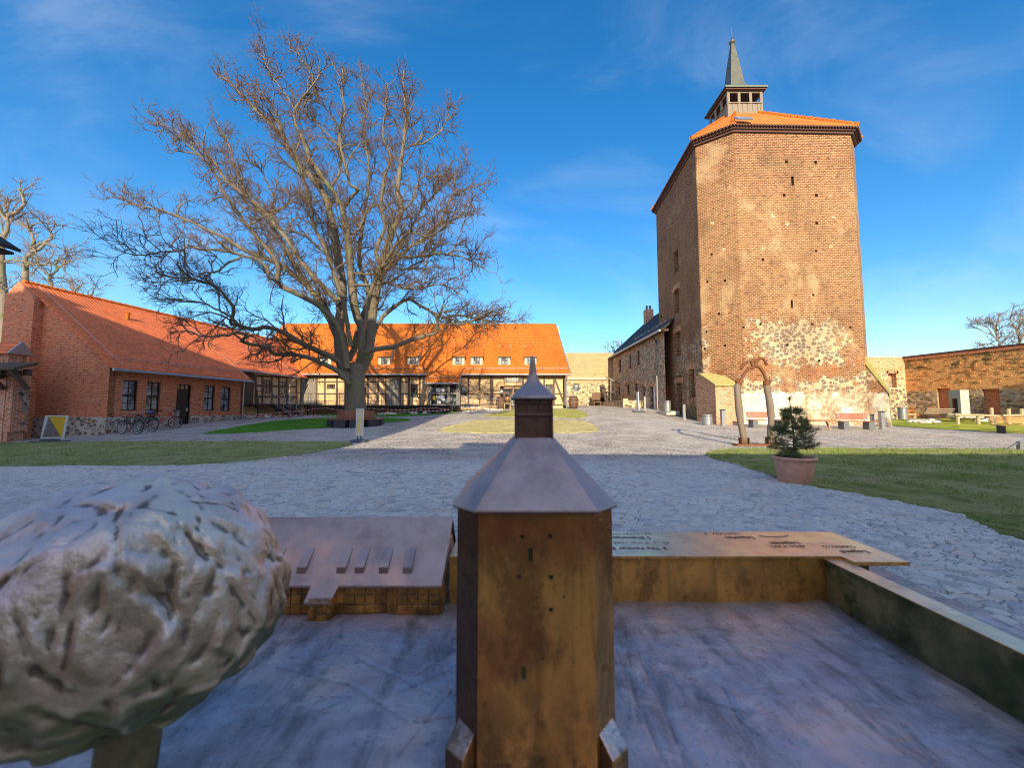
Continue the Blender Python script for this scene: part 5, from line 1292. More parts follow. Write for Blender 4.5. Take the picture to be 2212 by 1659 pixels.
# potted pine
pg = G(at(1718, 1040, 6.75).x, 6.75)
PP = thing('potted_pine', 'young pine in a big terracotta pot on the lawn edge', 'potted plant', tuple(pg))
R0 = .275; m = MB(); m.smooth = True
m.lathe([(.01,0),(.235,.0),(.25,.01),(.29,.36),(.297,.395),(.325,.40),(.33,.425),(.322,.447),(.295,.45),(.285,.40),(.28,.38)], pg, 36, False); m.build('pot', M['terracotta'], PP)
m = MB(); m.lathe([(.284,.385),(.15,.41),(.001,.415)], pg, 24, False); m.build('soil', M['soil'], PP)
def needles(m, c, d, r, k):
    c = Vector(c); d = Vector(d).normalized()
    for i in range(k):
        v = Vector((random.gauss(0,1), random.gauss(0,1), random.gauss(0,1))).normalized()*.85+d*.8
        v = v.normalized()*r*random.uniform(.7, 1.1); s = v.cross(Vector((random.random(), random.random(), random.random()))).normalized()*.0024
        o_ = c-d*random.uniform(0, .05); e = o_+v+Vector((0,0,-.25*r*random.random()))
        m.add([o_-s, o_+s, e+s*.4, e-s*.4], [(0,1,2,3)])
mb = MB(); mn = MB(); st0 = pg+Vector((0,0,.40)); H_ = 1.06
mb.tube([st0, st0+Vector((.01,0,.4)), st0+Vector((-.02,0,.8)), st0+Vector((-.03,0,H_))], [.022,.016,.01,.006], 6)
needles(mn, st0+Vector((-.03,0,H_)), (0,0,1), .09, 60)
for zz in (.85,.9,.78): needles(mn, st0+Vector((-.02,0,zz)), (random.uniform(-.4,.4),random.uniform(-.4,.4),1), .08, 35)
for i in range(92):
    z = random.uniform(.02, .86); a = random.uniform(0, 6.28); L = (.50*(1-(z/.97))**.62+.02)*min(1, .62+z*1.6)*random.uniform(.4, 1.1); rise = random.uniform(-.05, .35)*L
    p = st0+Vector((0,0,z)); q = p+Vector((math.cos(a)*L, math.sin(a)*L, rise)); mid = p.lerp(q, .5)-Vector((0,0,.02*L))
    mb.tube([p, mid, q], [.008,.006,.003], 4, False)
    for f in (.6,.74,.87,1.0):
        c_ = p.lerp(q, f)+Vector((random.gauss(0,.02), random.gauss(0,.02), random.gauss(0,.015))); needles(mn, c_, (q-p).normalized()+Vector((0,0,.5)), .088, 24)
mb.build('branch', M['bark'], PP); mn.build('needles', M['needle'], PP)

# pavement signs
g = G(at(108, 955, 15.2).x, 15.2)
S1 = thing('pavement_sign', 'white framed pavement sign with yellow triangle print', 'sign', tuple(g))
w_, h_ = .80, .92; O_ = g+Vector((-.36,0,.14)); dx = Vector((.985,.1,0)); up_ = Vector((.055,.06,1)).normalized(); nn = dx.cross(up_).normalized()
m = MB()
for a, b, c, d in ((0,0,w_,.05),(0,h_-.05,w_,.05),(0,.05,.05,h_-.1),(w_-.05,.05,.05,h_-.1)): m.obox(O_+dx*a+up_*b-nn*.02, dx*c, up_*d, nn*.05)
m.build('frame', M['white'], S1)
A1 = O_+nn*.012; p00, p10, p11, p01 = A1+dx*.05+up_*.05, A1+dx*(w_-.05)+up_*.05, A1+dx*(w_-.05)+up_*(h_-.05), A1+dx*.05+up_*(h_-.05)
m = MB(); m.prism([p00+up_*.02, p10+up_*.02-dx*.04, p01+dx*.07], nn*.004); m.build('photo_print', M['photo'], S1)
m = MB(); m.prism([p10, p11, p01+dx*.07, p10-dx*.06], nn*.004); m.build('yellow_print', M['yellow'], S1)
m = MB(); m.prism([p00-nn*.01, p10-nn*.01, p11-nn*.01, p01-nn*.01], nn*.006); m.build('backing', M['white'], S1)
m = MB(); m.obox(g+Vector((-.55,-.25,.0)), (1.1,0,0), (0,.5,0), (0,0,.07)); m.box(g.x, g.y, g.z+.1, .62, .18, .09); m.build('base', M['bluegrey'], S1, .03)
g = G(at(776, 954, 14.0).x, 14.0)
S2 = thing('banner_sign', 'tall narrow cream poster stand on a grey foot before the tree bench', 'sign', tuple(g))
m = MB(); W2, z0, z1 = .26, .22, 1.20
for a, b, c, d in ((-W2,z0,W2*2,.04),(-W2,z1-.04,W2*2,.04),(-W2,z0+.04,.03,z1-z0-.08),(W2-.03,z0+.04,.03,z1-z0-.08)): m.obox(g+Vector((a*.5,-.02,b)), (c*.5,0,0), (0,.045,0), (0,0,d))
m.build('frame', M['white'], S2)
m = MB(); m.obox(g+Vector((-.1,.0,z0+.04)), (.2,0,0), (0,.01,0), (0,0,z1-z0-.08)); m.build('poster', M['cream'], S2)
m = MB(); m.obox(g+Vector((-.085,-.008,z0+.12)), (.03,0,.0), (0,.007,0), (.09,0,.55)); m.build('poster_print', M['oldwood'] if False else M['yellow'], S2)
m = MB(); 
for s in (-1, 1): m.box(g.x+s*.055, g.y, g.z+.15, .035, .04, .16)
m.build('leg', M['bluegrey'], S2)
m = MB(); m.box(g.x, g.y, g.z+.035, .56, .42, .07); m.box(g.x, g.y, g.z+.08, .3, .2, .05); m.build('base', M['bluegrey'], S2, .02)
g = G(at(1395, 888, 31.5).x-.2, 31.5)
S3 = thing('side_on_sign', 'pavement sign seen nearly edge-on beside the stone house door', 'sign', tuple(g))
m = MB(); m.obox(g+Vector((-.5,-.4,.15)), (.12,.9,0), (-.03,0,1.5), (.05,0,0)); m.build('panel', M['white'], S3); m = MB(); m.box(g.x-.4, g.y, g.z+.05, .9, .7, .1); m.build('base', M['bluegrey'], S3, .03)

# bicycles
def bicycle(label, frame, basket=None, saddle='black', rz=0, loc=(0,0,0), tyre='rubber', extra=None):
    T = thing('bicycle', label, 'bicycle', group='bicycles parked by the outbuilding'); R = .34; wb = .54
    for s in (-1, 1):
        m = MB(); m.torus((s*wb, 0, R), (0,1,0), R-.02, .022, 30, 7); wh = m.build('wheel', M[tyre], T); wh['_loc'] = (0,0,0)
        m = MB(); m.torus((s*wb, 0, R), (0,1,0), R-.052, .013, 30, 5)
        for k in range(16): a = math.pi*2*k/16; m.tube([(s*wb, 0, R), (s*wb+(R-.05)*math.cos(a), 0, R+(R-.05)*math.sin(a))], .0028, 3, False)
        m.tube([(s*wb,-.05,R), (s*wb,.05,R)], .025, 8); under(m.build('rim', M['zinc'], T), wh)
        m = MB()
        for k in range(12):
            a = .35+2.4*k/12; b = .35+2.4*(k+1)/12
            m.beam((s*wb+(R+.02)*math.cos(a), 0, R+(R+.02)*math.sin(a)), (s*wb+(R+.02)*math.cos(b), 0, R+(R+.02)*math.sin(b)), .05, .008)
        m.build('mudguard', M['black'], T)
    bb = Vector((-.08,0,.29)); hd = Vector((.36,0,.82)); ht = Vector((.33,0,.92)); st = Vector((-.22,0,.80)); rw = Vector((-wb,0,R)); fw = Vector((wb,0,R))
    m = MB(); m.tube([bb, hd], .019, 8); m.tube([bb+Vector((0,0,.12)), Vector((.34,0,.90))], .016, 8); m.tube([bb, st], .017, 8); m.tube([hd-Vector((-.02,0,.08)), ht+Vector((-.01,0,.02))], .022, 8)
    for s in (-1, 1): m.tube([bb+Vector((0,s*.03,0)), rw+Vector((0,s*.05,0))], .010, 6); m.tube([st-Vector((0,0,.06)), rw+Vector((0,s*.05,0))], .009, 6)
    m.build('frame', M[frame], T)
    m = MB()
    for s in (-1, 1): m.tube([hd+Vector((.02,s*.03,-.06)), fw+Vector((-.06,s*.05,.18)), fw+Vector((0,s*.05,0))], .012, 6)
    m.build('fork', M[frame], T)
    m = MB(); m.tube([ht, ht+Vector((-.04,0,.14))], .014, 8); hb_ = ht+Vector((-.04,0,.14))
    m.tube([hb_+Vector((-.20,-.28,.05)), hb_+Vector((-.05,-.24,.05)), hb_+Vector((.04,-.1,.0)), hb_+Vector((.04,.1,0)), hb_+Vector((-.05,.24,.05)), hb_+Vector((-.20,.28,.05))], .012, 6); m.build('handlebar', M['zinc'], T)
    m = MB(); m.tube([st, st+Vector((-.05,0,.14))], .012, 6); m.prism([(-.42,-.09,.95),(-.42,.09,.95),(-.2,.03,.97),(-.08,.012,.96),(-.08,-.012,.96),(-.2,-.03,.97)], (0,0,.05)); m.build('saddle', M[saddle], T, .008)
    m = MB(); m.torus(bb, (0,1,0), .09, .008, 18, 4); m.tube([bb+Vector((0,-.08,0)), bb+Vector((.13,-.08,-.1))], .009, 5); m.tube([bb+Vector((0,.08,0)), bb+Vector((-.13,.08,.1))], .009, 5)
    m.box(bb.x+.13, -.12, bb.z-.1, .1, .07, .02); m.box(bb.x-.13, .12, bb.z+.1, .1, .07, .02); m.build('crank', M['zinc'], T)
    m = MB(); m.box(-.52, 0, .73, .38, .13, .015); 
    for s in (-1, 1): m.tube([(-.5, s*.06, .73), (-wb, s*.06, R)], .006, 5)
    m.build('rack', M['black'], T)
    if basket: m = MB(); m.prism([(-.72,-.15,.75),(-.34,-.15,.75),(-.32,-.17,.95),(-.78,-.17,.95)], (0,.32,0)); m.build('basket', M[basket], T)
    else: m = MB(); m.box(.56, 0, .84, .08, .07, .07); m.build('lamp', M['black'], T)
    if extra: m = MB(); m.smooth = True; m.lathe([(.01,-.08),(.12,-.04),(.16,.03),(.1,.09),(.01,.1)], (-.26, 0, 1.0), 12); m.build('saddle_cover', M[extra], T)
    T.rotation_euler = (math.radians(4), 0, rz); T.location = loc; return T
def bloc(u, v, Y): return G(at(u, v, Y).x, Y)
bicycle('dark bicycle nearest the gable corner with silver handlebar', 'black', rz=math.radians(166), loc=bloc(279, 936, 19.2))
bicycle('dark bicycle with purple saddle cover in the middle of the three', 'black', rz=math.radians(168), loc=bloc(312, 930, 20.3), extra='purple')
bicycle('red bicycle with brown rear basket beside the black door', 'red', 'brownwood', rz=math.radians(18), loc=bloc(353, 922, 21.6))
for c in []: pass

# barrels, stool, blackboard, planter chair
def barrel(T):
    m = MB(); m.smooth = True; m.lathe([(.26,0),(.33,.25),(.355,.46),(.33,.68),(.26,.92),(.24,.92),(.24,.90),(.01,.90)], (0,0,0), 22); m.build('staves', M['barrel'], T)
    for z, r in ((.1,.292),(.3,.342),(.64,.343),(.83,.29)): m = MB(); m.lathe([(r,z-.025),(r+.008,z-.02),(r+.008,z+.02),(r,z+.025)], (0,0,0), 22, False); m.build('hoop', M['iron'], T)
b = thing('wine_barrel', 'brown wine barrel left of the restaurant door', 'barrel', group='wine barrels outside the hall'); barrel(b); move(b, G(at(1082, 884, 34.6).x, 34.6), 0, (1.25,1.25,1.25))
dup(b, G(at(1239, 886, 34.8).x, 34.8), .5, 'brown wine barrel at the right corner of the hall', (1.25,1.25,1.25))
g = G(at(1096, 884, 34.4).x, 34.4)
ST = thing('wooden_stool', 'small pale stool before the restaurant door', 'stool', tuple(g)); m = MB(); m.box(g.x, g.y, g.z+.52, .62, .45, .06); m.build('seat', M['palewood'], ST)
for sx in (-1, 1):
    for sy in (-1, 1): m = MB(); m.box(g.x+sx*.26, g.y+sy*.17, g.z+.25, .06, .06, .5); m.build('leg', M['palewood'], ST)
FL = thing('flower_basket', 'dried flowers in a basket on the pale stool', 'basket', tuple(g+Vector((0,0,.55)))); m = MB(); m.lathe([(.12,.55),(.19,.78),(.17,.78),(.01,.7)], g, 12); m.build('basket', M['barrel'], FL)
m = MB()
for i in range(60): a = random.uniform(0, 6.3); r_ = random.uniform(0, .22); m.tube([g+Vector((0,0,.75)), g+Vector((r_*math.cos(a), r_*math.sin(a), random.uniform(.9, 1.15)))], .012, 4, False)
m.build('dried_stem', M['warmwood'], FL)
g = G(at(1109, 884, 34.6).x, 34.6)
BB = thing('menu_board', 'framed blackboard with chalk menu by the restaurant door', 'blackboard', tuple(g)); m = MB()
for a, b_, c, d in ((-.26,.05,.52,.05),(-.26,1.3,.52,.05),(-.26,.1,.05,1.2),(.21,.1,.05,1.2)): m.obox(g+Vector((a,-.02,b_)), (c,0,0), (0,.05,0), (0,0,d))
m.build('frame', M['oldwood'], BB); m = MB(); m.obox(g+Vector((-.21,.0,.1)), (.42,0,0), (0,.02,0), (0,0,1.2)); m.build('slate', M['black'], BB)
m = MB()
for k in range(8): m.obox(g+Vector((-.16,-.004,1.18-.12*k)), (random.uniform(.12,.32),0,0), (0,.003,0), (0,0,.03))
m.build('chalk_writing', M['offwhite'], BB)
# garden chairs at the far corner, propped boards, gallows-like frame
g = G(at(1262, 884, 38).x, 38)
CH = thing('folding_chair', 'pale folding chair beyond the right barrel', 'chair', tuple(g)); m = MB(); m.box(g.x, g.y, g.z+.5, .6, .6, .05); m.build('seat', M['palewood'], CH)
m = MB()
for k in range(6): m.box(g.x-.25+.1*k, g.y+.3, g.z+.85, .06, .03, .75)
m.build('backrest', M['palewood'], CH)
for s in (-1, 1): m = MB(); m.beam((g.x+s*.28, g.y-.35, g.z), (g.x+s*.28, g.y+.3, g.z+.9), .05, .05); m.beam((g.x+s*.25, g.y+.35, g.z), (g.x+s*.25, g.y-.2, g.z+.5), .05, .05); m.build('leg', M['palewood'], CH)
FR = thing('timber_portal', 'tall weathered timber frame before the rear wall', 'frame', tuple(G(at(1330,880,45).x, 45))); m = MB()
qa = at(1320, 878, 45); qb = at(1322, 820, 45); qc = at(1345, 833, 45.5); qd = at(1345, 878, 45.5); qa.z = float(gh(qa.x, 45))-.1; qd.z = float(gh(qd.x, 45.5))-.1
qe = at(1328, 820, 45); 
m.beam((qa.x, 45, qa.z), (qa.x, 45, at(1322,822,45).z), .14, .14); m.beam((qd.x, 45.5, qd.z), (qd.x, 45.5, qc.z), .14, .14); m.beam((qa.x-.6, 44.8, at(1320,815,45).z), (qd.x+.1, 45.5, qc.z), .16, .16); m.beam((qa.x, 45, at(1322,847,45).z), (qd.x, 45.5, at(1345,847,45).z), .1, .1)
m.build('beam', M['timber_grey'], FR)
LN = tag(None or (lambda mm: (mm.beam(at(1314,878,45.4)+Vector((0,0,.2)), at(1301,832,47.8), .5, .06, (0,1,0)), mm.build('propped_board', M['timber'], None, loc=tuple(at(1314,878,45.4))))[1])(MB()), 'dark board leaning against the rear wall near the niche', 'board')
g = G(at(1420-8, 886, 36).x-.4, 39.5)
# terrace with railing before the stone house, wicker chair
TR = thing('house_terrace', 'low walled terrace with railing before the stone house', 'terrace', (10.9, 41, 0))
m = MB(); za = at(1445-30, 868, 38).z; za = 1.25+.95
m.box(11.65, 41.8, za/2-.1, 1.9, 9.5, za+.2); m.box(10.9, 37.2, za/2, .5, .5, za+.3); m.build('wall', M['wallfar'], TR)
posts(TR, (10.8, 46.3, za), (10.8, 37.4, za), 8, 1.05, .03, 'railing', 'iron', 1)
g = Vector((10.2, 46.2, float(gh(10.2, 46.2))))
WC = thing('wicker_chair', 'high-backed wicker chair at the end of the terrace', 'chair', tuple(g)); m = MB(); m.obox(g+Vector((-.6,0,.7)), (1.0,0,0), (0,.1,0), (.1,.3,.9)); m.build('backrest', M['barrel'], WC)
m = MB(); m.obox(g+Vector((-.5,-.6,.4)), (.9,0,0), (0,.7,0), (0,0,.12)); m.box(g.x-.4, g.y-.3, g.z+.2, .08, .5, .4); m.box(g.x+.3, g.y-.3, g.z+.2, .08, .5, .4); m.build('seat', M['brownwood'], WC)

# small trestle with cables at the right edge
g = at(2205, 966, 11.9); g = G(g.x, 12.0)
TRS = thing('steel_trestle', 'small galvanised trestle with slanting struts at the right edge', 'trestle', tuple(g)); m = MB()
m.tube([g+Vector((-.4,0,.02)), g+Vector((.25,0,.02))], .03, 6); m.tube([g+Vector((-.26,0,.06)), g+Vector((.4,0,.42))], .012, 6); m.tube([g+Vector((-.2,.1,.06)), g+Vector((.45,.1,.38))], .012, 6)
m.box(g.x+.12, g.y, g.z+.14, .14, .1, .3); m.build('strut', M['galv'], TRS)
# bar tables left of the entrance steps
for u, lab in ((902,'grey bar table by the tall window of the hall'), (911,'grey bar stool left of the entrance bay')):
    q = at(u, 875, 35.2); q.z = zd; T = thing('bar_table', lab, 'table', tuple(q), group='bar furniture by the hall window'); m = MB()
    m.box(q.x, q.y, zd+1.05, .42, .42, .04); m.build('table_top', M['galv'], T); m = MB()
    for s in (-1, 1): m.tube([(q.x+s*.15, q.y, zd), (q.x+s*.1, q.y, zd+1.05)], .018, 5)
    m.build('leg', M['galv'], T)
q = wing(630, 863)+nF*.12; WM = thing('wall_lamp', 'small amber lamp beside the white downpipe', 'lamp', tuple(q)); 
m = MB(); m.smooth = True; m.lathe([(.05,-.12),(.08,-.08),(.08,.12),(.03,.16)], q, 10); m.build('shade', M['warmwood'], WM); m = MB(); m.box(q.x-.05, q.y+.05, q.z, .06, .12, .1); m.build('bracket', M['iron'], WM)

# ================================================================== TREES
def tubes_np(P, Rr, k):                    # P (N,n,3) paths, Rr (N,n) radii -> verts, quads
    N_, n_, _ = P.shape
    T = np.empty_like(P); T[:, 1:-1] = P[:, 2:]-P[:, :-2]; T[:, 0] = P[:, 1]-P[:, 0]; T[:, -1] = P[:, -1]-P[:, -2]
    T /= np.linalg.norm(T, axis=2, keepdims=True)+1e-9
    ref = np.where(np.abs(T[:, :1, 2:3]) > .8, np.array([1.,0,0]), np.array([0,0,1.])); ref = np.broadcast_to(ref, T.shape)
    U = np.cross(T, ref); U /= np.linalg.norm(U, axis=2, keepdims=True)+1e-9; V = np.cross(T, U)
    a = 2*np.pi*np.arange(k)/k
    X = P[:, :, None]+(U[:, :, None]*np.cos(a)[None, None, :, None]+V[:, :, None]*np.sin(a)[None, None, :, None])*Rr[:, :, None, None]
    verts = X.reshape(-1, 3)
    i = np.arange(n_-1)[:, None]; j = np.arange(k)[None]
    f = np.stack([i*k+j, i*k+(j+1) % k, (i+1)*k+(j+1) % k, (i+1)*k+j], -1).reshape(-1, 4)
    F = (f[None]+(np.arange(N_)*n_*k)[:, None, None]).reshape(-1, 4)
    return verts, F
def np_mesh(name, V, F, mat, parent, smooth=True):
    B = np.array(parent['_loc']) if parent is not None else np.zeros(3)
    me = bpy.data.meshes.new(name); V = V-B
    me.vertices.add(len(V)); me.vertices.foreach_set('co', V.astype(np.float32).ravel())
    me.loops.add(len(F)*4); me.loops.foreach_set('vertex_index', F.astype(np.int32).ravel())
    me.polygons.add(len(F)); me.polygons.foreach_set('loop_start', np.arange(0, 4*len(F), 4)); me.polygons.foreach_set('loop_total', np.full(len(F), 4))
    me.polygons.foreach_set('use_smooth', np.full(len(F), smooth))
    me.update(calc_edges=True); me.materials.append(mat)
    o = bpy.data.objects.new(name, me); COL.objects.link(o)
    if parent is not None: o.parent = parent
    return o
def unit(v): return v/(np.linalg.norm(v, axis=-1, keepdims=True)+1e-9)
def children(P, Rr, spacing, lmin, lmax, n_, t0, r0, r1, ang, up, outw, cen_, wig, taper=.55, relr=None, g=None):
    """grow one generation of branches from every parent path"""
    N_, m_, _ = P.shape; seg = np.linalg.norm(np.diff(P, axis=1), axis=2); Ls = seg.sum(1)
    cnt = np.maximum(1, (Ls*(1-t0)/spacing+rng.random(N_)).astype(int)); par = np.repeat(np.arange(N_), cnt); Mn = len(par)
    t = t0+(1-t0)*rng.random(Mn)**.85
    f = t*(m_-1); i0 = np.minimum(f.astype(int), m_-2); fr = (f-i0)[:, None]
    s = P[par, i0]*(1-fr)+P[par, i0+1]*fr; tan = unit(P[par, i0+1]-P[par, i0]); pr = Rr[par, i0]*(1-fr[:, 0])+Rr[par, i0+1]*fr[:, 0]
    rd = rng.normal(size=(Mn, 3)); perp = unit(rd-tan*(rd*tan).sum(1, keepdims=True))
    a = np.radians(rng.uniform(ang[0], ang[1], Mn))[:, None]
    o_ = unit(s-cen_)
    d = unit(tan*np.cos(a)+perp*np.sin(a)+np.array([0,0,up])+o_*outw)
    L = rng.uniform(lmin, lmax, Mn)*(1-taper*t)
    st = (L/(n_-1))[:, None]; out = [s]; cur = s; dd = d; bend = rng.normal(size=(Mn, 3))*wig*.5
    for k in range(n_-1):
        dd = unit(dd+rng.normal(size=(Mn, 3))*wig+bend+np.array([0,0,up*.25])); cur = cur+dd*st; out.append(cur)
    Pn = np.stack(out, 1)
    ra = np.minimum(r0*L/lmax*1.3+r1, pr*.75); Rn = ra[:, None]*np.linspace(1, 0, n_)[None]**.8+r1*np.linspace(0, 1, n_)[None]
    return Pn, Rn
def catmull(pts, n_):
    pts = np.array(pts, float); seg = np.linalg.norm(np.diff(pts, axis=0), axis=1); s = np.r_[0, np.cumsum(seg)]; t = np.linspace(0, s[-1], n_)
    ext = np.vstack([2*pts[0]-pts[1], pts, 2*pts[-1]-pts[-2]]); out = []
    for x in t:
        i = min(np.searchsorted(s, x, side='right')-1, len(pts)-2); f = (x-s[i])/(s[i+1]-s[i]+1e-9)
        p0, p1, p2, p3 = ext[i:i+4]; out.append(.5*((2*p1)+(-p0+p2)*f+(2*p0-5*p1+4*p2-p3)*f*f+(-p0+3*p1-3*p2+p3)*f**3))
    return np.array(out)
TD = 22.6
def tc(x, y, dy=0):
    k_ = min(1, max(0, (1560-y)/300))*.035; x -= (x-1136)*k_; y += (1560-y)*k_*1.0
    q = at(220+.4807*x, 27.5+.4807*y, TD+dy); return (q.x, q.y, q.z)
TR_ = thing('old_oak', 'huge bare old tree with spreading limbs beside the ring bench', 'tree', tuple(G(TX, TY)))
gz = float(gh(TX, TY))
m = MB(); m.smooth = True
tp = [(1146,1830,.98),(1142,1785,.86),(1138,1740,.80),(1136,1690,.77),(1136,1640,.78),(1136,1600,.80)]
pts = [Vector(tc(x, y)) for x, y, r in tp]; pts[0].z = gz-.3; pts[1].z = gz+.35
m.tube([pts[0], pts[1], *pts[2:], Vector(tc(1136,1570))], [.84,.66,.57,.55,.55,.57,.46], 22)
for v in m.v:
    nn = noise.noise(Vector((v.x*1.5, v.y*1.5, v.z*.5)))*.09; c_ = Vector((pts[3].x, TD, v.z)); d = (v-c_); v += d.normalized()*nn
tk = m.build('trunk', M['bark'], TR_); tk.modifiers.new('s', 'SUBSURF').levels = 1; tk.modifiers['s'].render_levels = 1
# limbs traced from the photograph: points, depth drift, radii (m)
LIMBS = [
 ([(1100,1640),(1075,1560),(1062,1450),(1070,1300),(1070,1180),(1050,1060),(1035,950),(1018,880),(1000,810),(950,735),(880,670),(830,590),(795,515),(720,450),(640,370),(570,290),(505,240)], 0, 3, .50, .03),
 ([(1062,1470),(1030,1390),(1000,1310),(940,1230),(870,1170),(800,1120),(700,1075),(620,1040),(540,985),(440,940),(350,895),(240,860),(140,835),(40,800)], .3, 2.5, .30, .02),
 ([(1066,1300),(1010,1240),(940,1165),(880,1085),(820,990),(770,930),(735,880),(680,830),(600,760),(545,715),(490,640),(420,570),(340,510),(260,470),(180,450)], -.3, 4.5, .25, .02),
 ([(1100,1600),(1080,1440),(1010,1340),(950,1285),(860,1240),(785,1195),(790,1120),(750,1050),(700,985),(655,925),(600,855),(555,790),(515,700),(480,640),(400,560),(330,500)], -.8, -5.5, .30, .025),
 ([(790,1200),(735,1175),(730,1140),(680,1095),(600,1065),(520,1045),(450,1040),(380,1015),(330,1040),(250,1045),(140,1055),(30,1030)], -3.0, -5.5, .13, .012),
 ([(655,925),(740,880),(790,860),(860,800)], -4.4, -5.0, .07, .012),
 ([(610,1080),(540,1110),(500,1145),(440,1150),(380,1180),(300,1190),(190,1210)], -4.0, -6.5, .09, .010),
 ([(1110,1650),(1060,1560),(990,1525),(900,1475),(810,1430),(740,1410),(680,1420),(610,1400),(580,1390),(590,1310),(545,1260),(530,1240),(460,1200),(380,1180),(290,1170),(200,1140)], -.6, -4.5, .28, .02),
 ([(610,1400),(560,1360),(500,1330),(440,1300),(330,1290),(240,1300)], -2.5, -4.5, .09, .01),
 ([(1115,1670),(1060,1610),(980,1570),(890,1540),(780,1530),(740,1500),(690,1490),(625,1472),(640,1440),(590,1430),(540,1445),(450,1450),(370,1420),(300,1440)], -.9, -5.0, .24, .018),
 ([(1140,1620),(1175,1530),(1170,1420),(1150,1370),(1130,1290),(1120,1150),(1110,1000),(1095,900),(1085,850),(1035,775),(985,700),(940,630),(925,560),(890,500),(880,420),(900,380),(960,300),(1000,240)], .3, 1.0, .45, .025),
 ([(1085,850),(1130,790),(1160,765),(1120,740),(1105,680),(1085,600),(1080,500),(1100,400),(1085,300),(1090,200)], .6, -1.5, .16, .02),
 ([(1020,760),(1060,700),(1075,600),(1050,540),(1000,490),(950,450),(900,400)], .6, 2.5, .12, .02),
 ([(880,430),(800,300),(740,220),(700,120)], 2.0, 3.0, .09, .015),
 ([(900,380),(940,280),(900,180),(830,80)], 1.2, 1.5, .08, .015),
 ([(1150,1640),(1190,1560),(1210,1440),(1230,1290),(1250,1150),(1285,1030),(1325,920),(1345,860),(1330,780),(1350,640),(1360,560),(1370,430),(1360,300),(1365,210)], .2, 1.5, .44, .03),
 ([(1255,1120),(1235,1060),(1265,980),(1280,930),(1265,840),(1280,720),(1310,620),(1280,520),(1290,400),(1300,280)], .6, 3.0, .20, .02),
 ([(1345,870),(1400,820),(1440,700),(1520,690),(1600,640)], 1.0, 3.5, .12, .015),
 ([(1355,585),(1400,560),(1450,545),(1510,520),(1570,440),(1600,420)], 1.2, 2.5, .11, .015),
 ([(1255,1160),(1310,1120),(1350,1075),(1400,1020),(1455,980),(1520,920),(1545,880),(1590,790),(1650,750),(1740,730)], .2, 2.8, .18, .02),
 ([(1270,1090),(1320,1060),(1360,1080),(1430,1075),(1510,1060),(1590,1060),(1670,1080),(1780,1150)], -.2, -3.0, .14, .015),
 ([(1310,1120),(1350,1135),(1410,1135),(1465,1137),(1475,1100),(1510,1050),(1530,1020)], .0, -2.2, .11, .02),
 ([(1120,1150),(1160,1160),(1225,1158),(1270,1140),(1340,1120)], .3, .6, .11, .05),
 ([(1135,1210),(1190,1212),(1240,1205),(1300,1215),(1360,1232),(1440,1235),(1500,1215),(1560,1215),(1640,1260)], -.3, -4.5, .12, .012),
 ([(1205,1490),(1235,1410),(1280,1350),(1340,1305),(1385,1290),(1420,1310),(1480,1345),(1540,1370),(1620,1365),(1720,1390),(1860,1395)], .4, 3.6, .22, .015),
 ([(1170,1530),(1230,1512),(1310,1500),(1380,1475),(1450,1450),(1505,1435),(1520,1400),(1525,1350),(1560,1370),(1640,1385),(1740,1360),(1830,1330)], -.5, -4.0, .24, .02),
 ([(1120,975),(1170,945),(1200,890),(1240,860),(1290,850)], .4, 2.0, .12, .03),
 ([(1070,1180),(1030,1090),(960,1030),(900,980),(840,965),(770,945),(700,960)], .2, -2.5, .14, .015),
 ([(740,890),(760,800),(720,700),(690,640)], 1.6, .2, .09, .02),
 ([(1050,800),(1000,820),(900,810),(820,790)], .6, 3.5, .08, .015),
 ([(1110,1560),(1180,1400),(1200,1250),(1160,1100),(1180,900),(1210,700),(1190,520),(1200,400),(1180,260)], 1.2, 6.5, .28, .02),
 ([(1130,1500),(1180,1330),(1240,1200),(1340,1040),(1450,860),(1540,760),(1660,640)], 1.2, 7.5, .24, .02),
 ([(1090,1500),(1000,1350),(900,1180),(800,1000),(700,860),(600,700),(560,560),(500,440)], 1.2, 7.5, .24, .02),
 ([(1120,1500),(1090,1330),(1040,1150),(960,950),(920,760),(860,600),(780,420),(700,330)], -1.0, -5.5, .20, .02),
 ([(1160,1500),(1210,1300),(1290,1120),(1400,980),(1500,1000),(1600,930),(1700,900)], -1.0, -6.0, .17, .015),
]
NP = 44; Ps = []; Rs = []
for L_ in LIMBS:
    pts_, d0, d1, r0, r1 = L_; k = len(pts_)
    w3 = [tc(x, y, d0+(d1-d0)*(i/(k-1))**1.2) for i, (x, y) in enumerate(pts_)]
    P_ = catmull(w3, NP); t = np.linspace(0, 1, NP)
    jit = np.cumsum(rng.normal(size=(NP, 3))*.018, 0); jit -= jit[0]; P_ = P_+jit*np.minimum(1, t*4)[:, None]+rng.normal(size=(NP,3))*.012
    Ps.append(P_); Rs.append(r1*1.3+(r0*.66-r1*1.3)*(1-t)**.95*(1+.06*np.sin(t*37+len(Ps))))
P0 = np.array(Ps); R0_ = np.array(Rs)
for i in range(len(P0)):
    V, F = tubes_np(P0[i:i+1], R0_[i:i+1], 10); np_mesh('limb', V, F, M['bark'], TR_)
CEN = np.array([TX, TD, 8.5])
P1, R1 = children(P0, R0_, .36, .8, 3.0, 12, .14, .042, .012, (28, 62), .22, .30, CEN, .20, .45)
keep = R1[:, 0] > .004; P1, R1 = P1[keep], R1[keep]
P2, R2 = children(P1, R1, .27, .4, 1.5, 8, .10, .017, .008, (28, 60), .12, .22, CEN, .20, .4)
P2b, R2b = children(P0, R0_, .8, .5, 1.8, 8, .3, .02, .010, (35, 80), .05, .15, CEN, .22, .3)
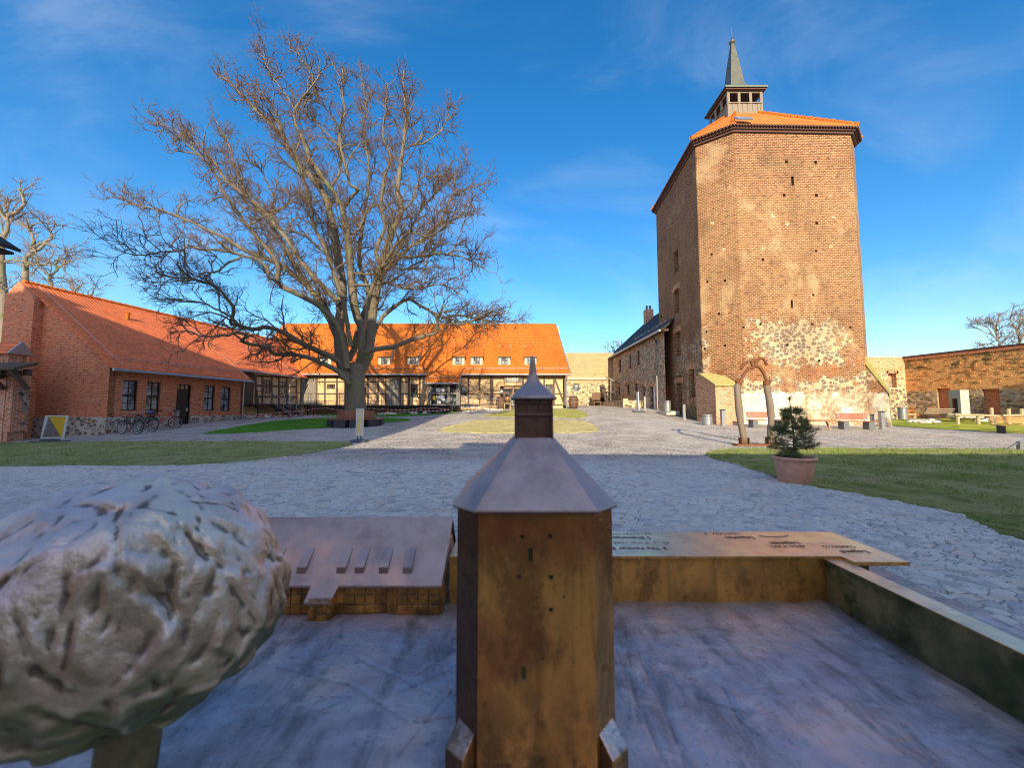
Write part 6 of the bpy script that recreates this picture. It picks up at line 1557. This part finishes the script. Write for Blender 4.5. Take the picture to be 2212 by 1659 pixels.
P2 = np.concatenate([P2, P2b]); R2 = np.concatenate([R2, R2b])
P3, R3 = children(P2, R2, .195, .25, .78, 5, .08, .009, .0065, (25, 60), .10, .2, CEN, .2, .3)
P4, R4 = children(P3, R3, .19, .12, .40, 3, .10, .0065, .005, (22, 55), .05, .15, CEN, .2, .2)
print('tree', len(P1), len(P2), len(P3), len(P4))
V, F = tubes_np(P1, R1, 6); np_mesh('branches', V, F, M['bark'], TR_)
V, F = tubes_np(P2, R2, 4); np_mesh('small_branches', V, F, M['twig'], TR_)
tw = []; off = 0; Fs = []
for P_, R_ in ((P3, R3), (P4, R4)):
    V, F = tubes_np(P_, R_, 3); Fs.append(F+off); off += len(V); tw.append(V)
np_mesh('twigs', np.concatenate(tw), np.concatenate(Fs), M['twig'], TR_)

def tree(name, label, base, pathlist, spread, group=None, lv=(.42,.30,.28), tr=.011, cen_=None, mats=('bark_far','twig_far')):
    """distant bare tree: pathlist = [(points, r0, r1)] with the trunk first"""
    T = thing(name, label, 'tree', tuple(base), group=group)
    Ps = []; Rs = []
    for i, (pts_, r0, r1) in enumerate(pathlist):
        P_ = catmull([tuple(p) for p in pts_], 24); t = np.linspace(0, 1, 24); P_ += np.cumsum(rng.normal(size=(24,3))*.02, 0)*np.minimum(1, t*4)[:, None]
        r0 *= .62; r1 *= .5; Rr = r1+(r0-r1)*(1-t)**.9; V, F = tubes_np(P_[None], Rr[None], 9); np_mesh('trunk' if i == 0 else 'limb', V, F, M[mats[0]], T); Ps.append(P_); Rs.append(Rr)
    P0 = np.array(Ps); R0 = np.array(Rs); c_ = np.array(cen_ if cen_ is not None else P0.reshape(-1,3).mean(0))
    P1, R1 = children(P0, R0, lv[0], spread*.3, spread, 9, .35, .05*spread/3, tr*1.6, (30, 65), .2, .3, c_, .22)
    P2, R2 = children(P1, R1, lv[1], spread*.15, spread*.5, 6, .1, tr*1.4, tr, (28, 60), .12, .2, c_, .2)
    P3, R3 = children(P2, R2, lv[2], spread*.08, spread*.22, 4, .1, tr*.8, tr*.6, (25, 60), .1, .2, c_, .2)
    V1, F1 = tubes_np(P1, R1, 5); np_mesh('branches', V1, F1, M[mats[0]], T)
    V2, F2 = tubes_np(P2, R2, 3); V3, F3 = tubes_np(P3, R3, 3); np_mesh('twigs', np.concatenate([V2, V3]), np.concatenate([F2, F3+len(V2)]), M[mats[1]], T)
    return T
cL = lambda x, y, Y: at(x*.2155, 357.5+y*.2155, Y)
GT = 'bare trees behind the brick outbuilding'
Y = 29
tree('bare_tree', 'pale bare trunk and crown rising at the left edge of the picture', (cL(30,1600,Y).x, Y, 0), [
 ([cL(40,1900,Y),cL(35,1600,Y),cL(25,1300,Y),cL(15,1100,Y),cL(10,900,Y),cL(20,720,Y),cL(70,640,Y),cL(75,560,Y),cL(60,480,Y),cL(80,380,Y),cL(60,300,Y)], .62, .10),
 ([cL(80,500,Y),cL(170,460,Y),cL(240,390,Y),cL(215,300,Y),cL(180,230,Y)], .26, .06),
 ([cL(75,560,Y),cL(30,480,Y),cL(0,380,Y),cL(-60,320,Y)], .2, .06),
 ([cL(40,970,Y),cL(110,945,Y),cL(230,985,Y),cL(340,990,Y)], .14, .04)], 4.2, GT)
Y = 33
tree('bare_tree', 'gnarled bare tree with thick forked trunk above the gable', (cL(235,1600,Y).x, Y, 0), [
 ([cL(235,1700,Y),cL(235,1200,Y),cL(235,1050,Y),cL(230,920,Y),cL(320,850,Y),cL(305,740,Y),cL(280,660,Y),cL(200,590,Y),cL(120,560,Y)], .55, .08),
 ([cL(320,860,Y),cL(420,830,Y),cL(470,770,Y),cL(535,740,Y),cL(500,650,Y),cL(450,610,Y)], .24, .05),
 ([cL(350,820,Y),cL(420,785,Y),cL(500,800,Y),cL(600,840,Y),cL(660,900,Y)], .16, .05),
 ([cL(280,660,Y),cL(350,600,Y),cL(430,590,Y),cL(520,580,Y)], .13, .04),
 ([cL(240,1050,Y),cL(280,990,Y),cL(400,990,Y),cL(560,1010,Y)], .2, .05)], 4.2, GT)
Y = 42
tree('bare_tree', 'smaller bare tree with dense twigs just over the orange ridge', (cL(540,1600,Y).x, Y, 0), [
 ([cL(545,1700,Y),cL(545,1300,Y),cL(510,1150,Y),cL(570,1060,Y),cL(620,1010,Y),cL(690,960,Y)], .5, .08),
 ([cL(520,1200,Y),cL(470,1100,Y),cL(400,1040,Y)], .25, .06), ([cL(570,1060,Y),cL(570,960,Y),cL(600,900,Y)], .2, .06)], 5.2, GT)
Y = 46
tree('bare_tree', 'lowest of the bare trees, its right-hand branches clear of the others', (cL(760,1600,Y).x, Y, 0), [
 ([cL(730,1700,Y),cL(735,1290,Y),cL(770,1230,Y),cL(815,1190,Y),cL(800,1150,Y)], .42, .08),
 ([cL(740,1250,Y),cL(700,1150,Y),cL(650,1080,Y)], .2, .06), ([cL(840,1400,Y),cL(860,1310,Y),cL(920,1290,Y),cL(940,1230,Y),cL(1010,1250,Y)], .2, .06)], 4.2, GT)
cR = lambda x, y, Y: at(1815+.2321*x, 632.5+.2321*y, Y)
Y = 60
tree('bare_tree', 'bare tree behind the overgrown wall, left one of the pair', (cR(1450,700,Y).x, Y, 0), [
 ([cR(1480,800,Y),cR(1480,500,Y),cR(1460,420,Y),cR(1450,330,Y),cR(1480,250,Y)], .35, .08), ([cR(1470,450,Y),cR(1410,370,Y),cR(1350,290,Y)], .18, .06), ([cR(1480,520,Y),cR(1400,480,Y),cR(1310,480,Y)], .16, .05)], 5.0, 'pair of bare trees behind the overgrown wall', tr=.02)
tree('bare_tree', 'bare tree at the right edge behind the overgrown wall', (cR(1670,700,Y).x, Y, 0), [
 ([cR(1680,800,Y),cR(1670,480,Y),cR(1660,380,Y),cR(1670,280,Y),cR(1680,200,Y)], .38, .08), ([cR(1660,400,Y),cR(1600,300,Y),cR(1550,230,Y)], .18, .06), ([cR(1670,450,Y),cR(1740,380,Y),cR(1800,300,Y)], .18, .06), ([cR(1670,480,Y),cR(1600,440,Y),cR(1540,420,Y)], .16, .05)], 5.0, 'pair of bare trees behind the overgrown wall', tr=.02)
Y = 70
b = at(1330, 760, Y)
tree('bare_tree', 'small bare crown showing between rear wall and stone house', (b.x, Y, 0), [
 ([(b.x,Y,2),(b.x,Y,9),at(1328,765,Y),at(1325,748,Y)], .35, .08), ([(b.x,Y,8),at(1315,762,Y),at(1310,752,Y)], .2, .06), ([(b.x,Y,8),at(1338,755,Y),at(1345,742,Y)], .2, .06)], 3.6, tr=.02)
# a tree standing to the right of the view, whose shade falls on the path and keep
rngk = rng
tree('bare_tree', 'bare tree standing right of the yard', (26.5, -3, 0), [
 ([(26.5,-3,-.2),(26.4,-3,4),(26.6,-3.2,8),(26.2,-3,12),(26.5,-3,17)], .42, .08), ([(26.5,-3,6),(28.5,-3.5,9),(30,-3,13)], .22, .05), ([(26.5,-3,5.5),(24.5,-2.5,9),(23.2,-3,13)], .22, .05), ([(26.5,-3,8),(26,-5,11),(25,-6,14)], .2, .05), ([(26.5,-3,7),(27,-1,10),(27.5,0,14)], .2, .05)], 4.0, lv=(.5,.35,.35), tr=.016)

# ================================================================== BRONZE RELIEF MODEL
BMd = thing('bronze_castle_model', 'tactile bronze model of the castle with keep, hall, tree ball and walls', 'bronze model', (0, .35, .98))
Bz = .98
def mb_(x, y, z): return Vector((x, y, E+z))
def bm_disp(name, P, F, mat, par, smooth=True):
    return np_mesh(name, np.array(P), np.array(F), mat, par, smooth)
# ground plate with incised lines, a gently uneven grid
nx_, ny_ = 540, 320; xs = np.linspace(-.62, .628, nx_); ys = np.linspace(-.02, .70, ny_); XX, YY = np.meshgrid(xs, ys)
Zg = np.empty_like(XX)
for j in range(ny_):
    for i in range(nx_):
        p = Vector((XX[j,i]*9, YY[j,i]*9, 0)); q = Vector((XX[j,i]*32, YY[j,i]*32, 3))
        Zg[j,i] = noise.noise(p)*.0032+noise.noise(q)*.0014+noise.noise(q*3)*.0005
def incise(a, b, depth=.0016, w=.0018):
    a = np.array(a); b = np.array(b); ab = b-a; t = np.clip(((XX-a[0])*ab[0]+(YY-a[1])*ab[1])/(ab@ab), 0, 1)
    d = np.hypot(XX-a[0]-ab[0]*t, YY-a[1]-ab[1]*t); Zg[:] -= depth*np.exp(-(d/w)**2)
def gm(u, v): q = ray(u, v); s = -.27/q.z; return (q.x*s, q.y*s)
for (a, b) in [((860,1500),(1000,1430)),((770,1420),(930,1500)),((735,1470),(880,1560)),((640,1560),(760,1510)),((900,1460),(985,1400)),((1330,1400),(1430,1640)),((1370,1390),(1460,1600)),((1420,1480),(1480,1650)),((1350,1360),(1380,1560)),((985,1480),(860,1630)),((930,1380),(985,1520)),((600,1440),(750,1480)),((1500,1500),(1620,1540)),((1560,1480),(1600,1560)),((900,1560),(975,1545))]:
    incise(gm(*a), gm(*b))
wallfoot = np.exp(-((YY-.548)/.018)**2)*(XX > .07)*(XX < .46)
Zg += wallfoot*.004+np.exp(-((XX-.425)/.014)**2)*(YY < .56)*.003
V = np.stack([XX, YY, Zg+E-.27], -1).reshape(-1, 3); idx = np.arange(nx_*ny_).reshape(ny_, nx_); F = np.stack([idx[:-1,:-1], idx[:-1,1:], idx[1:,1:], idx[1:,:-1]], -1).reshape(-1, 4)
np_mesh('ground_plate', V, F, M['br_base'], BMd)
m = MB(); m.obox((-.62,-.02,E-.31), (1.248,0,0), (0,.72,0), (0,0,.034)); m.build('plate_edge', M['br_dark'], BMd)
PL = thing('model_plinth', 'stone plinth carrying the bronze model', 'plinth', (0, .35, 0)); m = MB(); m.box(0, .34, .465, 1.0, .55, .95); m.build('block', M['plinth'], PL, .01)
# keep
cx_, cy_ = .0184, .3625
def oct_(hw, hd, ch, z, cx=cx_, cy=cy_): return [Vector((cx+x, cy+y, E+z)) for x, y in ((-hw,-hd+ch),(-hw+ch,-hd),(hw-ch,-hd),(hw,-hd+ch),(hw,hd-ch),(hw-ch,hd),(-hw+ch,hd),(-hw,hd-ch))]
m = MB(); wz = -.0785
O_ = oct_(.0625,.0625,.0185,0)
pits = [(1128,1160,.0030),(1188,1159,.0030),(1120,1247,.0032),(1190,1248,.0034),(1190,1318,.0030),(1146,1200,'s'),(1131,1456,'s'),(1172,1425,.0018),(1218,1290,.0015),(1075,1270,.0013),(1160,1292,.0014)]
for i in range(8):
    a = Vector((O_[i].x, O_[i].y, 0)); b = Vector((O_[(i+1)%8].x, O_[(i+1)%8].y, 0)); t = (b-a).normalized(); n_ = Vector((t.y,-t.x,0)); L = (b-a).length; hs_ = []
    if i == 1:
        for (u, v, s) in pits:
            q = onplane(u, v, a, n_); x = (q-a).dot(t); w_, h2_ = (.0017, .0052) if s == 's' else (s/2, s/2); hs_.append((x-w_, x+w_, q.z-h2_, q.z+h2_, .003))
    wall(m, a, t, n_, L, E-.275, E+wz, hs_, .003)
kp = m.build('keep', M['br_tower'], BMd); kp['_loc'] = BMd['_loc']
a = Vector((O_[1].x, O_[1].y, 0)); m = MB(); m.obox((O_[1].x+.002, O_[1].y+.0031, E-.27), (O_[2].x-O_[1].x-.004,0,0), (0,.001,0), (0,0,.18)); under(m.build('recess', M['br_dark'], BMd), kp)
m = MB(); loft(m, [oct_(.0625,.0625,.0185,wz-.001), oct_(.0662,.0662,.0195,wz+.0005), oct_(.0662,.0662,.0195,wz+.0025), oct_(.0180,.0180,.0035,-.0245,cx_+.0012,cy_)]); under(m.build('keep_roof', M['br_roof'], BMd, .0007), kp)
lx = cx_+.0012
m = MB(); hl = .0172
m.box(lx, cy_, E-.008, hl*1.9, hl*1.9, .036)
m.build('lantern', M['br_lantern'], BMd)
m = MB(); zf = cy_-hl*.95
for (x0, x1, z0, z1) in ((-1,-.88,-.025,.0095),(-.36,-.22,-.003,.0095),(.26,.38,-.003,.0095),(.88,1,-.025,.0095),(-1,1,.0055,.0095),(-1,1,-.0055,-.003)):
    m.obox((lx+x0*hl, zf-.0016, E+z0), ((x1-x0)*hl,0,0), (0,.002,0), (0,0,z1-z0))
for s in (-1, 1):
    for (y0, y1, z0, z1) in ((-1,-.88,-.025,.0095),(-.3,-.15,-.003,.0095),(.3,.45,-.003,.0095),(.88,1,-.025,.0095),(-1,1,.0055,.0095),(-1,1,-.0055,-.003)):
        m.obox((lx+s*hl*.95-.0008, cy_+y0*hl*.94, E+z0), (.0016,0,0), (0,(y1-y0)*hl*.94,0), (0,0,z1-z0))
m.build('lantern_frame', M['br_lantern'], BMd, .0005)
m = MB(); m.smooth = True
def rr_(h, z, ch=.004): return oct_(h, h, ch, z, lx, cy_)
loft(m, [rr_(hl*1.0,.0093), rr_(hl*1.19,.0095), rr_(hl*1.2,.0115,.005), rr_(hl*1.06,.0140,.006), rr_(hl*.82,.0182,.006), rr_(hl*.58,.0228,.004), rr_(.0070,.0262,.003), rr_(.0050,.030,.002), rr_(.0037,.0345,.0015), rr_(.0028,.043,.001), rr_(.0022,.0500,.001), rr_(.0012,.0512,.0006)])
m.build('spire', M['br_roof'], BMd)
for sx in (-1, 1):                                             # wedge buttresses on the front corners
    m = MB(); c_ = Vector((cx_+sx*.0535, cy_-.0535, E)); d = Vector((sx*.62,-.78,0)).normalized(); s = Vector((-d.y, d.x, 0))*.0095
    m.prism([c_-s-d*.004+Vector((0,0,-.275)), c_-s+d*.0125+Vector((0,0,-.275)), c_-s+d*.0125+Vector((0,0,-.252)), c_-s-d*.004+Vector((0,0,-.236))], s*2); m.build('buttress', M['br_tower'], BMd, .001)
# hall
x0, x1 = -.47, -.0948; yf, yr, yb_ = .528, .592, .66; ze, zr_ = -.232, -.1655
m = MB(); m.obox((x0, yf, E-.272), (x1-x0,0,0), (0,yb_-yf,0), (0,0,ze+.272)); m.prism([(x1-.006, yf+.001, E+ze), (x1-.006, yb_, E+ze), (x1-.006, yr, E+zr_-.002)], (.006,0,0))
m.obox((-.262, .512, E-.272), (.030,0,0), (0,.02,0), (0,0,.030)); hl_ = m.build('hall', M['br_tower'], BMd, .0008); hl_['_loc'] = BMd['_loc']
m = MB(); r1_ = random.Random(5)
cols = np.linspace(x1-.001, -.46, 27)
for i in range(len(cols)-1):
    a, b = cols[i+1], cols[i]
    if -.170 < (a+b)/2 < -.150:
        m.obox((a+.0005, yf-.0012, E-.268), (b-a-.001,0,0), (0,.002,0), (0,0,.034)); continue
    for k in range(3):
        z = -.268+k*.0118; 
        if not (-.262 < (a+b)/2 < -.230): m.obox((a+.0007, yf-.0014-r1_.random()*.0008, E+z+.0007), (b-a-.0016,0,0), (0,.003,0), (0,0,.0102))
for k in range(3):
    for i in range(3): m.obox((-.2613+i*.0098, .5106, E-.270+k*.0093), (.0085,0,0), (0,.003,0), (0,0,.0080))
for i in range(12):
    for k in range(7):
        y = yf+.004+i*.0105; z = -.268+k*.0125
        zl_ = ze+(zr_-ze)*(1-abs(y+.005-yr)/(yr-yf)) if y > yf else ze
        if z+.012 > zl_: continue
        m.obox((x1-.001, y+(k%2)*.004, E+z), (.0026+r1_.random()*.001,0,0), (0,.009,0), (0,0,.0108))
under(m.build('timber_relief', M['br_tower'], BMd, .0005), hl_)
m = MB(); th = Vector((0,0,.0035)); sl = (zr_-ze)/(yr-yf)
A_ = lambda x, y: Vector((x, y, E+ze+(y-yf)*sl+.001))
m.prism([A_(x0,yf-.004), A_(-.2655,yf-.004), A_(-.267,yf-.018), A_(-.2335,yf-.018), A_(-.229,yf-.004), A_(x1+.002,yf-.004), A_(x1+.006,yr), A_(x0,yr)], th)
m.prism([A_(x0,yr), A_(x1+.006,yr), Vector((x1+.002,yb_+.004,E+ze)), Vector((x0,yb_+.004,E+ze))], th); under(m.build('hall_roof', M['br_roof'], BMd, .001), hl_)
for u in (650, 736, 775, 827.5, 879.5, 585):                    # five visible dormers, one hidden by the ball
    n_ = Vector((0,-sl,1)).normalized(); q = onplane(u, 1240, A_(0,yf)+th, n_); hw = .0062; m = MB(); top = .0085
    yq = q.y; yt = yq+.024
    m.prism([(q.x-hw, yq, q.z-.001), (q.x-hw, yq, q.z+top), (q.x-hw, yt, q.z+(yt-yq)*sl+.0015), (q.x-hw, yt, q.z+(yt-yq)*sl-.002)], (2*hw,0,0)); m.build('dormer', M['br_roof'], BMd, .0006)
# castle walls
m = MB(); zt_ = -.2103; th_ = .024
m.obox((-.088, .556, E-.272), (.5275,0,0), (0,.008,0), (0,0,zt_+.272)); m.build('curtain_wall', M['br_wall'], BMd, .0006)
m = MB(); m.obox((.4395, .05, E-.272), (.024,0,0), (0,.514,0), (0,0,zt_+.272)); sw = m.build('side_wall', M['br_dark'], BMd, .0008); sw['_loc'] = BMd['_loc']
m = MB(); m.obox((.4385, .05, E+zt_), (.026,0,0), (0,.515,0), (0,0,.0015)); under(m.build('wall_top', M['br_wall'], BMd, .0005), sw)
# inscription plate, read from the far side
m = MB(); m.prism([(-.088, .5545, E-.2100), (.462, .5545, E-.2100), (.462, .534, E-.2100), (.537, .534, E-.2100), (.537, .663, E-.2100), (-.088, .663, E-.2100)], (0,0,.0055)); ip = m.build('inscription_plate', M['br_wall'], BMd, .0008); ip['_loc'] = BMd['_loc']
m = MB(); m.obox((-.07, .566, E-.272), (.58,0,0), (0,.09,0), (0,0,.062)); m.build('plate_core', M['br_dark'], BMd)
zt2_ = E-.2044
def letters(s, size, u, v, par, raise_=.0008):
    q = ray(u, v); k = (-.2044)/q.z
    return under(text(s, size, Vector((q.x*k, q.y*k, zt2_)), (0,0,math.pi), M['br_text'], 'lettering', BMd, raise_, 'CENTER'), par)
def ruv(X, Y): return X, Y
for (s, size, X, Y) in (('5 The Former Brewery', .0125, .170, .585), ('2 Ehemaliges Brauhaus', .0125, .165, .632), ('Lageplan', .0135, .365, .632), ('Legenda', .0135, .42, .607), ('Legend', .0135, .495, .571)):
    under(text(s, size, Vector((X, Y, zt2_)), (0,0,math.pi), M['br_text'], 'lettering', BMd, .0007, 'CENTER'), ip)
m = MB()                                                       # rows of raised reading dots
for (X, Y, n2) in ((.17,.606,22),(.165,.650,20),(.345,.650,10),(.41,.590,9),(.485,.589,8)):
    for i in range(n2):
        for a_ in range(2):
            for b_ in range(3):
                if r1_.random() < .5: m.box(X-(i-n2/2)*.0062+a_*.0022, Y+b_*.0023, zt2_+.0003, .0012, .0012, .0008)
under(m.build('raised_dots', M['br_text'], BMd), ip)
m = MB(); pts = [Vector((.425+.04*math.cos(a), .668-.028*math.sin(a)-.004, zt2_)) for a in np.linspace(.9, 2.2, 10)]; m.tube(pts, .0008, 5)
for p, q in (((.50,.505),(.56,.47)),((.515,.50),(.57,.462)),((.53,.49),(.545,.455))): m.tube([(p[0], p[1], E-.269), (q[0], q[1], E-.269)], .0016, 5)
under(m.build('engraved_line', M['br_text'], BMd), ip)
# the tree as a bronze ball on a stem
bm = bmesh.new(); bmesh.ops.create_icosphere(bm, subdivisions=7, radius=1)
cc = Vector((-.272, .285, E-.140)); RX, RY, RZ = .099, .091, .092
P_ = np.array([v.co[:] for v in bm.verts]); U_ = P_/np.linalg.norm(P_, axis=1, keepdims=True)
rad = np.array([1+.07*noise.noise(Vector(p)*1.4+Vector((3,1,2)))+.016*noise.noise(Vector((p[0],p[1],p[2]*.7))*5)+.017*(abs(noise.noise(Vector((p[0],p[1],p[2]*.6))*4.2+Vector((7,2,5))))-.2)+.007*(abs(noise.noise(Vector((p[0],p[1],p[2]*.7))*9+Vector((2,9,5))))-.2)+.004*noise.noise(Vector(p)*16)+.0016*noise.noise(Vector(p)*34) for p in U_])
r9 = np.random.default_rng(21)
for nc, amp, beta in ((70, .20, 34), (300, .34, 62)):           # crumpled sheet: tilted facets meeting in creases
    S_ = r9.normal(size=(nc, 3)); S_ /= np.linalg.norm(S_, axis=1, keepdims=True); Tt = r9.normal(size=(nc, 3))
    Wp = U_*np.array([1,1,.72]); Sp = S_*np.array([1,1,.72]); acc = np.zeros(len(U_)); ws = acc.copy()+1e-12
    dm = np.full(len(U_), 9.)
    for q, tt in zip(Sp, Tt): dm = np.minimum(dm, np.linalg.norm(Wp-q, axis=1))
    for q, tt in zip(Sp, Tt):
        d = np.linalg.norm(Wp-q, axis=1); w_ = np.exp(-beta*(d-dm)); acc += w_*((Wp-q)@tt); ws += w_
    rad += np.clip(acc/ws*amp*.42, -.05, .05)
for k in range(280):                                           # leaf-shaped gouges, each with one sharp lip
    d = r9.normal(size=3); d /= np.linalg.norm(d)
    up3 = np.array([0,0,1.])-d*d[2]; nu = np.linalg.norm(up3)
    if nu < .15: up3 = np.array([1.,0,0])
    up3 = up3/np.linalg.norm(up3); sd3 = np.cross(up3, d); an = r9.normal()*.38; ax = up3*np.cos(an)+sd3*np.sin(an); bx = np.cross(ax, d)
    L_g = r9.uniform(.07, .24); W_g = r9.uniform(.02, .06); dep = r9.uniform(.004, .018)*(1.35 if r9.random() < .2 else 1)
    q = U_-d; near = (q*q).sum(1) < (L_g*1.6)**2; qq = q[near]; a_ = qq@ax/L_g; b_ = qq@bx/W_g+.35*a_*a_
    prof = np.where(b_ < 0, np.exp(-(b_/1.5)**2), np.exp(-(b_/.45)**2)); lip = .5*np.exp(-((b_-.9)/.5)**2)
    rad[near] += dep*(-prof+lip)*np.exp(-a_**4)
for v, q, r_ in zip(bm.verts, U_, rad):
    v.co = Vector((q[0]*RX*r_, q[1]*RY*r_, q[2]*RZ*r_*(1 if q[2] > 0 else .76)))+cc-Vector(BMd['_loc'])
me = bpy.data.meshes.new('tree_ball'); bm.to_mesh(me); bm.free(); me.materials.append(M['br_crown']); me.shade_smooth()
o = bpy.data.objects.new('tree_ball', me); COL.objects.link(o); o.parent = BMd
m = MB(); m.smooth = True; m.tube([(-.252,.262,E-.275), (-.254,.268,E-.25), (-.256,.275,E-.20), (-.257,.28,E-.15)], [.0185,.0165,.017,.02], 18); m.build('tree_stem', M['br_dark'], BMd)

# ================================================================== BUILDINGS BEHIND THE CAMERA (they shade the yard)
GH = thing('rear_building', 'tall brick building behind the viewer shading the left half of the yard', 'building', (-16, -12, 0))
yo = -8.0
m = MB(); m.obox((-28, yo, -1), (22.7,0,0), (0,-9,0), (0,0,E+18.4+1)); m.build('wall', M['brick_red'], GH)
m = MB(); m.obox((-20.2, yo-.1, E+18.3), (2.6,0,0), (0,-1.4,0), (0,0,1.0)); m.obox((-26.4, yo-.1, E+18.3), (1.3,0,0), (0,-1,0), (0,0,.65)); m.build('chimney', M['brick_old'], GH)
GW = thing('rear_wing', 'lower wing behind the viewer shading the near yard', 'building', (10, -12, 0))
m = MB(); m.obox((-5.29, yo-.2, -1), (3.6,0,0), (0,-6,0), (0,0,E+7.3+1)); m.obox((-1.68, yo-.2, -1), (2.2,0,0), (0,-6,0), (0,0,E+8.05+1)); m.obox((.53, yo-.2, -1), (37.6,0,0), (0,-6,0), (0,0,E+6.75+1)); m.build('wall', M['plaster'], GW)
GE = thing('rear_barn', 'tall barn behind the viewer shading the foot of the ruined wall', 'building', (46, -12, 0))
m = MB(); m.obox((38.2, yo, -1), (18,0,0), (0,-8,0), (0,0,E+18.4+1)); m.build('wall', M['plaster'], GE)

# ================================================================== LIGHT, SKY, CAMERA
EL = math.atan(.42)
w = bpy.data.worlds.new('World'); sc.world = w; w.use_nodes = True; nt = w.node_tree
bg = nt.nodes['Background']; sky = nt.nodes.new('ShaderNodeTexSky'); sky.sky_type = 'NISHITA'; sky.sun_disc = False
sky.sun_elevation = EL; sky.sun_rotation = math.pi; sky.air_density = 1.0; sky.dust_density = .3; sky.ozone_density = 2.5
tcn = nt.nodes.new('ShaderNodeTexCoord'); mp = nt.nodes.new('ShaderNodeMapping'); mp.inputs['Rotation'].default_value = (.5,.35,.5); mp.inputs['Scale'].default_value = (.8,3.0,2.2)
nz = nt.nodes.new('ShaderNodeTexNoise'); nz.inputs['Scale'].default_value = 1.6; nz.inputs['Detail'].default_value = 6; nz.inputs['Roughness'].default_value = .55; nz.inputs['Distortion'].default_value = .6
mr_ = nt.nodes.new('ShaderNodeMapRange'); mr_.interpolation_type = 'SMOOTHSTEP'; mr_.inputs[1].default_value = .46; mr_.inputs[2].default_value = .82; mr_.inputs[4].default_value = .22
mx = nt.nodes.new('ShaderNodeMix'); mx.data_type = 'RGBA'; mx.inputs[7].default_value = (6.5,7.0,7.6,1)
hs_ = nt.nodes.new('ShaderNodeHueSaturation'); hs_.inputs['Saturation'].default_value = 1.36; hs_.inputs['Value'].default_value = 1.6
L_ = nt.links.new
L_(tcn.outputs['Generated'], mp.inputs[0]); L_(mp.outputs[0], nz.inputs['Vector']); L_(nz.outputs[0], mr_.inputs[0]); L_(mr_.outputs[0], mx.inputs[0])
L_(sky.outputs[0], hs_.inputs['Color']); L_(hs_.outputs[0], mx.inputs[6])
sxyz = nt.nodes.new('ShaderNodeSeparateXYZ'); L_(tcn.outputs['Generated'], sxyz.inputs[0])   # bright veil added to the unseen sky behind, to lift the shade
hz = nt.nodes.new('ShaderNodeMapRange'); hz.interpolation_type = 'SMOOTHSTEP'; hz.inputs[1].default_value = .02; hz.inputs[2].default_value = -.6; hz.inputs[4].default_value = .9; L_(sxyz.outputs[1], hz.inputs[0])
m2 = nt.nodes.new('ShaderNodeMix'); m2.data_type = 'RGBA'; m2.inputs[7].default_value = (6.8,7.7,10.3,1); L_(hz.outputs[0], m2.inputs[0]); L_(mx.outputs[2], m2.inputs[6]); L_(m2.outputs[2], bg.inputs[0]); bg.inputs[1].default_value = .15
sl_ = bpy.data.lights.new('sun', 'SUN'); sl_.energy = 5.0; sl_.angle = math.radians(.5); sl_.color = (1.44,1.21,.82)
so = bpy.data.objects.new('sun', sl_); COL.objects.link(so); so.rotation_euler = Vector((0.0, -math.cos(EL), math.sin(EL))).to_track_quat('Z', 'Y').to_euler(); so.location = (0,-20,30)
cam = bpy.data.cameras.new('camera'); co_ = bpy.data.objects.new('camera', cam); COL.objects.link(co_); sc.camera = co_
cam.sensor_width = 36; cam.lens = FPX/2212*36; cam.clip_start = .01; cam.clip_end = 3000
co_.location = (0,0,E); co_.rotation_euler = (math.pi/2+PITCH, 0, 0)
cam.dof.use_dof = True; cam.dof.focus_distance = 15; cam.dof.aperture_fstop = 9
sc.cycles.filter_width = 1.1
sc.view_settings.view_transform = 'Standard'; sc.view_settings.look = 'None'; sc.view_settings.exposure = 0; sc.view_settings.gamma = 1
for o in list(bpy.data.objects):
    if '_loc' in o: del o['_loc']
